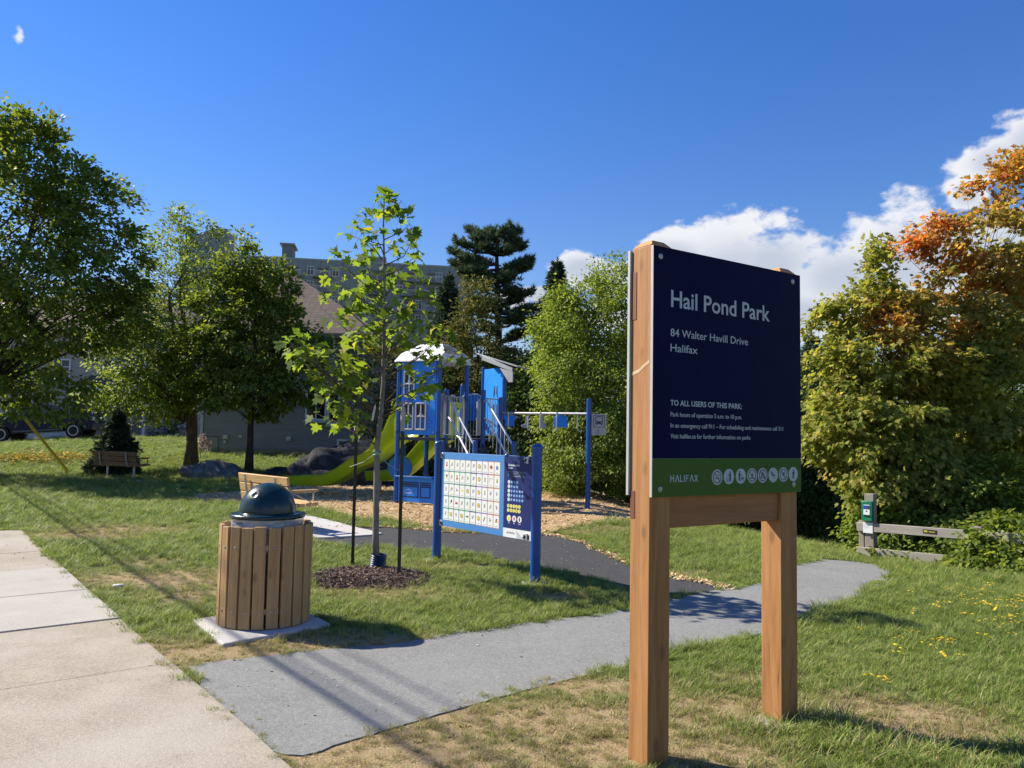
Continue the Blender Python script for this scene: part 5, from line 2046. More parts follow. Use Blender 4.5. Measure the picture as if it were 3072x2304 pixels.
    tp = mb.build('house_panel', paint('lit_panel_blue', (.02, .25, .74), .4, .4, .05, 3), root, 30, .004)
    mb = MB()
    cx = Lw / 2 + .14
    for s in (-1, 1):
        mb.prism([(cx + s * .09, 2.80), (cx + s * .05, 2.80), (cx + s * .03, 2.62), (cx + s * .10, 2.50), (cx + s * .12, 2.52), (cx + s * .10, 2.66)][::s], .0145, .0175, side)
        mb.prism([(cx + s * .05, 1.95), (cx + s * .11, 1.95), (cx + s * .11, 2.35), (cx + s * .05, 2.35)][::s], .0145, .0175, side)
    mb.prism([(cx - .16, 1.80), (cx - .08, 1.80), (cx - .08, 2.0), (cx - .16, 2.0)], .0145, .0178, side)
    mb.build('cut_out', gd, tp, 0)
    n = 18
    mb = MB()
    for k in range(n):
        a0, a1 = PI * (.0 + .62 * k / n), PI * (.62 * (k + 1) / n)
        c0 = (.52, 2.72)
        bar(mb, (c0[0] - .38 * math.cos(a0), c0[1] + .38 * math.sin(a0)), (c0[0] - .38 * math.cos(a1), c0[1] + .38 * math.sin(a1)), .03, .0145, .017, side)
    mb.build('arch_moulding', play_panel, tp, 0)
    mb = MB()
    A, Bq, Cq, Dq = w(-.92, 19.1, 3.60), w(-.62, 20.0, 3.60), w(.42, 18.95, 3.20), w(.12, 18.1, 3.20)
    vs = [A, Bq, Cq, Dq]
    vs += [v + Vector((0, 0, .035)) for v in vs]
    mb.add(vs, [(0, 1, 2, 3), (7, 6, 5, 4), (0, 4, 5, 1), (1, 5, 6, 2), (2, 6, 7, 3), (3, 7, 4, 0)])
    mb.build('roof', paint('roof_grey', (.30, .31, .33), .45, .4, .06, 6), root, 20, .005)
    mb = MB()
    m5 = frame(w(-.86, 19.05, 0), Vector((.86 + .1, -.95, 0)))
    mb.prism([(.15, 3.44), (1.22, 3.10), (1.22, 3.19), (.15, 3.56)], -.012, .012, m5 @ XZ)
    mb.prism([(1.10, 2.85), (1.24, 2.85), (1.24, 3.1), (.80, 3.2)], -.011, .011, m5 @ XZ)
    mb.build('gable_bracket', paint('bracket_grey', (.34, .35, .37), .45, .4, .06, 6), root, 20, .004)

    # overhead beam out to the single post
    PL = w(1.705, 16.95)
    post(PL, 2.43)
    bs, be = w(-.2, 18.45, 2.12), PL + Vector((0, 0, 2.10))
    mb = MB()
    mb.tube([bs, be], .03, 10)
    mb.tube([bs + Vector((.05, 0, .0)), bs + Vector((.05, 0, -.12)), bs.lerp(be, .12) + Vector((0, 0, -.03))], .02, 8)
    mb.build('overhead_beam', rail_grey, root, 50)

    def along(px):
        k = (px - 1536) / 2308
        return bs.lerp(be, (18.45 * k + .2) / (1.905 + 1.5 * k))
    VX = Matrix(((1, 0, 0, 0), (0, 0, -1, 0), (0, 1, 0, 0), (0, 0, 0, 1)))

    def hang(px, pts, m, strap=None):
        c = along(px)
        m4 = Matrix.Translation(c) @ Matrix.Rotation(rad(-14), 4, 'Z') @ VX
        mb = MB()
        mb.prism(pts, -.012, .012, m4)
        h = mb.build('hanging_shape', m, root, 30, .006)
        if strap is not None:
            mb = MB()
            mb.prism([(strap - .012, -.38), (strap + .012, -.38), (strap + .012, .0), (strap - .012, .0)], .0125, .03, m4)
            mb.prism([(strap - .012, -.012), (strap + .012, -.012), (strap + .012, .03), (strap - .012, .03)], -.03, .031, m4)
            mb.build('hand_grip', white_print, h, 30, .004)
    hang(1532, [(-.12, -.30), (.12, -.30), (.10, -.17), (.17, -.12), (.14, -.04), (.06, -.05), (0, -.075), (-.06, -.05), (-.14, -.04), (-.17, -.12), (-.10, -.17)], play_panel, -.035)
    hang(1581, [(-.005, -.04), (.055, -.04), (.055, -.31), (.02, -.345), (-.10, -.335), (-.125, -.29), (-.09, -.26), (-.02, -.24)][::-1], play_grey, .045)
    hang(1630, [(-.055, -.04), (.005, -.04), (.01, -.2), (.07, -.26), (.10, -.29), (.07, -.335), (-.05, -.345), (-.075, -.30)][::-1], play_grey, -.055)
    hang(1684, [(-.15, -.31), (.15, -.31), (.15, -.07), (.08, -.055), (.05, -.03), (-.05, -.03), (-.08, -.055), (-.15, -.07)], play_panel, -.09)
    mb = MB()
    c = along(1735)
    mb.tube([c, c + Vector((-.01, 0, -.28)), c + Vector((.01, 0, -.36)), c + Vector((.07, -.01, -.40))], .014, 8)
    mb.build('hand_grip', rail_grey, root, 50)
    # bus stop toy sign at the post
    m4 = Matrix.Translation(PL) @ Matrix.Rotation(rad(-4), 4, 'Z') @ VX
    mb = MB()
    mb.prism([(.06, 1.635), (.385, 1.635), (.385, 2.10), (.06, 2.10)], -.012, .012, m4)
    bp = mb.build('bus_sign', paint('bus_sign_grey', (.40, .41, .43), .5, .4, .05, 5), root, 30, .005)
    g = MB()
    cx, cz = .225, 1.94
    for q in ([(-.115, -.13), (.115, -.13)], [(-.115, .13), (.115, .13)], [(-.115, -.134), (-.115, .134)], [(.115, -.134), (.115, .134)]):
        bar(g, (cx + q[0][0], cz + q[0][1]), (cx + q[1][0], cz + q[1][1]), .011, .011, .0155, m4)
    g.prism([(cx - .08, cz - .06), (cx + .08, cz - .06), (cx + .08, cz + .0), (cx - .08, cz + .0)], .011, .0150, m4)
    for q in ([(-.074, 0), (-.068, .095)], [(.074, 0), (.068, .095)], [(-.05, .10), (.05, .10)], [(-.068, .09), (-.045, .10)], [(.068, .09), (.045, .10)]):
        bar(g, (cx + q[0][0], cz + q[0][1]), (cx + q[1][0], cz + q[1][1]), .015, .011, .0152, m4)
    for s in (-1, 1):
        g.prism([(cx + s * .055 - .012, cz - .085), (cx + s * .055 + .012, cz - .085), (cx + s * .055 + .012, cz - .058), (cx + s * .055 - .012, cz - .058)], .011, .0153, m4)
    g.build('bus_symbol', dark_ink, bp, 0)
    for s in (-1, 1):
        g = MB()
        disc(g, (cx + s * .055, cz - .032), .010, .0145, .0165, 10, m4)
        g.build('headlamp_mark', white_print, bp, 0)
    text('letter_mark', 'j', .13, m4 @ Matrix.Translation((.19, 1.69, .0125)), dark_ink, bp, .001, 'LEFT', .001)
    g = MB(); ring(g, .045, .050, .0115, .0145, 24, m4 @ Matrix.Translation((.20, 1.715, 0))); g.build('ring_mark', paint('ring_grey', (.25, .26, .28), .5), bp, 0)


build_play()

# ================================================================ BOULDERS
stone = None


def rockmat():
    t = NT('granite_boulder')
    n = t.noise(3, 8, .65)
    f = t.noise(26, 5, .7)
    c = t.ramp(t.math('ADD', t.math('MULTIPLY', n, .6), t.math('MULTIPLY', f, .4)), [(.3, (.045, .045, .047)), (.5, (.11, .11, .11)), (.68, (.27, .265, .26))])
    li = t.ramp(t.noise(5, 6, .7), [(.56, 0.0), (.66, 1.0)])
    c = t.mix(t.math('MULTIPLY', li, .5), c, (.27, .28, .27))
    t.base(c).set(rough=.9, spec=.2)
    t.bump(t.math('ADD', n, t.math('MULTIPLY', f, .4)), .8, .06)
    return t.m


def rock_dark():
    t = NT('dark_shaded_boulder')  # dark stone, with the shade of its near side put into the colour
    n = t.noise(3, 8, .65)
    f = t.noise(26, 5, .7)
    t.base(t.ramp(t.math('ADD', t.math('MULTIPLY', n, .6), t.math('MULTIPLY', f, .4)), [(.3, (.014, .015, .018)), (.5, (.035, .036, .041)), (.64, (.12, .12, .125))])).set(rough=.9, spec=.15)
    t.bump(t.math('ADD', n, t.math('MULTIPLY', f, .4)), .8, .06)
    return t.m


ROCK = rockmat()
ROCK_D = rock_dark()


def boulder(label, loc, prof, seed, m=None, cut=.80):
    """prof: (rx, ry, height) with a lumpy, flattened shape"""
    rng = np.random.default_rng(seed)
    bm = bmesh.new()
    bmesh.ops.create_icosphere(bm, subdivisions=5, radius=1)
    me = bpy.data.meshes.new('boulder')
    ph = rng.uniform(0, 6.3, (10, 3))
    fr = rng.normal(0, 2.1, (10, 3))
    for v in bm.verts:
        p = np.array(v.co)
        k = 1 + sum(.06 / (1 + .2 * i) * math.sin(float(fr[i] @ p) * (1 + i * .35) + ph[i, 0]) for i in range(10))
        # a few flat fractured faces
        for i in range(4):
            nrm = fr[i] / np.linalg.norm(fr[i])
            dd = float(nrm @ p) * k
            if dd > cut: k *= cut / dd
        v.co = Vector((p[0] * k * prof[0], p[1] * k * prof[1], p[2] * k * prof[2]))
    bm.to_mesh(me)
    bm.free()
    me.polygons.foreach_set('use_smooth', [True] * len(me.polygons))
    o = link('boulder', me, None, [m or ROCK])
    o.location = loc
    tag(o, label, 'boulder')
    return o


q = gnd(636, 1440)
b = boulder('long low grey boulder beside the brown tree trunk on the lawn', (q[0], q[1] + .4, Hf(*q) - .10), (1.12, .75, .66), 14, None, .93)
b.rotation_euler = (0, rad(3), rad(8))
q = at(840, 1412, 26.5)
b = boulder('small flat boulder half hidden behind the new bench backrest', (q.x, 26.5, .0), (.70, .5, .34), 8, ROCK_D, .9)
b.rotation_euler = (0, rad(-4), 0)
q = at(1030, 1455, 22.9)
b = boulder('largest dark boulder behind the lime slide', (q.x, 23.6, -.2), (1.85, 1.1, 1.52), 5, ROCK_D, .88)
b.rotation_euler = (0, rad(-9), rad(5))

# ================================================================ GUY WIRE, UTILITY POLE
yg = paint('yellow_guard', (.58, .40, .015), .5, .4, .1, 8)
gq = gnd(206, 1418)
g0 = Vector((gq[0], gq[1], Hf(*gq)))
g1 = at(95, 1280, gq[1])
dirw = (g1 - g0).normalized()
root = empty('guy_wire', g0)
tag(root, 'yellow guarded guy wire slanting up from the lawn by the flowers', 'guy wire')
mb = MB(); mb.tube([dirw * .02, dirw * 2.45], [.045, .052], 10); mb.build('guard', yg, root, 40)
mb = MB(); mb.tube([-dirw * .3, dirw * 14], .012, 6); mb.build('cable', galv, root, 40)
mb = MB(); mb.tube([-dirw * .3, dirw * .12], .02, 6); mb.build('anchor_rod', galv, root, 40)

top = g0 + dirw * 14
pole = empty('utility_pole', (top.x, top.y, Hf(top.x, top.y)))
tag(pole, 'tall wooden utility pole at the street holding the overhead cables', 'utility pole')
ptop = 11.0
mb = MB(); mb.lathe([(.17, -.5), (.12, ptop)], 16); mb.build('shaft', wood('pole_wood', (.12, .09, .06), (.2, .15, .1), (.3, .24, .17), 2), pole, 40)
# cables run along the street; their shadows streak across lawn and path
hd = SUN_DIR / SUN_DIR.z
cab = paint('cable_black', (.01, .01, .01), .6)
for (px, py, z, r) in ((568, 1823, 6.4, .027), (880, 1985, 6.9, .013), (960, 1978, 7.3, .016), (1050, 1962, 7.6, .011)):
    gg = gnd(px, py)
    c0 = Vector((gg[0], gg[1], 0)) + hd * z
    a = c0 - SW_D * 26; bq = c0 + SW_D * 30
    pts = []
    for k in range(25):
        f = k / 24
        p = a.lerp(bq, f)
        p.z = z + .5 * ((2 * f - .93) ** 2)
        pts.append(p - pole.location)
    mb = MB(); mb.tube(pts, r, 8); mb.build('overhead_cable', cab, pole, 40)


# ================================================================ HOUSES
def siding_mat(name, c):
    t = NT(name)
    n = t.noise(1.2, 5, .6, t.map(t.tc(), (.5, .5, 6)))
    t.base(t.ramp(n, [(.3, tuple(x * .86 for x in c)), (.7, tuple(x * 1.12 for x in c))])).set(rough=.6, spec=.3)
    return t.m


SIDING = siding_mat('grey_vinyl_siding', (.22, .225, .235))
SIDING_B = siding_mat('beige_vinyl_siding', (.34, .31, .27))
TRIM = paint('white_trim', (.62, .63, .64), .5, .4, .06, 6)
GLASS = paint('window_glass', (.012, .015, .02), .06, .6, .1, 2)


def siding_wall(mb, x0, x1, z0, z1, y, step=.115):
    """lapped boards facing -y"""
    prof = []
    z = z0
    while z < z1 - .01:
        zt = min(z + step, z1)
        prof += [(y - .018, z), (y, zt)]
        z = zt
    n = len(prof)
    vs = [(x0, a, b) for a, b in prof] + [(x1, a, b) for a, b in prof]
    fs = [(i, n + i, n + i + 1, i + 1) for i in range(n - 1)]
    mb.add(vs, fs)
    mb.box(((x0 + x1) / 2, y + .12, (z0 + z1) / 2), (x1 - x0, .2, z1 - z0))


def shingles(name, a, b):
    t = NT(name)
    p = t.tc()
    br = t.n.new('ShaderNodeTexBrick')
    br.inputs['Color1'].default_value = col(a)
    br.inputs['Color2'].default_value = col(b)
    br.inputs['Mortar'].default_value = col(tuple(x * .35 for x in a))
    br.inputs['Scale'].default_value = 1.0
    br.inputs['Brick Width'].default_value = .32
    br.inputs['Row Height'].default_value = .14
    br.inputs['Mortar Size'].default_value = .012
    cmb = t.n.new('ShaderNodeCombineXYZ')
    sp = t.n.new('ShaderNodeSeparateXYZ')
    t.l.new(p, sp.inputs[0])
    t.l.new(t.math('ADD', sp.outputs[0], sp.outputs[1]), cmb.inputs[0])
    t.l.new(t.math('MULTIPLY', sp.outputs[2], 1.35), cmb.inputs[1])
    t.l.new(cmb.outputs[0], br.inputs['Vector'])
    n = t.noise(.8, 5, .6, p)
    t.base(t.mix(t.math('MULTIPLY', n, .5), br.outputs['Color'], tuple(x * .7 for x in a))).set(rough=.9, spec=.15)
    t.bump(br.outputs['Fac'], -.6, .02)
    return t.m


ROOF = shingles('brown_shingles', (.15, .115, .095), (.20, .16, .135))


def stone_veneer():
    t = NT('stone_veneer')
    br = t.n.new('ShaderNodeTexBrick')
    br.offset_frequency = 2
    br.inputs['Color1'].default_value = col((.40, .385, .36))
    br.inputs['Color2'].default_value = col((.56, .545, .52))
    br.inputs['Mortar'].default_value = col((.22, .21, .2))
    br.inputs['Scale'].default_value = 1.0
    br.inputs['Brick Width'].default_value = .55
    br.inputs['Row Height'].default_value = .19
    br.inputs['Mortar Size'].default_value = .014
    sp = t.n.new('ShaderNodeSeparateXYZ')
    cmb = t.n.new('ShaderNodeCombineXYZ')
    t.l.new(t.tc(), sp.inputs[0]); t.l.new(sp.outputs[0], cmb.inputs[0]); t.l.new(sp.outputs[2], cmb.inputs[1])
    t.l.new(cmb.outputs[0], br.inputs['Vector'])
    t.base(t.mix(t.math('MULTIPLY', t.noise(4, 5), .4), br.outputs['Color'], (.3, .29, .28))).set(rough=.9)
    t.bump(t.math('ADD', t.math('MULTIPLY', br.outputs['Fac'], -1.0), t.math('MULTIPLY', t.noise(9, 4), .4)), .8, .04)
    return t.m


def window(parent, x, z, w, h, y, mull=1, trans=False, sill=TRIM, name='window'):
    mb = MB()
    f = .085
    for (cx, cz, sx, sz) in ((x - w / 2 + f / 2, z, f, h), (x + w / 2 - f / 2, z, f, h), (x, z + h / 2 - f / 2, w - 2 * f, f), (x, z - h / 2 + f / 2, w - 2 * f, f)):
        mb.box((cx, y - .03, cz), (sx, .09, sz))
    for k in range(1, mull + 1): mb.box((x - w / 2 + w * k / (mull + 1), y - .028, z), (.055, .07, h - 2 * f))
    if trans: mb.box((x, y - .027, z + h * .12), (w - 2 * f, .06, .05))
    o = mb.build(name, TRIM, parent, 30, .004)
    mb = MB(); mb.box((x, y - .012, z), (w - 2 * f, .02, h - 2 * f)); mb.build('pane', GLASS, o, 0)
    mb = MB(); mb.box((x, y - .06, z - h / 2 - .05), (w + .12, .12, .09)); mb.build('sill', sill, o, 30, .005)
    return o


def hip_roof(parent, x0, x1, y0, y1, ze, zr, rx0, rx1, ry, mat, over=.45):
    mb = MB()
    X0, X1, Y0, Y1 = x0 - over, x1 + over, y0 - over, y1 + over
    vs = [(X0, Y0, ze), (X1, Y0, ze), (X1, Y1, ze), (X0, Y1, ze), (rx0, ry, zr), (rx1, ry, zr)]
    mb.add(vs, [(0, 1, 5, 4), (1, 2, 5), (2, 3, 4, 5), (3, 0, 4), (3, 2, 1, 0)])
    r = mb.build('roof', mat, parent, 0)
    mb = MB()
    for (cx, cy, sx, sy) in (((X0 + X1) / 2, Y0 - .012, X1 - X0 + .05, .03), ((X0 + X1) / 2, Y1 + .012, X1 - X0 + .05, .03), (X0 - .012, (Y0 + Y1) / 2, .03, Y1 - Y0 - .03), (X1 + .012, (Y0 + Y1) / 2, .03, Y1 - Y0 - .03)):
        mb.box((cx, cy, ze - .09), (sx, sy, .2))
    mb.build('fascia', paint('fascia_brown', (.17, .14, .12), .6), r, 0)
    return r


def build_house():
    root = empty('grey_house', (-13.7, 34, .55))
    tag(root, 'grey sided house with brown hip roof behind the round dark tree', 'house')
    # local coordinates: x to the right, y away
    X1, ze = 7.6, 5.35
    mb = MB(); siding_wall(mb, .12, X1 - .12, .22, ze, 0); mb.build('wall', SIDING, root, 0)
    mb = MB(); mb.box((X1 / 2, .13, -.05), (X1 - .02, .2, .54)); mb.build('foundation', conc_old, root, 0)
    mb = MB(); mb.box((X1 - .1, 5, ze / 2), (.19, 9.6, ze)); mb.box((.1, 5, ze / 2), (.19, 9.6, ze)); mb.box((X1 / 2, 9.9, ze / 2), (X1 - .4, .19, ze)); mb.build('side_wall', SIDING, root, 0)
    mb = MB()
    mb.box((.06, -.02, ze / 2 + .1), (.13, .08, ze - .2)); mb.box((X1 - .06, -.02, ze / 2 + .1), (.13, .08, ze - .2))
    mb.build('corner_trim', paint('grey_trim', (.42, .44, .45), .5), root, 0, .004)
    hip_roof(root, 0, X1, 0, 10, ze, 9.0, 1.2, 2.5, 5, ROOF)
    sill = paint('pale_sill', (.40, .52, .50), .5)
    def lx(px): return at(px, 1200, 34).x + 13.7
    def lz(py, px=960): return at(px, py, 34).z - .55
    window(root, lx(950), (lz(1165) + lz(1262)) / 2, .95, lz(1165) - lz(1262), 0, 1, sill=sill)
    window(root, lx(1003), (lz(1170) + lz(1275)) / 2, .55, 1.5, 0, 0, sill=sill)
    window(root, lx(975), lz(1030), .75, 1.0, 0, 1, sill=sill)
    window(root, lx(800), lz(1040), 1.2, 1.3, 0, 1, sill=sill)
    window(root, lx(1062), lz(1331), 1.35, .42, 0, 1, sill=sill, name='basement_window')
    for (px, py, w, h) in ((683, 1316, .20, .17), (728, 1314, .13, .13), (872, 1318, .20, .18), (682, 1331, .10, .12)):
        mb = MB()
        mb.box((lx(px), -.05, lz(py)), (w, .1, h)); mb.box((lx(px), -.105, lz(py)), (w * .6, .02, h * .6))
        mb.build('wall_vent', paint('vent_grey', (.50, .53, .54), .5), root, 30, .01)
    mb = MB(); mb.box((lx(640), -.04, lz(1340)), (.62, .05, .66)); mb.build('access_panel', paint('panel_grey_green', (.22, .225, .20), .7), root, 0, .01)
    mb = MB(); mb.box((lx(640), -.07, lz(1316)), (.66, .02, .025)); mb.build('panel_edge', paint('edge_dark', (.05, .05, .05)), root, 0)

    r2 = empty('stone_house', (-40, 46, .75))
    tag(r2, 'pale house with stone cladding, porch and garage door glimpsed through the left trees', 'house')
    Wd, ze = 21.6, 6.6
    mb = MB(); siding_wall(mb, .12, Wd - .02, 2.15, ze, 0, .13); siding_wall(mb, .12, Wd - 6.05, .0, 2.15, 0, .13); mb.build('wall', SIDING_B, r2, 0)
    mb = MB(); mb.box((Wd - 3.0, .02, .95), (5.9, .22, 2.4)); mb.box((Wd - 3.0, -.02, 2.2), (6.0, .3, .1)); mb.build('stone_facing', stone_veneer(), r2, 0)
    mb = MB(); mb.box((Wd / 2, .14, -.25), (Wd, .2, .5)); mb.build('foundation', conc_old, r2, 0)
    mb = MB(); mb.box((.1, 5, ze / 2), (.19, 9.6, ze)); mb.box((Wd - .1, 5, ze / 2), (.19, 9.6, ze)); mb.box((Wd / 2, 9.9, ze / 2), (Wd - .4, .19, ze)); mb.build('side_wall', SIDING_B, r2, 0)
    hip_roof(r2, 0, Wd, 0, 10, ze, 9.6, 5, Wd - 5, 5, ROOF)
    def kx(px): return at(px, 1200, 46).x + 40
    def kz(py, px=400): return at(px, py, 46).z - .75
    for px, py in ((330, 1112), (405, 1110), (470, 1108), (180, 1112), (70, 1112)):
        window(r2, kx(px), kz(py), 1.1, 1.25, 0, 1, True)
    window(r2, kx(545), kz(1245), .8, 1.2, -.1, 1)
    mb = MB()
    for k in range(4): mb.box((kx(160), -.03, .35 + k * .53), (2.6, .05, .51))
    mb.build('garage_door', paint('garage_white', (.55, .55, .54), .5), r2, 0, .01)
    mb = MB(); mb.box((kx(350), -.03, 1.05), (.95, .06, 2.1)); d = mb.build('front_door', paint('door_brown', (.10, .06, .045), .5), r2, 0, .01)
    mb = MB(); mb.lathe([(.03, 0), (.03, .05)], 10, Matrix.Translation((kx(350) + .36, -.06, 1.0)) @ Matrix.Rotation(rad(90), 4, 'X')); mb.build('handle', screw_metal, d, 30)
    # porch
    mb = MB()
    pz = kz(1165)
    mb.add([(kx(270), -1.7, pz), (kx(480), -1.7, pz), (kx(480), .0, pz + .75), (kx(270), .0, pz + .75), (kx(270), -1.7, pz - .1), (kx(480), -1.7, pz - .1), (kx(480), 0, pz - .1), (kx(270), 0, pz - .1)],
           [(0, 1, 2, 3), (4, 7, 6, 5), (0, 4, 5, 1), (1, 5, 6, 2), (3, 7, 4, 0)])
    mb.build('porch_roof', ROOF, r2, 0)
    mb = MB(); mb.box(((kx(270) + kx(480)) / 2, -1.72, pz - .12), (kx(480) - kx(270), .05, .26)); mb.build('porch_fascia', TRIM, r2, 0)
    for px in (275, 327, 420, 474):
        mb = MB(); mb.box((kx(px), -1.6, (pz - .1) / 2 - .05), (.16, .16, pz)); mb.build('porch_column', TRIM, r2, 0, .01)
    mb = MB()
    for k in range(9): mb.box((kx(430) - .1 + k * .09, -1.5, .72), (.02, .03, .8))
    mb.box((kx(430) + .27, -1.5, 1.13), (.85, .05, .05)); mb.build('porch_railing', paint('rail_dark_red', (.12, .04, .04), .5), r2, 0)
    for px in (292, 318):
        mb = MB(); mb.lathe([(.06, 0), (.09, .16), (.05, .22), (.0, .24)], 8, Matrix.Translation((kx(px), -.12, 1.75))); mb.build('porch_lamp', paint('lamp_black', (.02, .02, .02)), r2, 30)


build_house()


def build_apartments():
    root = empty('apartment_block', (-66, 150, 0))
    tag(root, 'large grey flat roofed apartment block with balconies, far behind the houses', 'apartment building')
    wallm = paint('apartment_cladding', (.235, .24, .25), .7, .3, .08, .25)
    dk = paint('apartment_dark_cladding', (.15, .155, .165), .7, .3, .08, .3)
    root.rotation_euler = (0, 0, rad(9))
    L, Z = 58.5, at(1100, 790, 156).z
    mb = MB(); mb.box((L / 2, 8, Z / 2 - 3), (L, 16, Z + 6)); mb.build('wall', wallm, root, 0)
    mb = MB()
    mb.box((L / 2, .35, Z + .12), (L + .3, .9, .35)); mb.box((L / 2, 15.6, Z + .12), (L + .3, .9, .35)); mb.box((.2, 8, Z + .125), (.5, 15.2, .35)); mb.box((L - .2, 8, Z + .125), (.5, 15.2, .35))
    mb.build('parapet', paint('parapet_grey', (.30, .31, .32), .6), root, 0)
    # vertical cladding joints stand proud
    mb = MB()
    for k in range(40): mb.box((.7 + k * 1.465, -.02, Z - 7), (.05, .06, 13.8))
    mb.build('cladding_batten', dk, root, 0)

    def ux(px): return (at(px, 760, 152).x + 66) / math.cos(rad(9))
    mb = MB()
    n = 10
    a, b = ux(560), ux(679)
    pts = [(a, Z), (b, Z)] + [(b - (b - a) * k / n, Z + 5.7 - 3.0 * (k / n) ** 2) for k in range(n + 1)]
    pf = Matrix(((1, 0, 0, 0), (0, 0, -1, 0), (0, 1, 0, 0), (0, 0, 0, 1)))
    mb.prism(pts, -9, -1.0, pf)
    mb.build('curved_penthouse', wallm, root, 0)
    mb = MB(); mb.box(((ux(838) + ux(868)) / 2, 4, Z + 1.6), (ux(868) - ux(838), 5, 3.2)); p = mb.build('stair_penthouse', dk, root, 0)
    mb = MB(); mb.box(((ux(838) + ux(868)) / 2, 4, Z + 3.35), (ux(868) - ux(838) + .9, 5.9, .3)); mb.build('penthouse_roof', wallm, p, 0)
    mb = MB(); mb.box((ux(1110), 4, Z + .9), (5.2, 5, 1.8)); p = mb.build('roof_gable', wallm, root, 0)
    rl = paint('balcony_rail', (.55, .56, .57), .5)
    cols_w = [ux(p) for p in (600, 640, 690, 730, 770, 810, 926, 1000, 1082, 1190, 1250, 1310)]
    cols_b = [ux(p) for p in (575, 665, 750, 875, 962, 1125, 1222, 1290)]
    for f in range(4):
        z = Z - 2.2 - f * 3.0
        for x in cols_w:
            mb = MB()
            w, h = 1.25, 1.75
            for (cx, cz, sx, sz) in ((x - w / 2, z, .12, h), (x + w / 2, z, .12, h), (x, z + h / 2, w + .12, .12), (x, z - h / 2, w + .12, .12), (x, z, .09, h - .1), (x, z + .25, w - .1, .09)):
                mb.box((cx, -.06, cz), (sx, .14, sz))
            o = mb.build('window', TRIM, root, 0)
            mb = MB(); mb.box((x, -.02, z), (w - .1, .06, h - .1)); mb.build('pane', GLASS, o, 0)
        for x in cols_b:
            mb = MB(); mb.box((x, -.9, z - 1.45), (3.6, 1.8, .22)); o = mb.build('balcony', dk, root, 0)
            mb = MB()
            for q in range(15): mb.box((x - 1.7 + q * .243, -1.75, z - .8), (.05, .05, 1.1))
            mb.box((x, -1.75, z - .24), (3.5, .08, .08)); mb.box((x - 1.72, -.9, z - .24), (.08, 1.6, .08)); mb.box((x + 1.72, -.9, z - .24), (.08, 1.6, .08))
            mb.build('railing', rl, o, 0)
            mb = MB(); mb.box((x, -.03, z - .3), (2.0, .08, 2.1)); mb.build('patio_door', GLASS, o, 0)


build_apartments()


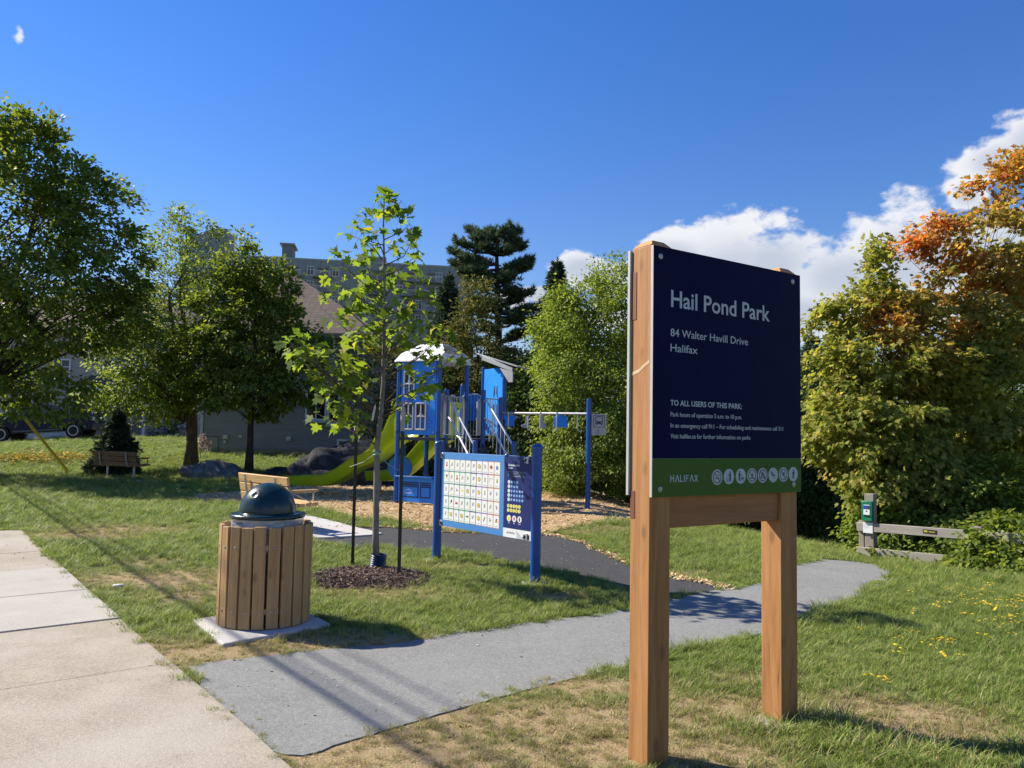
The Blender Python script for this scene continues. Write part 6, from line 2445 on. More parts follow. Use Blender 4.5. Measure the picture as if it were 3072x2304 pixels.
def build_truck():
    navyp = paint('truck_navy_paint', (.003, .005, .035), .28, .2, .05, 4, coat=.05)
    y0 = 41.0
    fx = at(238, 1317, y0)
    rot = math.atan2(.12, 1)
    root = empty('pickup_truck', (fx.x - 1.95, y0, .0), rot)
    zf, zr = Hf(fx.x, y0), Hf(fx.x - 3.55, y0)
    root.location.z = zf + (zf - zr) * -.45
    root.rotation_euler = (0, -math.atan2(zf - zr, 3.55) * .9, rot)
    tag(root, 'dark blue pickup truck parked on the driveway behind the left tree', 'pickup truck')
    XZ = Matrix(((1, 0, 0, 0), (0, 0, -1, 0), (0, 1, 0, 0), (0, 0, 0, 1)))
    def arch(cx, r=.50): return [(cx + r * math.cos(a), .40 + r * math.sin(a)) for a in np.linspace(0, PI, 12)]
    prof = [(-2.95, .55)] + [(-2.10, .42)] + arch(-1.6)[::-1] + [(1.44, .40)] + arch(1.95)[::-1] + [(2.75, .42), (2.88, .60), (2.86, 1.02), (2.74, 1.16), (2.2, 1.24), (1.25, 1.27), (1.05, 1.27), (-2.95, 1.27)]
    mb = MB(); mb.prism(prof, -.97, .97, XZ); body = mb.build('body', navyp, root, 30, .05, 3)
    cabp = [(-1.05, 1.26), (1.12, 1.26), (.52, 1.80), (.30, 1.90), (-.70, 1.92), (-.98, 1.80)]
    mb = MB(); mb.prism(cabp, -.84, .84, XZ); mb.build('cab', navyp, root, 30, .05, 3)
    for s in (-1, 1):
        for pts, nm in (([(.10, 1.32), (.95, 1.32), (.45, 1.78), (.10, 1.82)], 'side_window'), ([(-.90, 1.32), (.02, 1.32), (.02, 1.82), (-.66, 1.84), (-.88, 1.76)], 'side_window')):
            mb = MB(); mb.prism(pts, s * .846 - .008, s * .846 + .008, XZ); mb.build(nm, GLASS, root, 0)
    for s in (-1, 1):
        for cx in (1.95, -1.6):
            m4 = Matrix.Translation((cx, -s * .86, .40)) @ Matrix.Rotation(rad(90) * (1 if s > 0 else -1), 4, 'X')
            mb = MB(); mb.lathe([(.26, -.13), (.36, -.13), (.40, -.09), (.40, .09), (.36, .13), (.26, .13)], 32, m4); tyre = mb.build('wheel', paint('tyre_rubber', (.018, .018, .018), .8), root, 40)
            mb = MB()
            ring(mb, .225, .265, .0, .135, 32, m4)
            mb.lathe([(.07, .06), (.06, .12), (.0, .125)], 12, m4)
            for k in range(6):
                a = 2 * PI * k / 6
                bar(mb, (.05 * math.cos(a), .05 * math.sin(a)), (.24 * math.cos(a), .24 * math.sin(a)), .06, .07, .125, m4)
            mb.build('rim', paint('rim_alloy', (.42, .43, .44), .3, .5, .05, 10, metal=.7), tyre, 40)
    for s in (-1, 1):
        mb = MB(); mb.box((2.80, s * .74, .98), (.16, .42, .20)); mb.build('headlight', paint('headlight_clear', (.62, .66, .72), .12, .6), root, 30, .03)
        mb = MB(); mb.box((.98, s * 1.02, 1.38), (.12, .20, .17)); mb.build('mirror', navyp, root, 30, .03)
    mb = MB(); mb.box((2.88, 0, .62), (.14, 1.86, .22)); mb.build('bumper', paint('bumper_dark', (.05, .05, .055), .4), root, 30, .04)
    mb = MB(); mb.box((2.86, 0, .93), (.08, 1.05, .28)); mb.build('grille', rubber, root, 30, .02)
    for s in (-1, 1):
        mb = MB()
        mb.box((.15, s * .98, .50), (2.3, .10, .07))
        mb.build('running_board', paint('step_grey', (.10, .10, .105), .4), root, 30, .01)
    for x in (.05, 1.02, -.95):
        mb = MB(); mb.box((x, -.975, .87), (.012, .012, .70)); mb.build('door_seam', rubber, root, 0)
    for x in (-.02, -.85):
        mb = MB(); mb.box((x + .0, -.985, 1.12), (.16, .03, .035)); mb.build('door_handle', navyp, root, 30, .008)


build_truck()


# ================================================================ TREES
def np_mesh(name, verts, faces_n, mat, parent=None, attrs=None, smooth=False):
    """verts (n,3); faces_n: list of (k, array of shape (m,k))"""
    me = bpy.data.meshes.new(name)
    me.vertices.add(len(verts))
    me.vertices.foreach_set('co', np.ascontiguousarray(verts, np.float32).ravel())
    tot = sum(f.size for _, f in faces_n)
    me.loops.add(tot)
    me.loops.foreach_set('vertex_index', np.concatenate([f.ravel() for _, f in faces_n]).astype(np.int32))
    np_ = sum(len(f) for _, f in faces_n)
    me.polygons.add(np_)
    st, o = [], 0
    for k, f in faces_n:
        st.append(o + np.arange(len(f)) * k)
        o += f.size
    me.polygons.foreach_set('loop_start', np.concatenate(st).astype(np.int32))
    me.update(calc_edges=True)
    me.validate()
    for nm, arr in (attrs or {}).items():
        a = me.attributes.new(nm, 'FLOAT', 'POINT')
        a.data.foreach_set('value', np.asarray(arr, np.float32))
    if smooth: me.polygons.foreach_set('use_smooth', [True] * np_)
    return link(name, me, parent, [mat])


def unit(v): return v / np.maximum(np.linalg.norm(v, axis=-1, keepdims=True), 1e-9)


# outlines in leaf space: x across, y from stalk to tip (0..1)
RHOMB = np.array([(0, 0), (-.30, .42), (0, 1), (.30, .42)])
OVAL = np.array([(0, 0), (-.22, .18), (-.30, .45), (-.18, .78), (0, 1), (.18, .78), (.30, .45), (.22, .18)])
STAR = np.array([(0, 0), (-.42, .02), (-.26, .26), (-.56, .46), (-.22, .54), (0, 1), (.22, .54), (.56, .46), (.26, .26), (.42, .02)])
MAPLE = np.array([(0, .02), (-.20, -.10), (-.40, -.05), (-.30, .10), (-.62, .30), (-.66, .46), (-.46, .46), (-.30, .48), (-.36, .74), (-.24, .76), (-.12, .70), (0, 1.0),
                  (.12, .70), (.24, .76), (.36, .74), (.30, .48), (.46, .46), (.66, .46), (.62, .30), (.30, .10), (.40, -.05), (.20, -.10)])


def leaves(name, pos, tip, nrm, size, shape, mat, parent, fold=.18, droop=.12, tint=None):
    n = len(pos)
    tip = unit(tip)
    side = unit(np.cross(tip, nrm))
    nn = np.cross(side, tip)
    k = len(shape)
    s = size[:, None, None]
    x, y = shape[:, 0][None, :, None], shape[:, 1][None, :, None]
    V = pos[:, None, :] + s * (side[:, None, :] * x + tip[:, None, :] * y + nn[:, None, :] * (fold * np.abs(x) - droop * y * y))
    V = V.reshape(-1, 3)
    base = np.arange(n)[:, None] * k
    if k == 4:
        f = [(3, (base + np.array([[0, 1, 2]])).reshape(-1, 3)), (3, (base + np.array([[0, 2, 3]])).reshape(-1, 3))]
    else:
        f = [(k, base + np.arange(k)[None, :])]
    at_ = None if tint is None else {'tint': np.repeat(tint, k)}
    return np_mesh(name, V, f, mat, parent, at_)


def tubes(name, paths, mat, parent, n=6):
    mb = MB()
    for p, r in paths: mb.tube(p, r, n, True)
    me = bpy.data.meshes.new(name)
    me.from_pydata([tuple(v) for v in mb.v], [], mb.f)
    me.polygons.foreach_set('use_smooth', [True] * len(me.polygons))
    return link(name, me, parent, [mat])


def bark(name, a, b, sc=14):
    t = NT(name)
    v = t.map(t.tc(), (sc, sc, sc * .22))
    n = t.noise(1, 7, .7, v, dist=.8)
    t.base(t.ramp(n, [(.32, a), (.68, b)])).set(rough=.95, spec=.1)
    t.bump(n, 1.0, .03)
    return t.m


BARK_D = bark('dark_bark', (.035, .026, .02), (.12, .095, .075))
BARK_B = bark('brown_bark', (.06, .042, .028), (.20, .15, .10))
BARK_G = bark('grey_smooth_bark', (.15, .135, .115), (.30, .275, .24), 22)


def crown_points(rng, blobs, n, shell=.45):
    """cluster centres in a union of ellipsoids (cx,cy,cz,rx,ry,rz[,weight])"""
    w = np.array([b[3] * b[4] + b[4] * b[5] + b[3] * b[5] for b in blobs]) * np.array([b[6] if len(b) > 6 else 1 for b in blobs])
    cnt = rng.multinomial(n, w / w.sum())
    out = []
    for b, c in zip(blobs, cnt):
        d = unit(rng.normal(size=(c, 3)))
        r = rng.uniform(shell ** 3, 1, c) ** (1 / 3)
        out.append(np.array(b[:3]) + d * r[:, None] * np.array(b[3:6]))
    return np.concatenate(out)


def broad_tree(name, label, base, blobs, n_clusters, per, leaf, mat, barkm, trunk_r, seed, shape=RHOMB, csize=.4, cat='tree', group=None, trunk_top=.72, branches=46,
               lean=(0, 0), flat=.42, tintf=None, shell=.45, forks=1, crown_name='crown', vis_twigs=0, tipdown=.35, sizevar=(.65, 1.2), uprand=.5):
    rng = np.random.default_rng(seed)
    base = np.array(base, float)
    root = empty(name, base)
    tag(root, label, cat, group)
    P = crown_points(rng, blobs, n_clusters, shell)
    ctr = np.average(np.array([b[:3] for b in blobs]), axis=0, weights=[b[3] * b[4] * b[5] for b in blobs])
    zt = max(b[2] + b[5] for b in blobs)
    # trunk with forks
    Ht = (zt - base[2]) * trunk_top
    paths = []
    axis = []
    for f in range(forks):
        off = np.array([0, 0, 0]) if forks == 1 else np.array([math.cos(f * 2.4 + seed), math.sin(f * 2.4 + seed), 0]) * (.16 * Ht)
        pts, rs = [], []
        for k in range(9):
            t = k / 8
            q = base * 1.0
            q = q + np.array([lean[0] * t, lean[1] * t, Ht * t]) + off * max(0, t - .22) + np.array([rng.normal(0, .03), rng.normal(0, .03), 0]) * t * 2 + (np.array([ctr[0] - base[0], ctr[1] - base[1], 0]) * .55) * t * t
            pts.append(tuple(q - base - (np.array([0, 0, .25]) if k == 0 else 0)))
            flare = 1 + .5 * max(0, 1 - t * 14)
            rs.append(trunk_r * flare * (1 - .80 * t) * (1 if f == 0 or t > .2 else .95))
        paths.append((pts, rs))
        axis.append(np.array(pts))
    order = np.argsort(-np.linalg.norm(P - ctr, axis=1))
    sel = rng.choice(len(P), min(branches, len(P)), replace=False)
    for i in sel:
        p = P[i] - base
        ax = axis[int(rng.integers(0, forks))]
        h = np.linalg.norm(p[:2] - ax[4][:2])
        z0 = max(p[2] - h * rng.uniform(.55, .95), ax[-1][2] * .26)
        z0 = min(z0, ax[-1][2] * .98)
        k = np.interp(z0, ax[:, 2], np.arange(len(ax)))
        j = int(min(k, len(ax) - 2))
        o = ax[j] + (ax[j + 1] - ax[j]) * (k - j)
        m = o * .45 + p * .55 + np.array([0, 0, .10 * h]) + rng.normal(0, .06, 3) * h * .3
        m2 = o * .75 + p * .25 + np.array([0, 0, .03 * h])
        r0 = trunk_r * (.34 - .22 * (z0 / max(ax[-1][2], .1))) * rng.uniform(.6, 1.1)
        paths.append(([tuple(o), tuple(m2), tuple(m), tuple(p)], [r0, r0 * .75, r0 * .45, r0 * .12]))
        for q in range(2):
            e = P[int(rng.integers(0, len(P)))] - base
            if np.linalg.norm(e - m) < h * .9 + .3:
                paths.append(([tuple(m), tuple((m + e) / 2 + rng.normal(0, .05, 3)), tuple(e)], [r0 * .4, r0 * .25, r0 * .08]))
    tubes('trunk', paths, barkm, root, 8)
    # leaf clusters
    N = len(P)
    cnt = rng.poisson(per, N)
    idx = np.repeat(np.arange(N), cnt)
    out = unit((P - ctr) * np.array([1, 1, .6]) + rng.normal(0, .25, (N, 3)))
    cs = csize * rng.uniform(.6, 1.35, N)
    loc = np.clip(rng.normal(0, 1, (len(idx), 3)), -1.6, 1.6) * .5
    # flattened sprays tilted outwards and down
    up = unit(np.stack([out[:, 0] * .45, out[:, 1] * .45, np.ones(N)], 1) + rng.normal(0, .18, (N, 3)))[idx]
    h = (loc * up).sum(1, keepdims=True)
    loc = loc - up * h * (1 - flat)
    pos = P[idx] + loc * cs[idx][:, None] + out[idx] * (np.clip(np.abs(rng.normal(0, .35, len(idx))), 0, .7) * cs[idx])[:, None]
    tip = unit(loc + out[idx] * .7 + np.array([0, 0, -tipdown]) + rng.normal(0, .35, pos.shape))
    nr = unit(up + rng.normal(0, uprand, pos.shape))
    size = leaf * rng.uniform(*sizevar, len(idx))
    tint = None if tintf is None else tintf(pos, P[idx], rng)
    keep = pos[:, 2] > H(pos[:, 0], pos[:, 1]) + .03
    leaves(crown_name, (pos - base)[keep], tip[keep], nr[keep], size[keep], shape, mat, root, tint=None if tint is None else tint[keep])
    return root


def px_blob(px, py, y, rpx, rpy, depth=None, w=1.0):
    """ellipsoid whose outline sits at a photograph pixel when y metres away, with true metric size and a depth of its own"""
    c = at(px, py, y)
    rx, rz = rpx / FPX * y, rpy / FPX * y
    return (c.x, c.y, c.z, rx, depth if depth else rx, rz, w)


LEAF_DARK = leafmat('dark_green_leaf', [(0, (0.027, 0.057, 0.014)), (.5, (0.049, 0.092, 0.019)), (1, (0.088, 0.142, 0.030))], .36)
LEAF_MID = leafmat('mid_green_leaf', [(0, (0.070, 0.110, 0.018)), (.5, (0.14, 0.195, 0.030)), (1, (0.27, 0.32, 0.058))], .42)
LEAF_LIGHT = leafmat('light_green_leaf', [(0, (0.098, 0.150, 0.027)), (.5, (0.165, 0.232, 0.041)), (1, (0.285, 0.338, 0.068))], .45)
LEAF_OLIVE = leafmat('olive_leaf', [(0, (0.047, 0.061, 0.016)), (.5, (0.101, 0.111, 0.030)), (1, (0.203, 0.189, 0.054))], .35)
LEAF_SAP = leafmat('young_maple_leaf', [(0, (0.075, 0.131, 0.022)), (.45, (0.125, 0.200, 0.031)), (.9, (0.213, 0.281, 0.044)), (1, (0.450, 0.413, 0.044))], .55, rough=.62)
LEAF_FALL = leafmat('turning_maple_leaf', [(0, (0.10, 0.15, 0.025)), (.5, (0.20, 0.255, 0.045)), (1, (0.41, 0.40, 0.10))], .52, 'tint',
                    tintcol=[(.35, (.56, .33, .08)), (.5, (.60, .25, .08)), (.65, (.54, .15, .07))])


def hz(x, y): return (x, y, Hf(x, y))


# --- the four lawn trees
ta = at(-70, 1330, 24.0)
broad_tree('lawn_tree', 'largest dense green tree at the left edge, standing over the shaded lawn', hz(ta.x, 24.0),
           [px_blob(-40, 700, 24, 260, 330, 3.2, 1.3), px_blob(110, 510, 24, 110, 190, 1.4, 1.2), px_blob(60, 425, 24, 90, 110, 1.0, 1), px_blob(-60, 420, 24.4, 150, 140, 1.6),
            px_blob(290, 640, 23.5, 100, 150, 1.4, 1.25), px_blob(330, 800, 23.4, 110, 150, 1.5, 1.2), px_blob(160, 900, 23, 230, 190, 2.8, 1.2), px_blob(-120, 1050, 24, 260, 200, 2.5),
            px_blob(330, 950, 23.6, 140, 90, 1.6, 1.1), px_blob(120, 1140, 22.5, 150, 60, 1.6, .7), px_blob(90, 1222, 22.5, 150, 34, 1.2, .5), px_blob(215, 610, 24, 110, 130, 1.4, 1)],
           880, 52, .15, LEAF_MID, BARK_D, .20, 1, OVAL, .40, shell=.5, trunk_top=.8, branches=120, forks=2, tipdown=.2)
tb = at(573, 1403, 28.5)
broad_tree('lawn_tree', 'airy light green tree with thick brown trunk behind the long boulder', hz(tb.x, 28.5),
           [px_blob(530, 780, 28.5, 100, 140, 1.4, .42), px_blob(540, 690, 28.5, 40, 110, .6, .5), px_blob(470, 830, 28.3, 70, 110, 1.0, .40), px_blob(640, 800, 28.7, 50, 110, .9, .32), px_blob(620, 730, 28.6, 30, 70, .5, .3),
            px_blob(500, 960, 28, 150, 110, 2.0, 1), px_blob(420, 1060, 27.6, 130, 110, 1.8, 1), px_blob(440, 1190, 27.5, 130, 70, 1.7, .9), px_blob(570, 1120, 28, 130, 100, 1.8, .8), px_blob(330, 1180, 27.5, 70, 40, 1.0, .7)],
           430, 52, .14, LEAF_LIGHT, BARK_B, .235, 2, RHOMB, .42, trunk_top=.62, branches=85, forks=2, shell=.2, tipdown=.25)
tcb = at(746, 1412, 27.3)
broad_tree('lawn_tree', 'round dense dark green tree on a slim trunk in front of the grey house', hz(tcb.x, 27.3),
           [px_blob(760, 1010, 27.3, 150, 190, 2.0, 1.2), px_blob(745, 820, 27.3, 65, 120, 1.0, 1.1), px_blob(800, 900, 27.2, 100, 130, 1.4, 1.1), px_blob(680, 920, 27.2, 85, 110, 1.3, 1), px_blob(880, 1080, 27, 95, 120, 1.5, 1.1),
            px_blob(650, 1080, 27, 90, 130, 1.6, 1.1), px_blob(770, 1170, 26.8, 170, 80, 1.9, 1.1), px_blob(930, 1060, 27, 55, 70, .9, .9)],
           560, 58, .14, LEAF_MID, BARK_D, .135, 3, OVAL, .36, trunk_top=.8, branches=60, tipdown=.3)


# --- young staked maple with large lobed leaves
def sapling():
    rng = np.random.default_rng(44)
    b = np.array([-1.5, 8.85, mulch_h(-1.5, 8.85) - .02])
    root = empty('young_maple', b)
    tag(root, 'slim young staked maple with large bright lobed leaves in a mulch ring', 'tree')
    y0 = 8.85
    key = [(1128, 1722), (1127, 1600), (1130, 1420), (1131, 1340), (1142, 1250), (1150, 1150), (1152, 1000), (1153, 880), (1152, 770), (1150, 680), (1152, 610), (1150, 578)]
    tr = [np.array(at(px, py, y0)) for px, py in key]
    tr[0] = b + np.array([0, 0, -.1])
    rr = [.043, .038, .034, .032, .028, .025, .021, .017, .0135, .010, .007, .003]
    tubes('trunk', [([tuple(p - b) for p in tr], rr)], BARK_G, root, 14)
    zs = np.array([p[2] for p in tr])
    TR = np.array(tr)
    # branch tips read off the photograph, each at its own depth
    tips = [(860, 1020, -.3), (905, 1080, .2), (935, 1145, -.15), (950, 1240, -.1), (1000, 1260, .35), (975, 1040, -.5), (1010, 960, .4), (960, 920, .1), (985, 870, -.4), (965, 800, .1), (1000, 770, -.2),
            (1050, 820, .5), (1040, 700, .2), (1065, 665, -.1), (1090, 760, -.4), (1095, 900, .55), (1080, 980, -.55), (1230, 670, .15), (1250, 700, -.2), (1255, 760, .2), (1220, 820, .5), (1280, 850, -.1), (1300, 870, .3),
            (1270, 930, -.45), (1330, 940, .1), (1350, 990, -.1), (1310, 1020, .4), (1370, 1060, .1), (1330, 1100, -.3), (1300, 1150, .2), (1190, 960, .6),
            (1180, 620, .1), (1205, 600, -.1), (1120, 600, .1), (1050, 1110, -.3), (1045, 1200, -.5), (1150, 592, 0), (1170, 606, .05), (1100, 1020, -.2), (900, 1040, .0), (1000, 1090, .0),
            (1195, 720, .3), (1120, 700, -.25), (1130, 830, .3), (1180, 880, -.4), (1060, 880, .0), (1225, 960, .2), (870, 1035, .1), (915, 1060, -.1), (940, 1100, .1), (890, 1050, -.2), (1150, 950, -.5)]
    paths, P, Tp, Nn, Sz = [], [], [], [], []
    for (px, py, dy) in tips:
        p = np.array(at(px, py, y0 + dy))
        i0 = np.interp(p[2], zs, np.arange(len(zs)))
        ax = np.array([np.interp(p[2], zs, TR[:, j]) for j in range(3)])
        h = np.linalg.norm(p - ax)
        z0 = max(p[2] - h * .75, 1.45)
        o = np.array([np.interp(z0, zs, TR[:, j]) for j in range(2)] + [z0])
        m = o * .5 + p * .5 + np.array([0, 0, -.05 * h]) + rng.normal(0, .03, 3)
        paths.append(([tuple(o - b), tuple(m - b), tuple(p - b)], [.0055 + .006 * h, .0045 + .0035 * h, .0018]))
        L = np.linalg.norm(p - o)
        n = int(6 + 12 * L)
        for k in range(n):
            f = 1 - .72 * rng.uniform(0, 1) ** 1.5
            q = (o * (1 - f) ** 2 + 2 * m * f * (1 - f) + p * f * f)
            d = unit((p - o)[None])[0]
            sd = unit(np.cross(d, rng.normal(0, 1, 3))[None])[0]
            ped = rng.uniform(.05, .15)
            e = q + sd * ped + np.array([0, 0, .02])
            paths.append(([tuple(q - b), tuple(e - b)], [.0014, .0010]))
            P.append(e)
            Tp.append(sd * .8 + d * .55 + np.array([0, 0, -.38]) + rng.normal(0, .25, 3))
            Nn.append(np.array([0, 0, 1.0]) + sd * .5 + rng.normal(0, .42, 3))
            Sz.append(rng.uniform(.065, .14))
    # bare lower twigs
    for (a, c, dy) in (((1120, 1270), (1045, 1255), -.1), ((1140, 1235), (1215, 1205), .1), ((1135, 1215), (1060, 1130), -.2), ((1145, 1130), (1090, 1080), .1), ((1150, 1210), (1195, 1160), .1)):
        p, q = np.array(at(*a, y0)), np.array(at(*c, y0 + dy))
        paths.append(([tuple(p - b), tuple((p + q) / 2 - b + np.array([0, 0, -.02])), tuple(q - b)], [.008, .006, .003]))
    tubes('branches', paths, bark('twig_bark', (.10, .08, .06), (.2, .17, .13), 40), root, 5)
    P, Tp, Nn, Sz = map(np.array, (P, Tp, Nn, Sz))
    leaves('crown', P - b, Tp, unit(Nn), Sz, MAPLE, LEAF_SAP, root, fold=.30, droop=.40)
    # corrugated guard, tie, tag, stakes
    mb = MB()
    prof = []
    for i in range(33):
        z = .19 * i / 32
        prof.append((.088 + .006 * math.cos(i * PI / 2), z))
    prof += [(.078, .19), (.078, .0)]
    m4 = Matrix.Rotation(rad(7), 4, 'Y')
    mb.lathe(prof, 28, m4, False)
    g = mb.build('trunk_guard', paint('guard_blue_black', (.012, .03, .085), .35, .5, .1, 20), None, 50)
    g.location = (b[0] + .01, b[1] - .02, b[2])
    tag(g, 'short corrugated dark blue plastic tube round the foot of the young maple', 'trunk guard')
    st = paint('stake_black', (.008, .008, .008), .45, .5, .1, 20)
    wd = paint('stake_peg', (.42, .36, .28), .8, .3, .15, 20)
    tops = []
    for (bp, tp, yy, nm) in (((1057, 1702), (1046, 1285), 9.28, 'left'), ((1196, 1742), (1198, 1285), 8.5, 'right')):
        q0, q1 = at(*bp, yy), at(*tp, yy)
        r = empty('tree_stake', q0)
        d = (q1 - q0).normalized()
        X = d.orthogonal().normalized()
        m4 = frame(Vector((0, 0, 0)), Vector((1, .35, 0)), z=d)
        L = (q1 - q0).length
        mb = MB()
        mb.box((0, 0, L / 2 - .15), (.038, .006, L + .3), m4)
        mb.box((0, .016, L / 2 - .15), (.006, .03, L + .3), m4)
        if nm == 'left':
            for k in range(int(L / .055)): mb.box((0, -.006, .04 + k * .055), (.012, .008, .014), m4)
        mb.build('bar', st, r, 30)
        mb = MB()
        mb.box((0, .008, L + .10), (.045, .04, .26), m4)
        mb.build('sleeve', wd, r, 30, .004)
        tag(r, 'black studded steel stake left of the young maple trunk' if nm == 'left' else 'black plain steel stake right of the young maple trunk', 'stake', 'tree stakes')
        tops.append(q0 + d * (L * .72))
    c = at(1131, 1357, y0)
    r = empty('tree_tie', c)
    tag(r, 'pale green cord loop tying the young maple to its stakes', 'tree tie')
    mb = MB()
    mb.tube([(.04 * math.cos(a), .04 * math.sin(a), .012 * math.sin(2 * a)) for a in np.linspace(0, 2 * PI, 17)], .011, 8)
    mb.tube([(.041 * math.cos(a), .041 * math.sin(a), -.022 + .01 * math.cos(a)) for a in np.linspace(0, 2 * PI, 17)], .009, 8)
    mb.build('loop', paint('tie_green', (.22, .38, .27), .6), r, 40)
    mb = MB()
    for t in tops:
        e = t - c
        mb.tube([(0, 0, 0), tuple(e * .5 + Vector((0, 0, -.03))), tuple(e)], .0035, 5)
    mb.build('cord', paint('cord_pale', (.35, .42, .33), .7), r, 40)
    q = at(1121, 1240, y0 - .05)
    mb = MB(); mb.box((0, 0, 0), (.022, .004, .17)); mb.box((0, 0, .095), (.004, .003, .03))
    tg = mb.build('plant_tag', paint('tag_white', (.62, .62, .58), .6), None, 0)
    tg.location = q; tg.rotation_euler = (.1, rad(8), .4)
    tag(tg, 'narrow white plant tag hanging from the young maple trunk', 'plant tag')


sapling()


# --- conifers
NEEDLE = leafmat('dark_needles', [(0, (0.022, 0.045, 0.026)), (.5, (0.045, 0.078, 0.04)), (1, (0.085, 0.125, 0.06))], .15, rough=.6)
NEEDLE_P = leafmat('pine_needles', [(0, (0.035, 0.06, 0.032)), (.5, (0.075, 0.115, 0.055)), (1, (0.15, 0.19, 0.085))], .2, rough=.6)
STRIP = np.array([(0, 0), (-.055, .3), (0, 1), (.055, .3)])


def spruce(label, base, hgt, rad_, seed, mat=NEEDLE, layers=26, dens=1.0, name='spruce_tree', lowest=.06, nl=.16, group=None):
    rng = np.random.default_rng(seed)
    b = np.array(base, float)
    root = empty(name, b)
    tag(root, label, 'tree', group)
    paths = [([(0, 0, -.3), (0, 0, hgt * .5), (0, 0, hgt * .99)], [hgt * .016 + .02, hgt * .010, .008])]
    P, T, Nn, S = [], [], [], []
    for l in range(layers):
        f = lowest + (1 - lowest) * (l / layers) ** .92
        z = hgt * f
        R = rad_ * (1 - f) ** .85 + .04 * hgt * .2
        nb = max(4, int(9 * (1 - f) + 4))
        for k in range(nb):
            a = 2 * PI * (k + rng.uniform(-.35, .35)) / nb + l * 1.7
            r = R * rng.uniform(.7, 1.12)
            d = np.array([math.cos(a), math.sin(a), 0])
            e = d * r + np.array([0, 0, z - r * .16 + (.10 * r if f > .6 else 0)])
            s0 = np.array([0, 0, z + .05])
            m = s0 * .5 + e * .5 + np.array([0, 0, -.05 * r])
            paths.append(([tuple(s0), tuple(m), tuple(e)], [.006 + .006 * r, .006 + .003 * r, .004]))
            n = int(dens * (10 + 46 * r))
            t = rng.uniform(.12, 1.04, n)[:, None]
            q = s0 * (1 - t) ** 2 + 2 * m * t * (1 - t) + e * t * t
            sd = np.array([-math.sin(a), math.cos(a), 0])
            w = rng.uniform(-1, 1, n)[:, None] * (.34 * r * (1.06 - t) + .05)
            q = q + sd * w + np.array([0, 0, 1]) * rng.normal(-.04, .05, (n, 1)) * (1 + r * .3)
            P.append(q); T.append(d * .8 + sd * np.sign(w) * .6 + np.array([0, 0, .12]) + rng.normal(0, .35, (n, 3)))
            Nn.append(np.array([0, 0, 1.0]) + rng.normal(0, .5, (n, 3))); S.append(nl * rng.uniform(.7, 1.3, n))
    # leader
    n = 30
    P.append(np.stack([rng.normal(0, .02, n), rng.normal(0, .02, n), hgt * rng.uniform(.93, 1.0, n)], 1)); T.append(np.array([0, 0, .9]) + rng.normal(0, .5, (n, 3))); Nn.append(rng.normal(0, 1, (n, 3))); S.append(nl * rng.uniform(.5, .9, n))
    P, T, Nn, S = np.concatenate(P), np.concatenate(T), np.concatenate(Nn), np.concatenate(S)
    # every point carries a little fan of needle strips
    k = 3
    P2 = np.repeat(P, k, 0)
    leaves('crown', P2, np.repeat(T, k, 0) + rng.normal(0, .55, P2.shape), np.repeat(Nn, k, 0) + rng.normal(0, .6, P2.shape), np.repeat(S, k), STRIP * np.array([2.6, 1]), mat, root, fold=.1, droop=.05)
    tubes('trunk', paths, BARK_D, root, 6)
    return root


q = at(340, 1350, 25.6)
spruce('small bushy spruce right behind the far bench', (q.x + .1, 25.6, Hf(q.x, 25.6)), 2.2, 1.0, 3, layers=13, dens=1.7, nl=.16)
q = at(1662, 1400, 37)
spruce('pointed dark spruce rising behind the pine, right of it', (q.x, 37, Hf(q.x, 37) - .5), at(1664, 775, 37).z - Hf(q.x, 37) + .5, 2.6, 5, layers=34, dens=1.2, nl=.24)
q = at(1335, 1400, 42)
spruce('distant teal spruce in front of the apartment block', (q.x, 42, Hf(q.x, 42) - .3), at(1338, 820, 42).z - Hf(q.x, 42) + .3, 2.6, 6, layers=30, dens=1.0, nl=.26)
q = at(2436, 1400, 27)
spruce('dark conifer showing between the sign and the turning maples', (q.x, 27, Hf(q.x, 27)), at(2432, 990, 27).z - Hf(q.x, 27), 2.4, 7, NEEDLE_P, layers=22, dens=1.4, nl=.2)


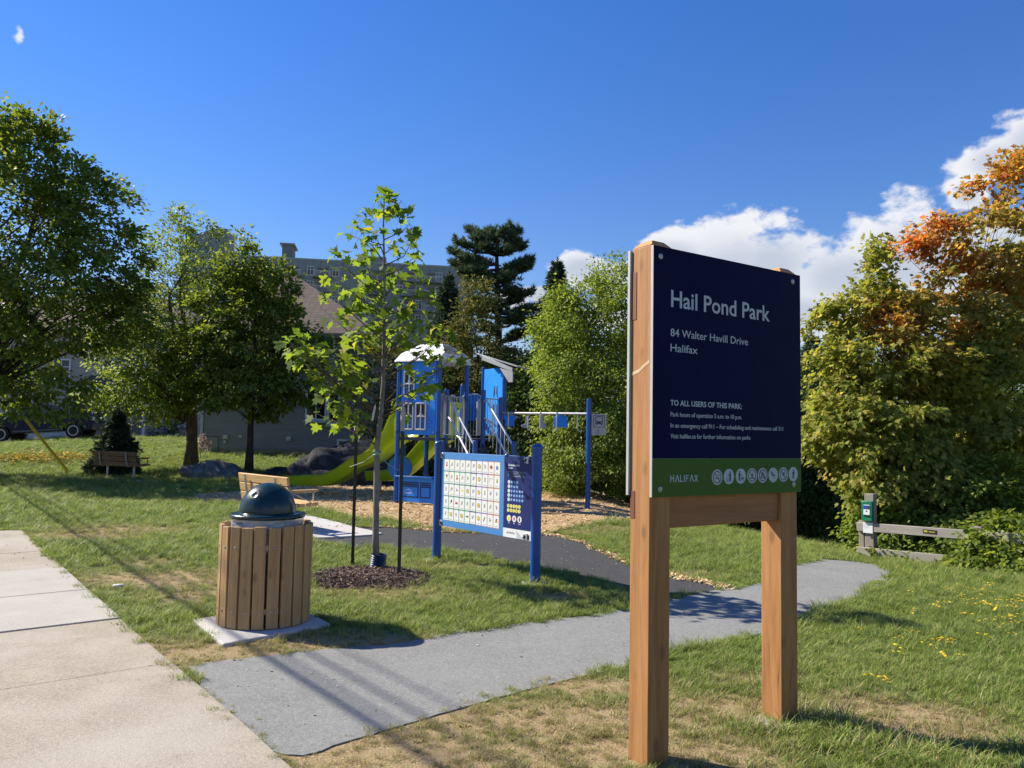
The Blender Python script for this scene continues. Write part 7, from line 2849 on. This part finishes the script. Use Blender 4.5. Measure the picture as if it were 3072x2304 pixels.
def pine():
    rng = np.random.default_rng(9)
    y0 = 31.0
    c = at(1488, 1400, y0)
    b = np.array([c.x, y0, Hf(c.x, y0) - .4])
    root = empty('pine_tree', b)
    tag(root, 'tall dark pine with tiered horizontal branches above the playground', 'tree')
    ax = [np.array(at(px, py, y0)) for px, py in ((1488, 1400), (1490, 1200), (1495, 1000), (1492, 850), (1490, 760), (1500, 700))]
    ax[0] = b
    paths = [([tuple(p - b) for p in ax], [.22, .18, .15, .11, .07, .03])]
    AX = np.array(ax)
    # branch tips: outline of the tiers (px, py, depth offset)
    tips = [(1400, 695, .3), (1365, 730, 0), (1420, 715, -.5), (1470, 700, .4), (1530, 685, 0), (1515, 695, -.6), (1560, 700, .2), (1548, 722, -.4), (1480, 725, .8), (1450, 740, -.9),
            (1350, 760, 0), (1352, 795, .2), (1385, 775, -.8), (1420, 785, .9), (1565, 735, 0), (1572, 748, .4), (1530, 755, -.8), (1375, 815, -.4), (1415, 810, -1.1),
            (1600, 785, 0), (1595, 805, .5), (1570, 795, -.6), (1550, 810, .8), (1400, 850, 0), (1430, 850, -1.0), (1390, 835, .7), (1460, 840, 1.2), (1525, 830, -1.3),
            (1540, 870, -1.0), (1560, 905, .4), (1600, 880, 0), (1425, 900, -1.2), (1410, 930, .3), (1590, 930, -.5), (1630, 925, .2), (1480, 910, -1.7), (1560, 950, -1.4), (1620, 960, .8), (1440, 980, -1.4), (1600, 985, -1),
            (1570, 1010, .3), (1420, 1030, 0), (1540, 1060, -1.6), (1590, 1080, .4), (1450, 1100, -1.5), (1560, 1130, -1.2), (1600, 1160, -.4), (1430, 1150, .2), (1500, 1130, -2), (1530, 1180, -1.6), (1580, 1210, -.8), (1450, 1210, -1)]
    P, T = [], []
    for (px, py, dy) in tips:
        e = np.array(at(px, py, y0 + dy))
        h = math.hypot(e[0] - AX[3][0], dy)
        z0 = min(e[2] - .18 * h + rng.normal(0, .1), AX[-1][2])
        o = np.array([np.interp(z0, AX[:, 2], AX[:, 0]), y0, z0])
        m = o * .5 + e * .5 + np.array([0, 0, -.10 * h])
        paths.append(([tuple(o - b), tuple(m - b), tuple(e - b)], [.05 + .012 * h, .035 + .006 * h, .012]))
        n = int(34 + 58 * h)
        d = unit((e - o)[None])[0]
        sd = unit(np.cross(d, [0, 0, 1])[None])[0]
        t = rng.uniform(.25, 1.0, n)[:, None] ** .8
        q = o * (1 - t) ** 2 + 2 * m * t * (1 - t) + e * t * t
        q = q + sd * rng.normal(0, .20, (n, 1)) * (.5 + h * .35) + np.array([0, 0, 1]) * np.abs(rng.normal(0, .10, (n, 1)))
        P.append(q); T.append(d * .55 + np.array([0, 0, .75]) + sd * rng.normal(0, .5, (n, 1)) + rng.normal(0, .2, (n, 3)))
    P, T = np.concatenate(P), np.concatenate(T)
    k = 13
    P2 = np.repeat(P, k, 0)
    T2 = np.repeat(unit(T), k, 0) * .9 + rng.normal(0, .55, P2.shape)
    leaves('crown', P2 - b, T2, rng.normal(0, 1, P2.shape), rng.uniform(.14, .27, len(P2)), STRIP * np.array([1.5, 1]), NEEDLE_P, root, fold=.1, droop=.05)
    tubes('trunk', paths, BARK_D, root, 7)


pine()

# --- the mixed trees behind the playground
q = at(1430, 1440, 26)
broad_tree('background_tree', 'narrow olive green tree between the young maple and the pine', hz(q.x, 26),
           [px_blob(1430, 900, 26, 45, 70, .6), px_blob(1425, 1000, 26, 80, 110, 1.0), px_blob(1440, 1130, 25.6, 110, 120, 1.3), px_blob(1400, 1250, 25.5, 110, 110, 1.3), px_blob(1490, 1290, 25.4, 110, 110, 1.3), px_blob(1330, 1180, 26, 80, 140, 1.2)],
           400, 58, .12, LEAF_OLIVE, BARK_D, .10, 21, RHOMB, .36, group='trees behind the playground')
q = at(1290, 1440, 24.5)
broad_tree('background_tree', 'low bushy green tree behind the house tower and slides', hz(q.x, 25.0),
           [px_blob(1240, 1330, 24.6, 110, 120, 1.2), px_blob(1150, 1180, 25.5, 110, 150, 1.3), px_blob(1100, 1100, 26, 70, 100, 1.0, .8), px_blob(1180, 1330, 24.8, 80, 110, 1.0), px_blob(1350, 1370, 24.2, 140, 90, 1.2), px_blob(1240, 1160, 25.6, 90, 130, 1.1)],
           480, 40, .11, LEAF_OLIVE, BARK_D, .09, 22, RHOMB, .36, group='trees behind the playground')
q = at(1560, 1440, 23.5)
broad_tree('background_tree', 'dark shrubby tree behind the play stairs', hz(q.x, 24.2),
           [px_blob(1560, 1300, 24, 90, 150, 1.2), px_blob(1600, 1400, 23.2, 90, 80, 1.0), px_blob(1510, 1420, 23.6, 110, 70, 1.0), px_blob(1570, 1180, 25, 80, 110, 1.2)],
           420, 40, .11, LEAF_DARK, BARK_D, .09, 23, RHOMB, .36, group='trees behind the playground')
q = at(1745, 1480, 21.5)
broad_tree('background_tree', 'broad bright green tree behind the overhead beam, left of the sign', hz(q.x, 22.5),
           [px_blob(1700, 1010, 22.5, 100, 110, 1.3), px_blob(1690, 930, 22.6, 50, 60, .6), px_blob(1790, 900, 22.5, 90, 90, 1.1, .7), px_blob(1825, 830, 22.6, 60, 70, .8, .5), px_blob(1860, 980, 22.3, 110, 150, 1.5), px_blob(1720, 1150, 22, 130, 120, 1.7),
            px_blob(1850, 1180, 21.8, 130, 130, 1.7), px_blob(1760, 1300, 21.4, 150, 110, 1.8), px_blob(1880, 1370, 21, 130, 110, 1.6), px_blob(1700, 1400, 21, 90, 70, 1.2)],
           1000, 62, .10, LEAF_LIGHT, BARK_B, .12, 24, RHOMB, .34, group='trees behind the playground', branches=90, tipdown=.5)
q = at(1740, 1500, 20.3)
broad_tree('shrub', 'soft feathery green shrub at the edge of the wood chips, left of the sign post', hz(q.x, 20.5),
           [px_blob(1730, 1440, 20.4, 95, 50, .8), px_blob(1690, 1420, 20.6, 50, 40, .5), px_blob(1800, 1430, 20.5, 80, 60, .8)], 130, 46, .10, LEAF_MID, BARK_D, .03, 25, STRIP * np.array([2, 1]), .3, cat='shrub', branches=20)
# behind the sign and right of it
for i, (px, y, top, hw, lab, m, s) in enumerate((
        (1990, 24.5, 1000, 150, 'green tree directly behind the sign panel', LEAF_MID, 31),
        (2150, 25.5, 1060, 150, 'dark tree behind the crossbeam of the sign', LEAF_DARK, 32),
        (2300, 23.5, 1080, 130, 'shaded dark tree behind the farther sign post', LEAF_DARK, 33),
        (2470, 21.5, 1180, 120, 'low dark shaded tree beyond the end of the path', LEAF_DARK, 34))):
    bt = 1560
    q = at(px, bt, y)
    mid = (top + bt) / 2
    broad_tree('background_tree', lab, (q.x, y, Hf(q.x, y)),
               [px_blob(px, mid - 60, y, hw, (bt - top) * .36, 1.6), px_blob(px - hw * .5, mid + 70, y - .4, hw * .8, 150, 1.4), px_blob(px + hw * .5, mid + 90, y - .3, hw * .8, 150, 1.4), px_blob(px, bt - 60, y - .8, hw * .9, 90, 1.2), px_blob(px + 20, top + 90, y, hw * .5, 90, .9)],
               620, 40, .12, m, BARK_D, .12, s, RHOMB, .4, group='trees beyond the sign')


# --- turning maples on the right
def tint_by(spots, base=.0, amt=.1):
    c = [np.array(at(px, py, y)) for (px, py, y, r, s) in spots]

    def f(pos, P, rng):
        v = np.full(len(pos), base)
        for cc, (px, py, y, r, s) in zip(c, spots):
            v = np.maximum(v, s * np.exp(-(((P - cc) / np.array([r, r * 1.8, r])) ** 2).sum(1)))
        return np.clip(v * rng.uniform(.55, 1.35, len(pos)) + rng.uniform(0, amt, len(pos)), 0, 1)
    return f


q = at(2720, 1700, 14.2)
broad_tree('maple_tree', 'green and gold maple with a pointed leader, nearest the path on the right', (q.x, 14.6, Hf(q.x, 14.6)),
           [px_blob(2632, 790, 14.4, 28, 60, .22, .9), px_blob(2640, 880, 14.4, 70, 60, .5, 1), px_blob(2560, 950, 14.3, 85, 60, .6, 1), px_blob(2490, 980, 14.3, 45, 50, .4, .9), px_blob(2700, 960, 14.4, 100, 90, .8, 1),
            px_blob(2520, 1080, 14.1, 75, 70, .7, .9), px_blob(2640, 1090, 14, 140, 90, 1.0, 1), px_blob(2540, 1220, 13.9, 100, 90, .9, 1), px_blob(2500, 1290, 13.8, 85, 80, .8, 1), px_blob(2680, 1240, 13.8, 150, 110, 1.1, 1), px_blob(2600, 1370, 13.6, 130, 80, 1.0, 1), px_blob(2760, 1390, 13.6, 110, 90, 1.0, .9), px_blob(2640, 1450, 13.3, 110, 60, .8, .9), px_blob(2800, 1480, 13.2, 110, 60, .8, .9), px_blob(2800, 1120, 14.2, 100, 110, .9, .9)],
           540, 44, .105, LEAF_FALL, BARK_D, .085, 51, STAR, .27, trunk_top=.78, branches=80, group='turning maples', flat=.4, tipdown=.55,
           tintf=tint_by([(2680, 1000, 14.3, .45, .85), (2740, 900, 14.4, .3, .7), (2620, 960, 14.3, .3, .5), (2700, 1180, 13.9, .25, .35), (2580, 1240, 14, .22, .35), (2760, 1080, 14.2, .4, .45), (2560, 1400, 13.7, .25, .4)], .0, .14))
q = at(3080, 1700, 13.2)
broad_tree('maple_tree', 'taller maple at the right edge with orange and red upper leaves', (q.x, 15.4, Hf(q.x, 15.4)),
           [px_blob(3050, 520, 15, 70, 50, .5, .9), px_blob(3115, 485, 15.2, 80, 50, .5, .7), px_blob(2990, 560, 15, 75, 40, .6, .8), px_blob(3070, 620, 15, 90, 80, .8, 1), px_blob(2790, 690, 14.7, 60, 45, .4, .9), px_blob(2745, 745, 14.7, 55, 30, .3, .9), px_blob(2860, 720, 14.8, 75, 60, .6, 1), px_blob(2960, 700, 14.9, 80, 70, .7, .9),
            px_blob(2880, 830, 14.7, 110, 75, .8, 1), px_blob(3020, 820, 14.8, 100, 95, .9, 1), px_blob(2960, 960, 14.6, 130, 100, 1.1, 1), px_blob(3080, 1010, 14.6, 110, 130, 1.2, 1), px_blob(2890, 1080, 14.5, 120, 90, 1.0, 1), px_blob(3010, 1170, 14.3, 140, 110, 1.2, 1), px_blob(3180, 800, 15, 130, 260, 1.5, .7), px_blob(2920, 1290, 14.1, 130, 100, 1.1, 1), px_blob(3060, 1340, 13.9, 120, 110, 1.1, 1)],
           570, 42, .105, LEAF_FALL, BARK_D, .10, 52, STAR, .28, trunk_top=.68, branches=110, group='turning maples', flat=.4, tipdown=.55,
           tintf=tint_by([(2800, 700, 14.7, .5, .9), (2890, 800, 14.7, .42, .95), (2745, 750, 14.7, .35, .95), (2900, 880, 14.7, .35, .9), (3060, 500, 15, .6, .6), (2980, 560, 15, .5, .75), (3000, 850, 14.8, .5, .5), (2860, 980, 14.6, .4, .4), (2950, 690, 14.9, .4, .55), (3050, 650, 15, .5, .45), (2820, 890, 14.7, .3, .6), (2900, 960, 14.6, .35, .6), (2990, 1040, 14.6, .35, .45), (2830, 1130, 14.5, .25, .4), (2790, 930, 14.5, .35, .5), (3040, 930, 14.6, .4, .5)], .0, .16))
# undergrowth behind and in front of the fence
for (nm, lab, px, py, y, bl, m, s, n) in (
        ('shrub', 'leafy shrub directly behind the fence and its tall post', 2700, 1640, 13.1, [(2660, 1520, 13.3, 95, 95, .6), (2620, 1460, 13.5, 70, 60, .5), (2760, 1540, 13.2, 110, 110, .8), (2590, 1600, 13.4, 45, 70, .4), (2680, 1620, 13.0, 90, 50, .4)], LEAF_LIGHT, 61, 330),
        ('shrub', 'dense green shrub behind the middle of the fence', 2900, 1640, 12.6, [(2880, 1520, 13, 120, 120, .9), (2980, 1480, 13, 110, 110, .9), (2850, 1610, 12.4, 100, 60, .6), (3060, 1560, 12.6, 100, 130, .9)], LEAF_LIGHT, 62, 380),
        ('shrub', 'weedy low bush swallowing the right end of the fence', 2880, 1760, 10.9, [(2965, 1645, 10.9, 45, 50, .3), (2930, 1705, 10.8, 60, 35, .35), (3000, 1690, 10.7, 55, 45, .35), (2975, 1595, 11.3, 40, 45, .3), (3050, 1720, 10.4, 60, 40, .35), (3030, 1610, 11.2, 50, 60, .4), (3090, 1650, 10.8, 50, 80, .4), (2880, 1725, 10.9, 40, 22, .25)], LEAF_MID, 63, 260),
        ('shrub', 'low leafy weeds sprouting under the fence rails', 2720, 1710, 11.9, [(2690, 1690, 12.0, 90, 18, .25), (2780, 1715, 11.7, 70, 20, .25), (2660, 1670, 12.25, 40, 22, .2)], LEAF_MID, 64, 80)):
    q = at(px, py, y)
    broad_tree(nm, lab, (q.x, y, Hf(q.x, y)), [px_blob(a, b_, c_, d_, e_, f_) for (a, b_, c_, d_, e_, f_) in bl], n, 34, .085, m, BARK_D, .03, s, OVAL, .2, cat='shrub', group='shrubs along the fence', branches=36, trunk_top=.5, tipdown=.4)

# far woods closing the view
for i, (px, y, top, hw, m) in enumerate(((1500, 40, 1080, 120, LEAF_DARK), (1640, 41, 1000, 130, LEAF_DARK), (1800, 38, 960, 150, LEAF_MID), (1960, 42, 940, 150, LEAF_DARK), (2120, 40, 980, 150, LEAF_MID), (2300, 42, 1000, 140, LEAF_DARK),
                                      (2480, 36, 1060, 130, LEAF_DARK), (2640, 33, 1080, 150, LEAF_MID), (2820, 31, 1000, 160, LEAF_DARK), (3000, 30, 900, 170, LEAF_MID), (3180, 28, 850, 180, LEAF_DARK))):
    q = at(px, 1500, y)
    gz = Hf(q.x, y)
    bt = 1610
    mid = (top + bt) / 2
    broad_tree('background_tree', ['dark leafy tree in the far wood, hidden among its neighbours', 'mid green leafy tree in the far wood, hidden among its neighbours'][m is LEAF_MID], (q.x, y, gz),
               [px_blob(px, mid - 60, y, hw, (bt - top) * .38, 2.2), px_blob(px - hw * .5, mid + 110, y - .5, hw * .9, 190, 2.0), px_blob(px + hw * .5, mid + 90, y - .5, hw * .9, 190, 2.0), px_blob(px, top + 90, y, hw * .6, 90, 1.4)],
               300, 34, .22, m, BARK_D, .16, 70 + i, RHOMB, .7, group='dark trees of the far wood' if m is LEAF_DARK else 'mid green trees of the far wood', branches=14)
# small garden plants by the houses
q = at(600, 1372, 31)
broad_tree('shrub', 'thin little shrub with pale leaves at the corner of the grey house', (q.x, 31, Hf(q.x, 31)), [px_blob(603, 1330, 31, 22, 26, .3)], 24, 16, .08, leafmat('pale_pink_leaf', [(0, (.16, .10, .09)), (1, (.34, .26, .24))], .3), BARK_D, .02, 81, RHOMB, .14, cat='shrub', branches=10, trunk_top=.6)
q = at(492, 1325, 44.5)
broad_tree('shrub', 'dark foundation shrub against the stone clad house front', (q.x, 44.5, Hf(q.x, 44.5)), [px_blob(495, 1296, 44.5, 45, 28, .7), px_blob(520, 1275, 44.5, 22, 18, .4)], 70, 26, .10, LEAF_DARK, BARK_D, .03, 82, RHOMB, .25, cat='shrub', branches=12)
q = at(255, 1290, 44.6)
broad_tree('shrub', 'rounded reddish green bush between the truck and the garage', (q.x, 44.6, Hf(q.x, 44.6)), [px_blob(255, 1225, 44.6, 45, 40, .9), px_blob(225, 1240, 44.6, 40, 30, .7)], 110, 28, .10, LEAF_OLIVE, BARK_D, .04, 83, RHOMB, .3, cat='shrub', branches=14)
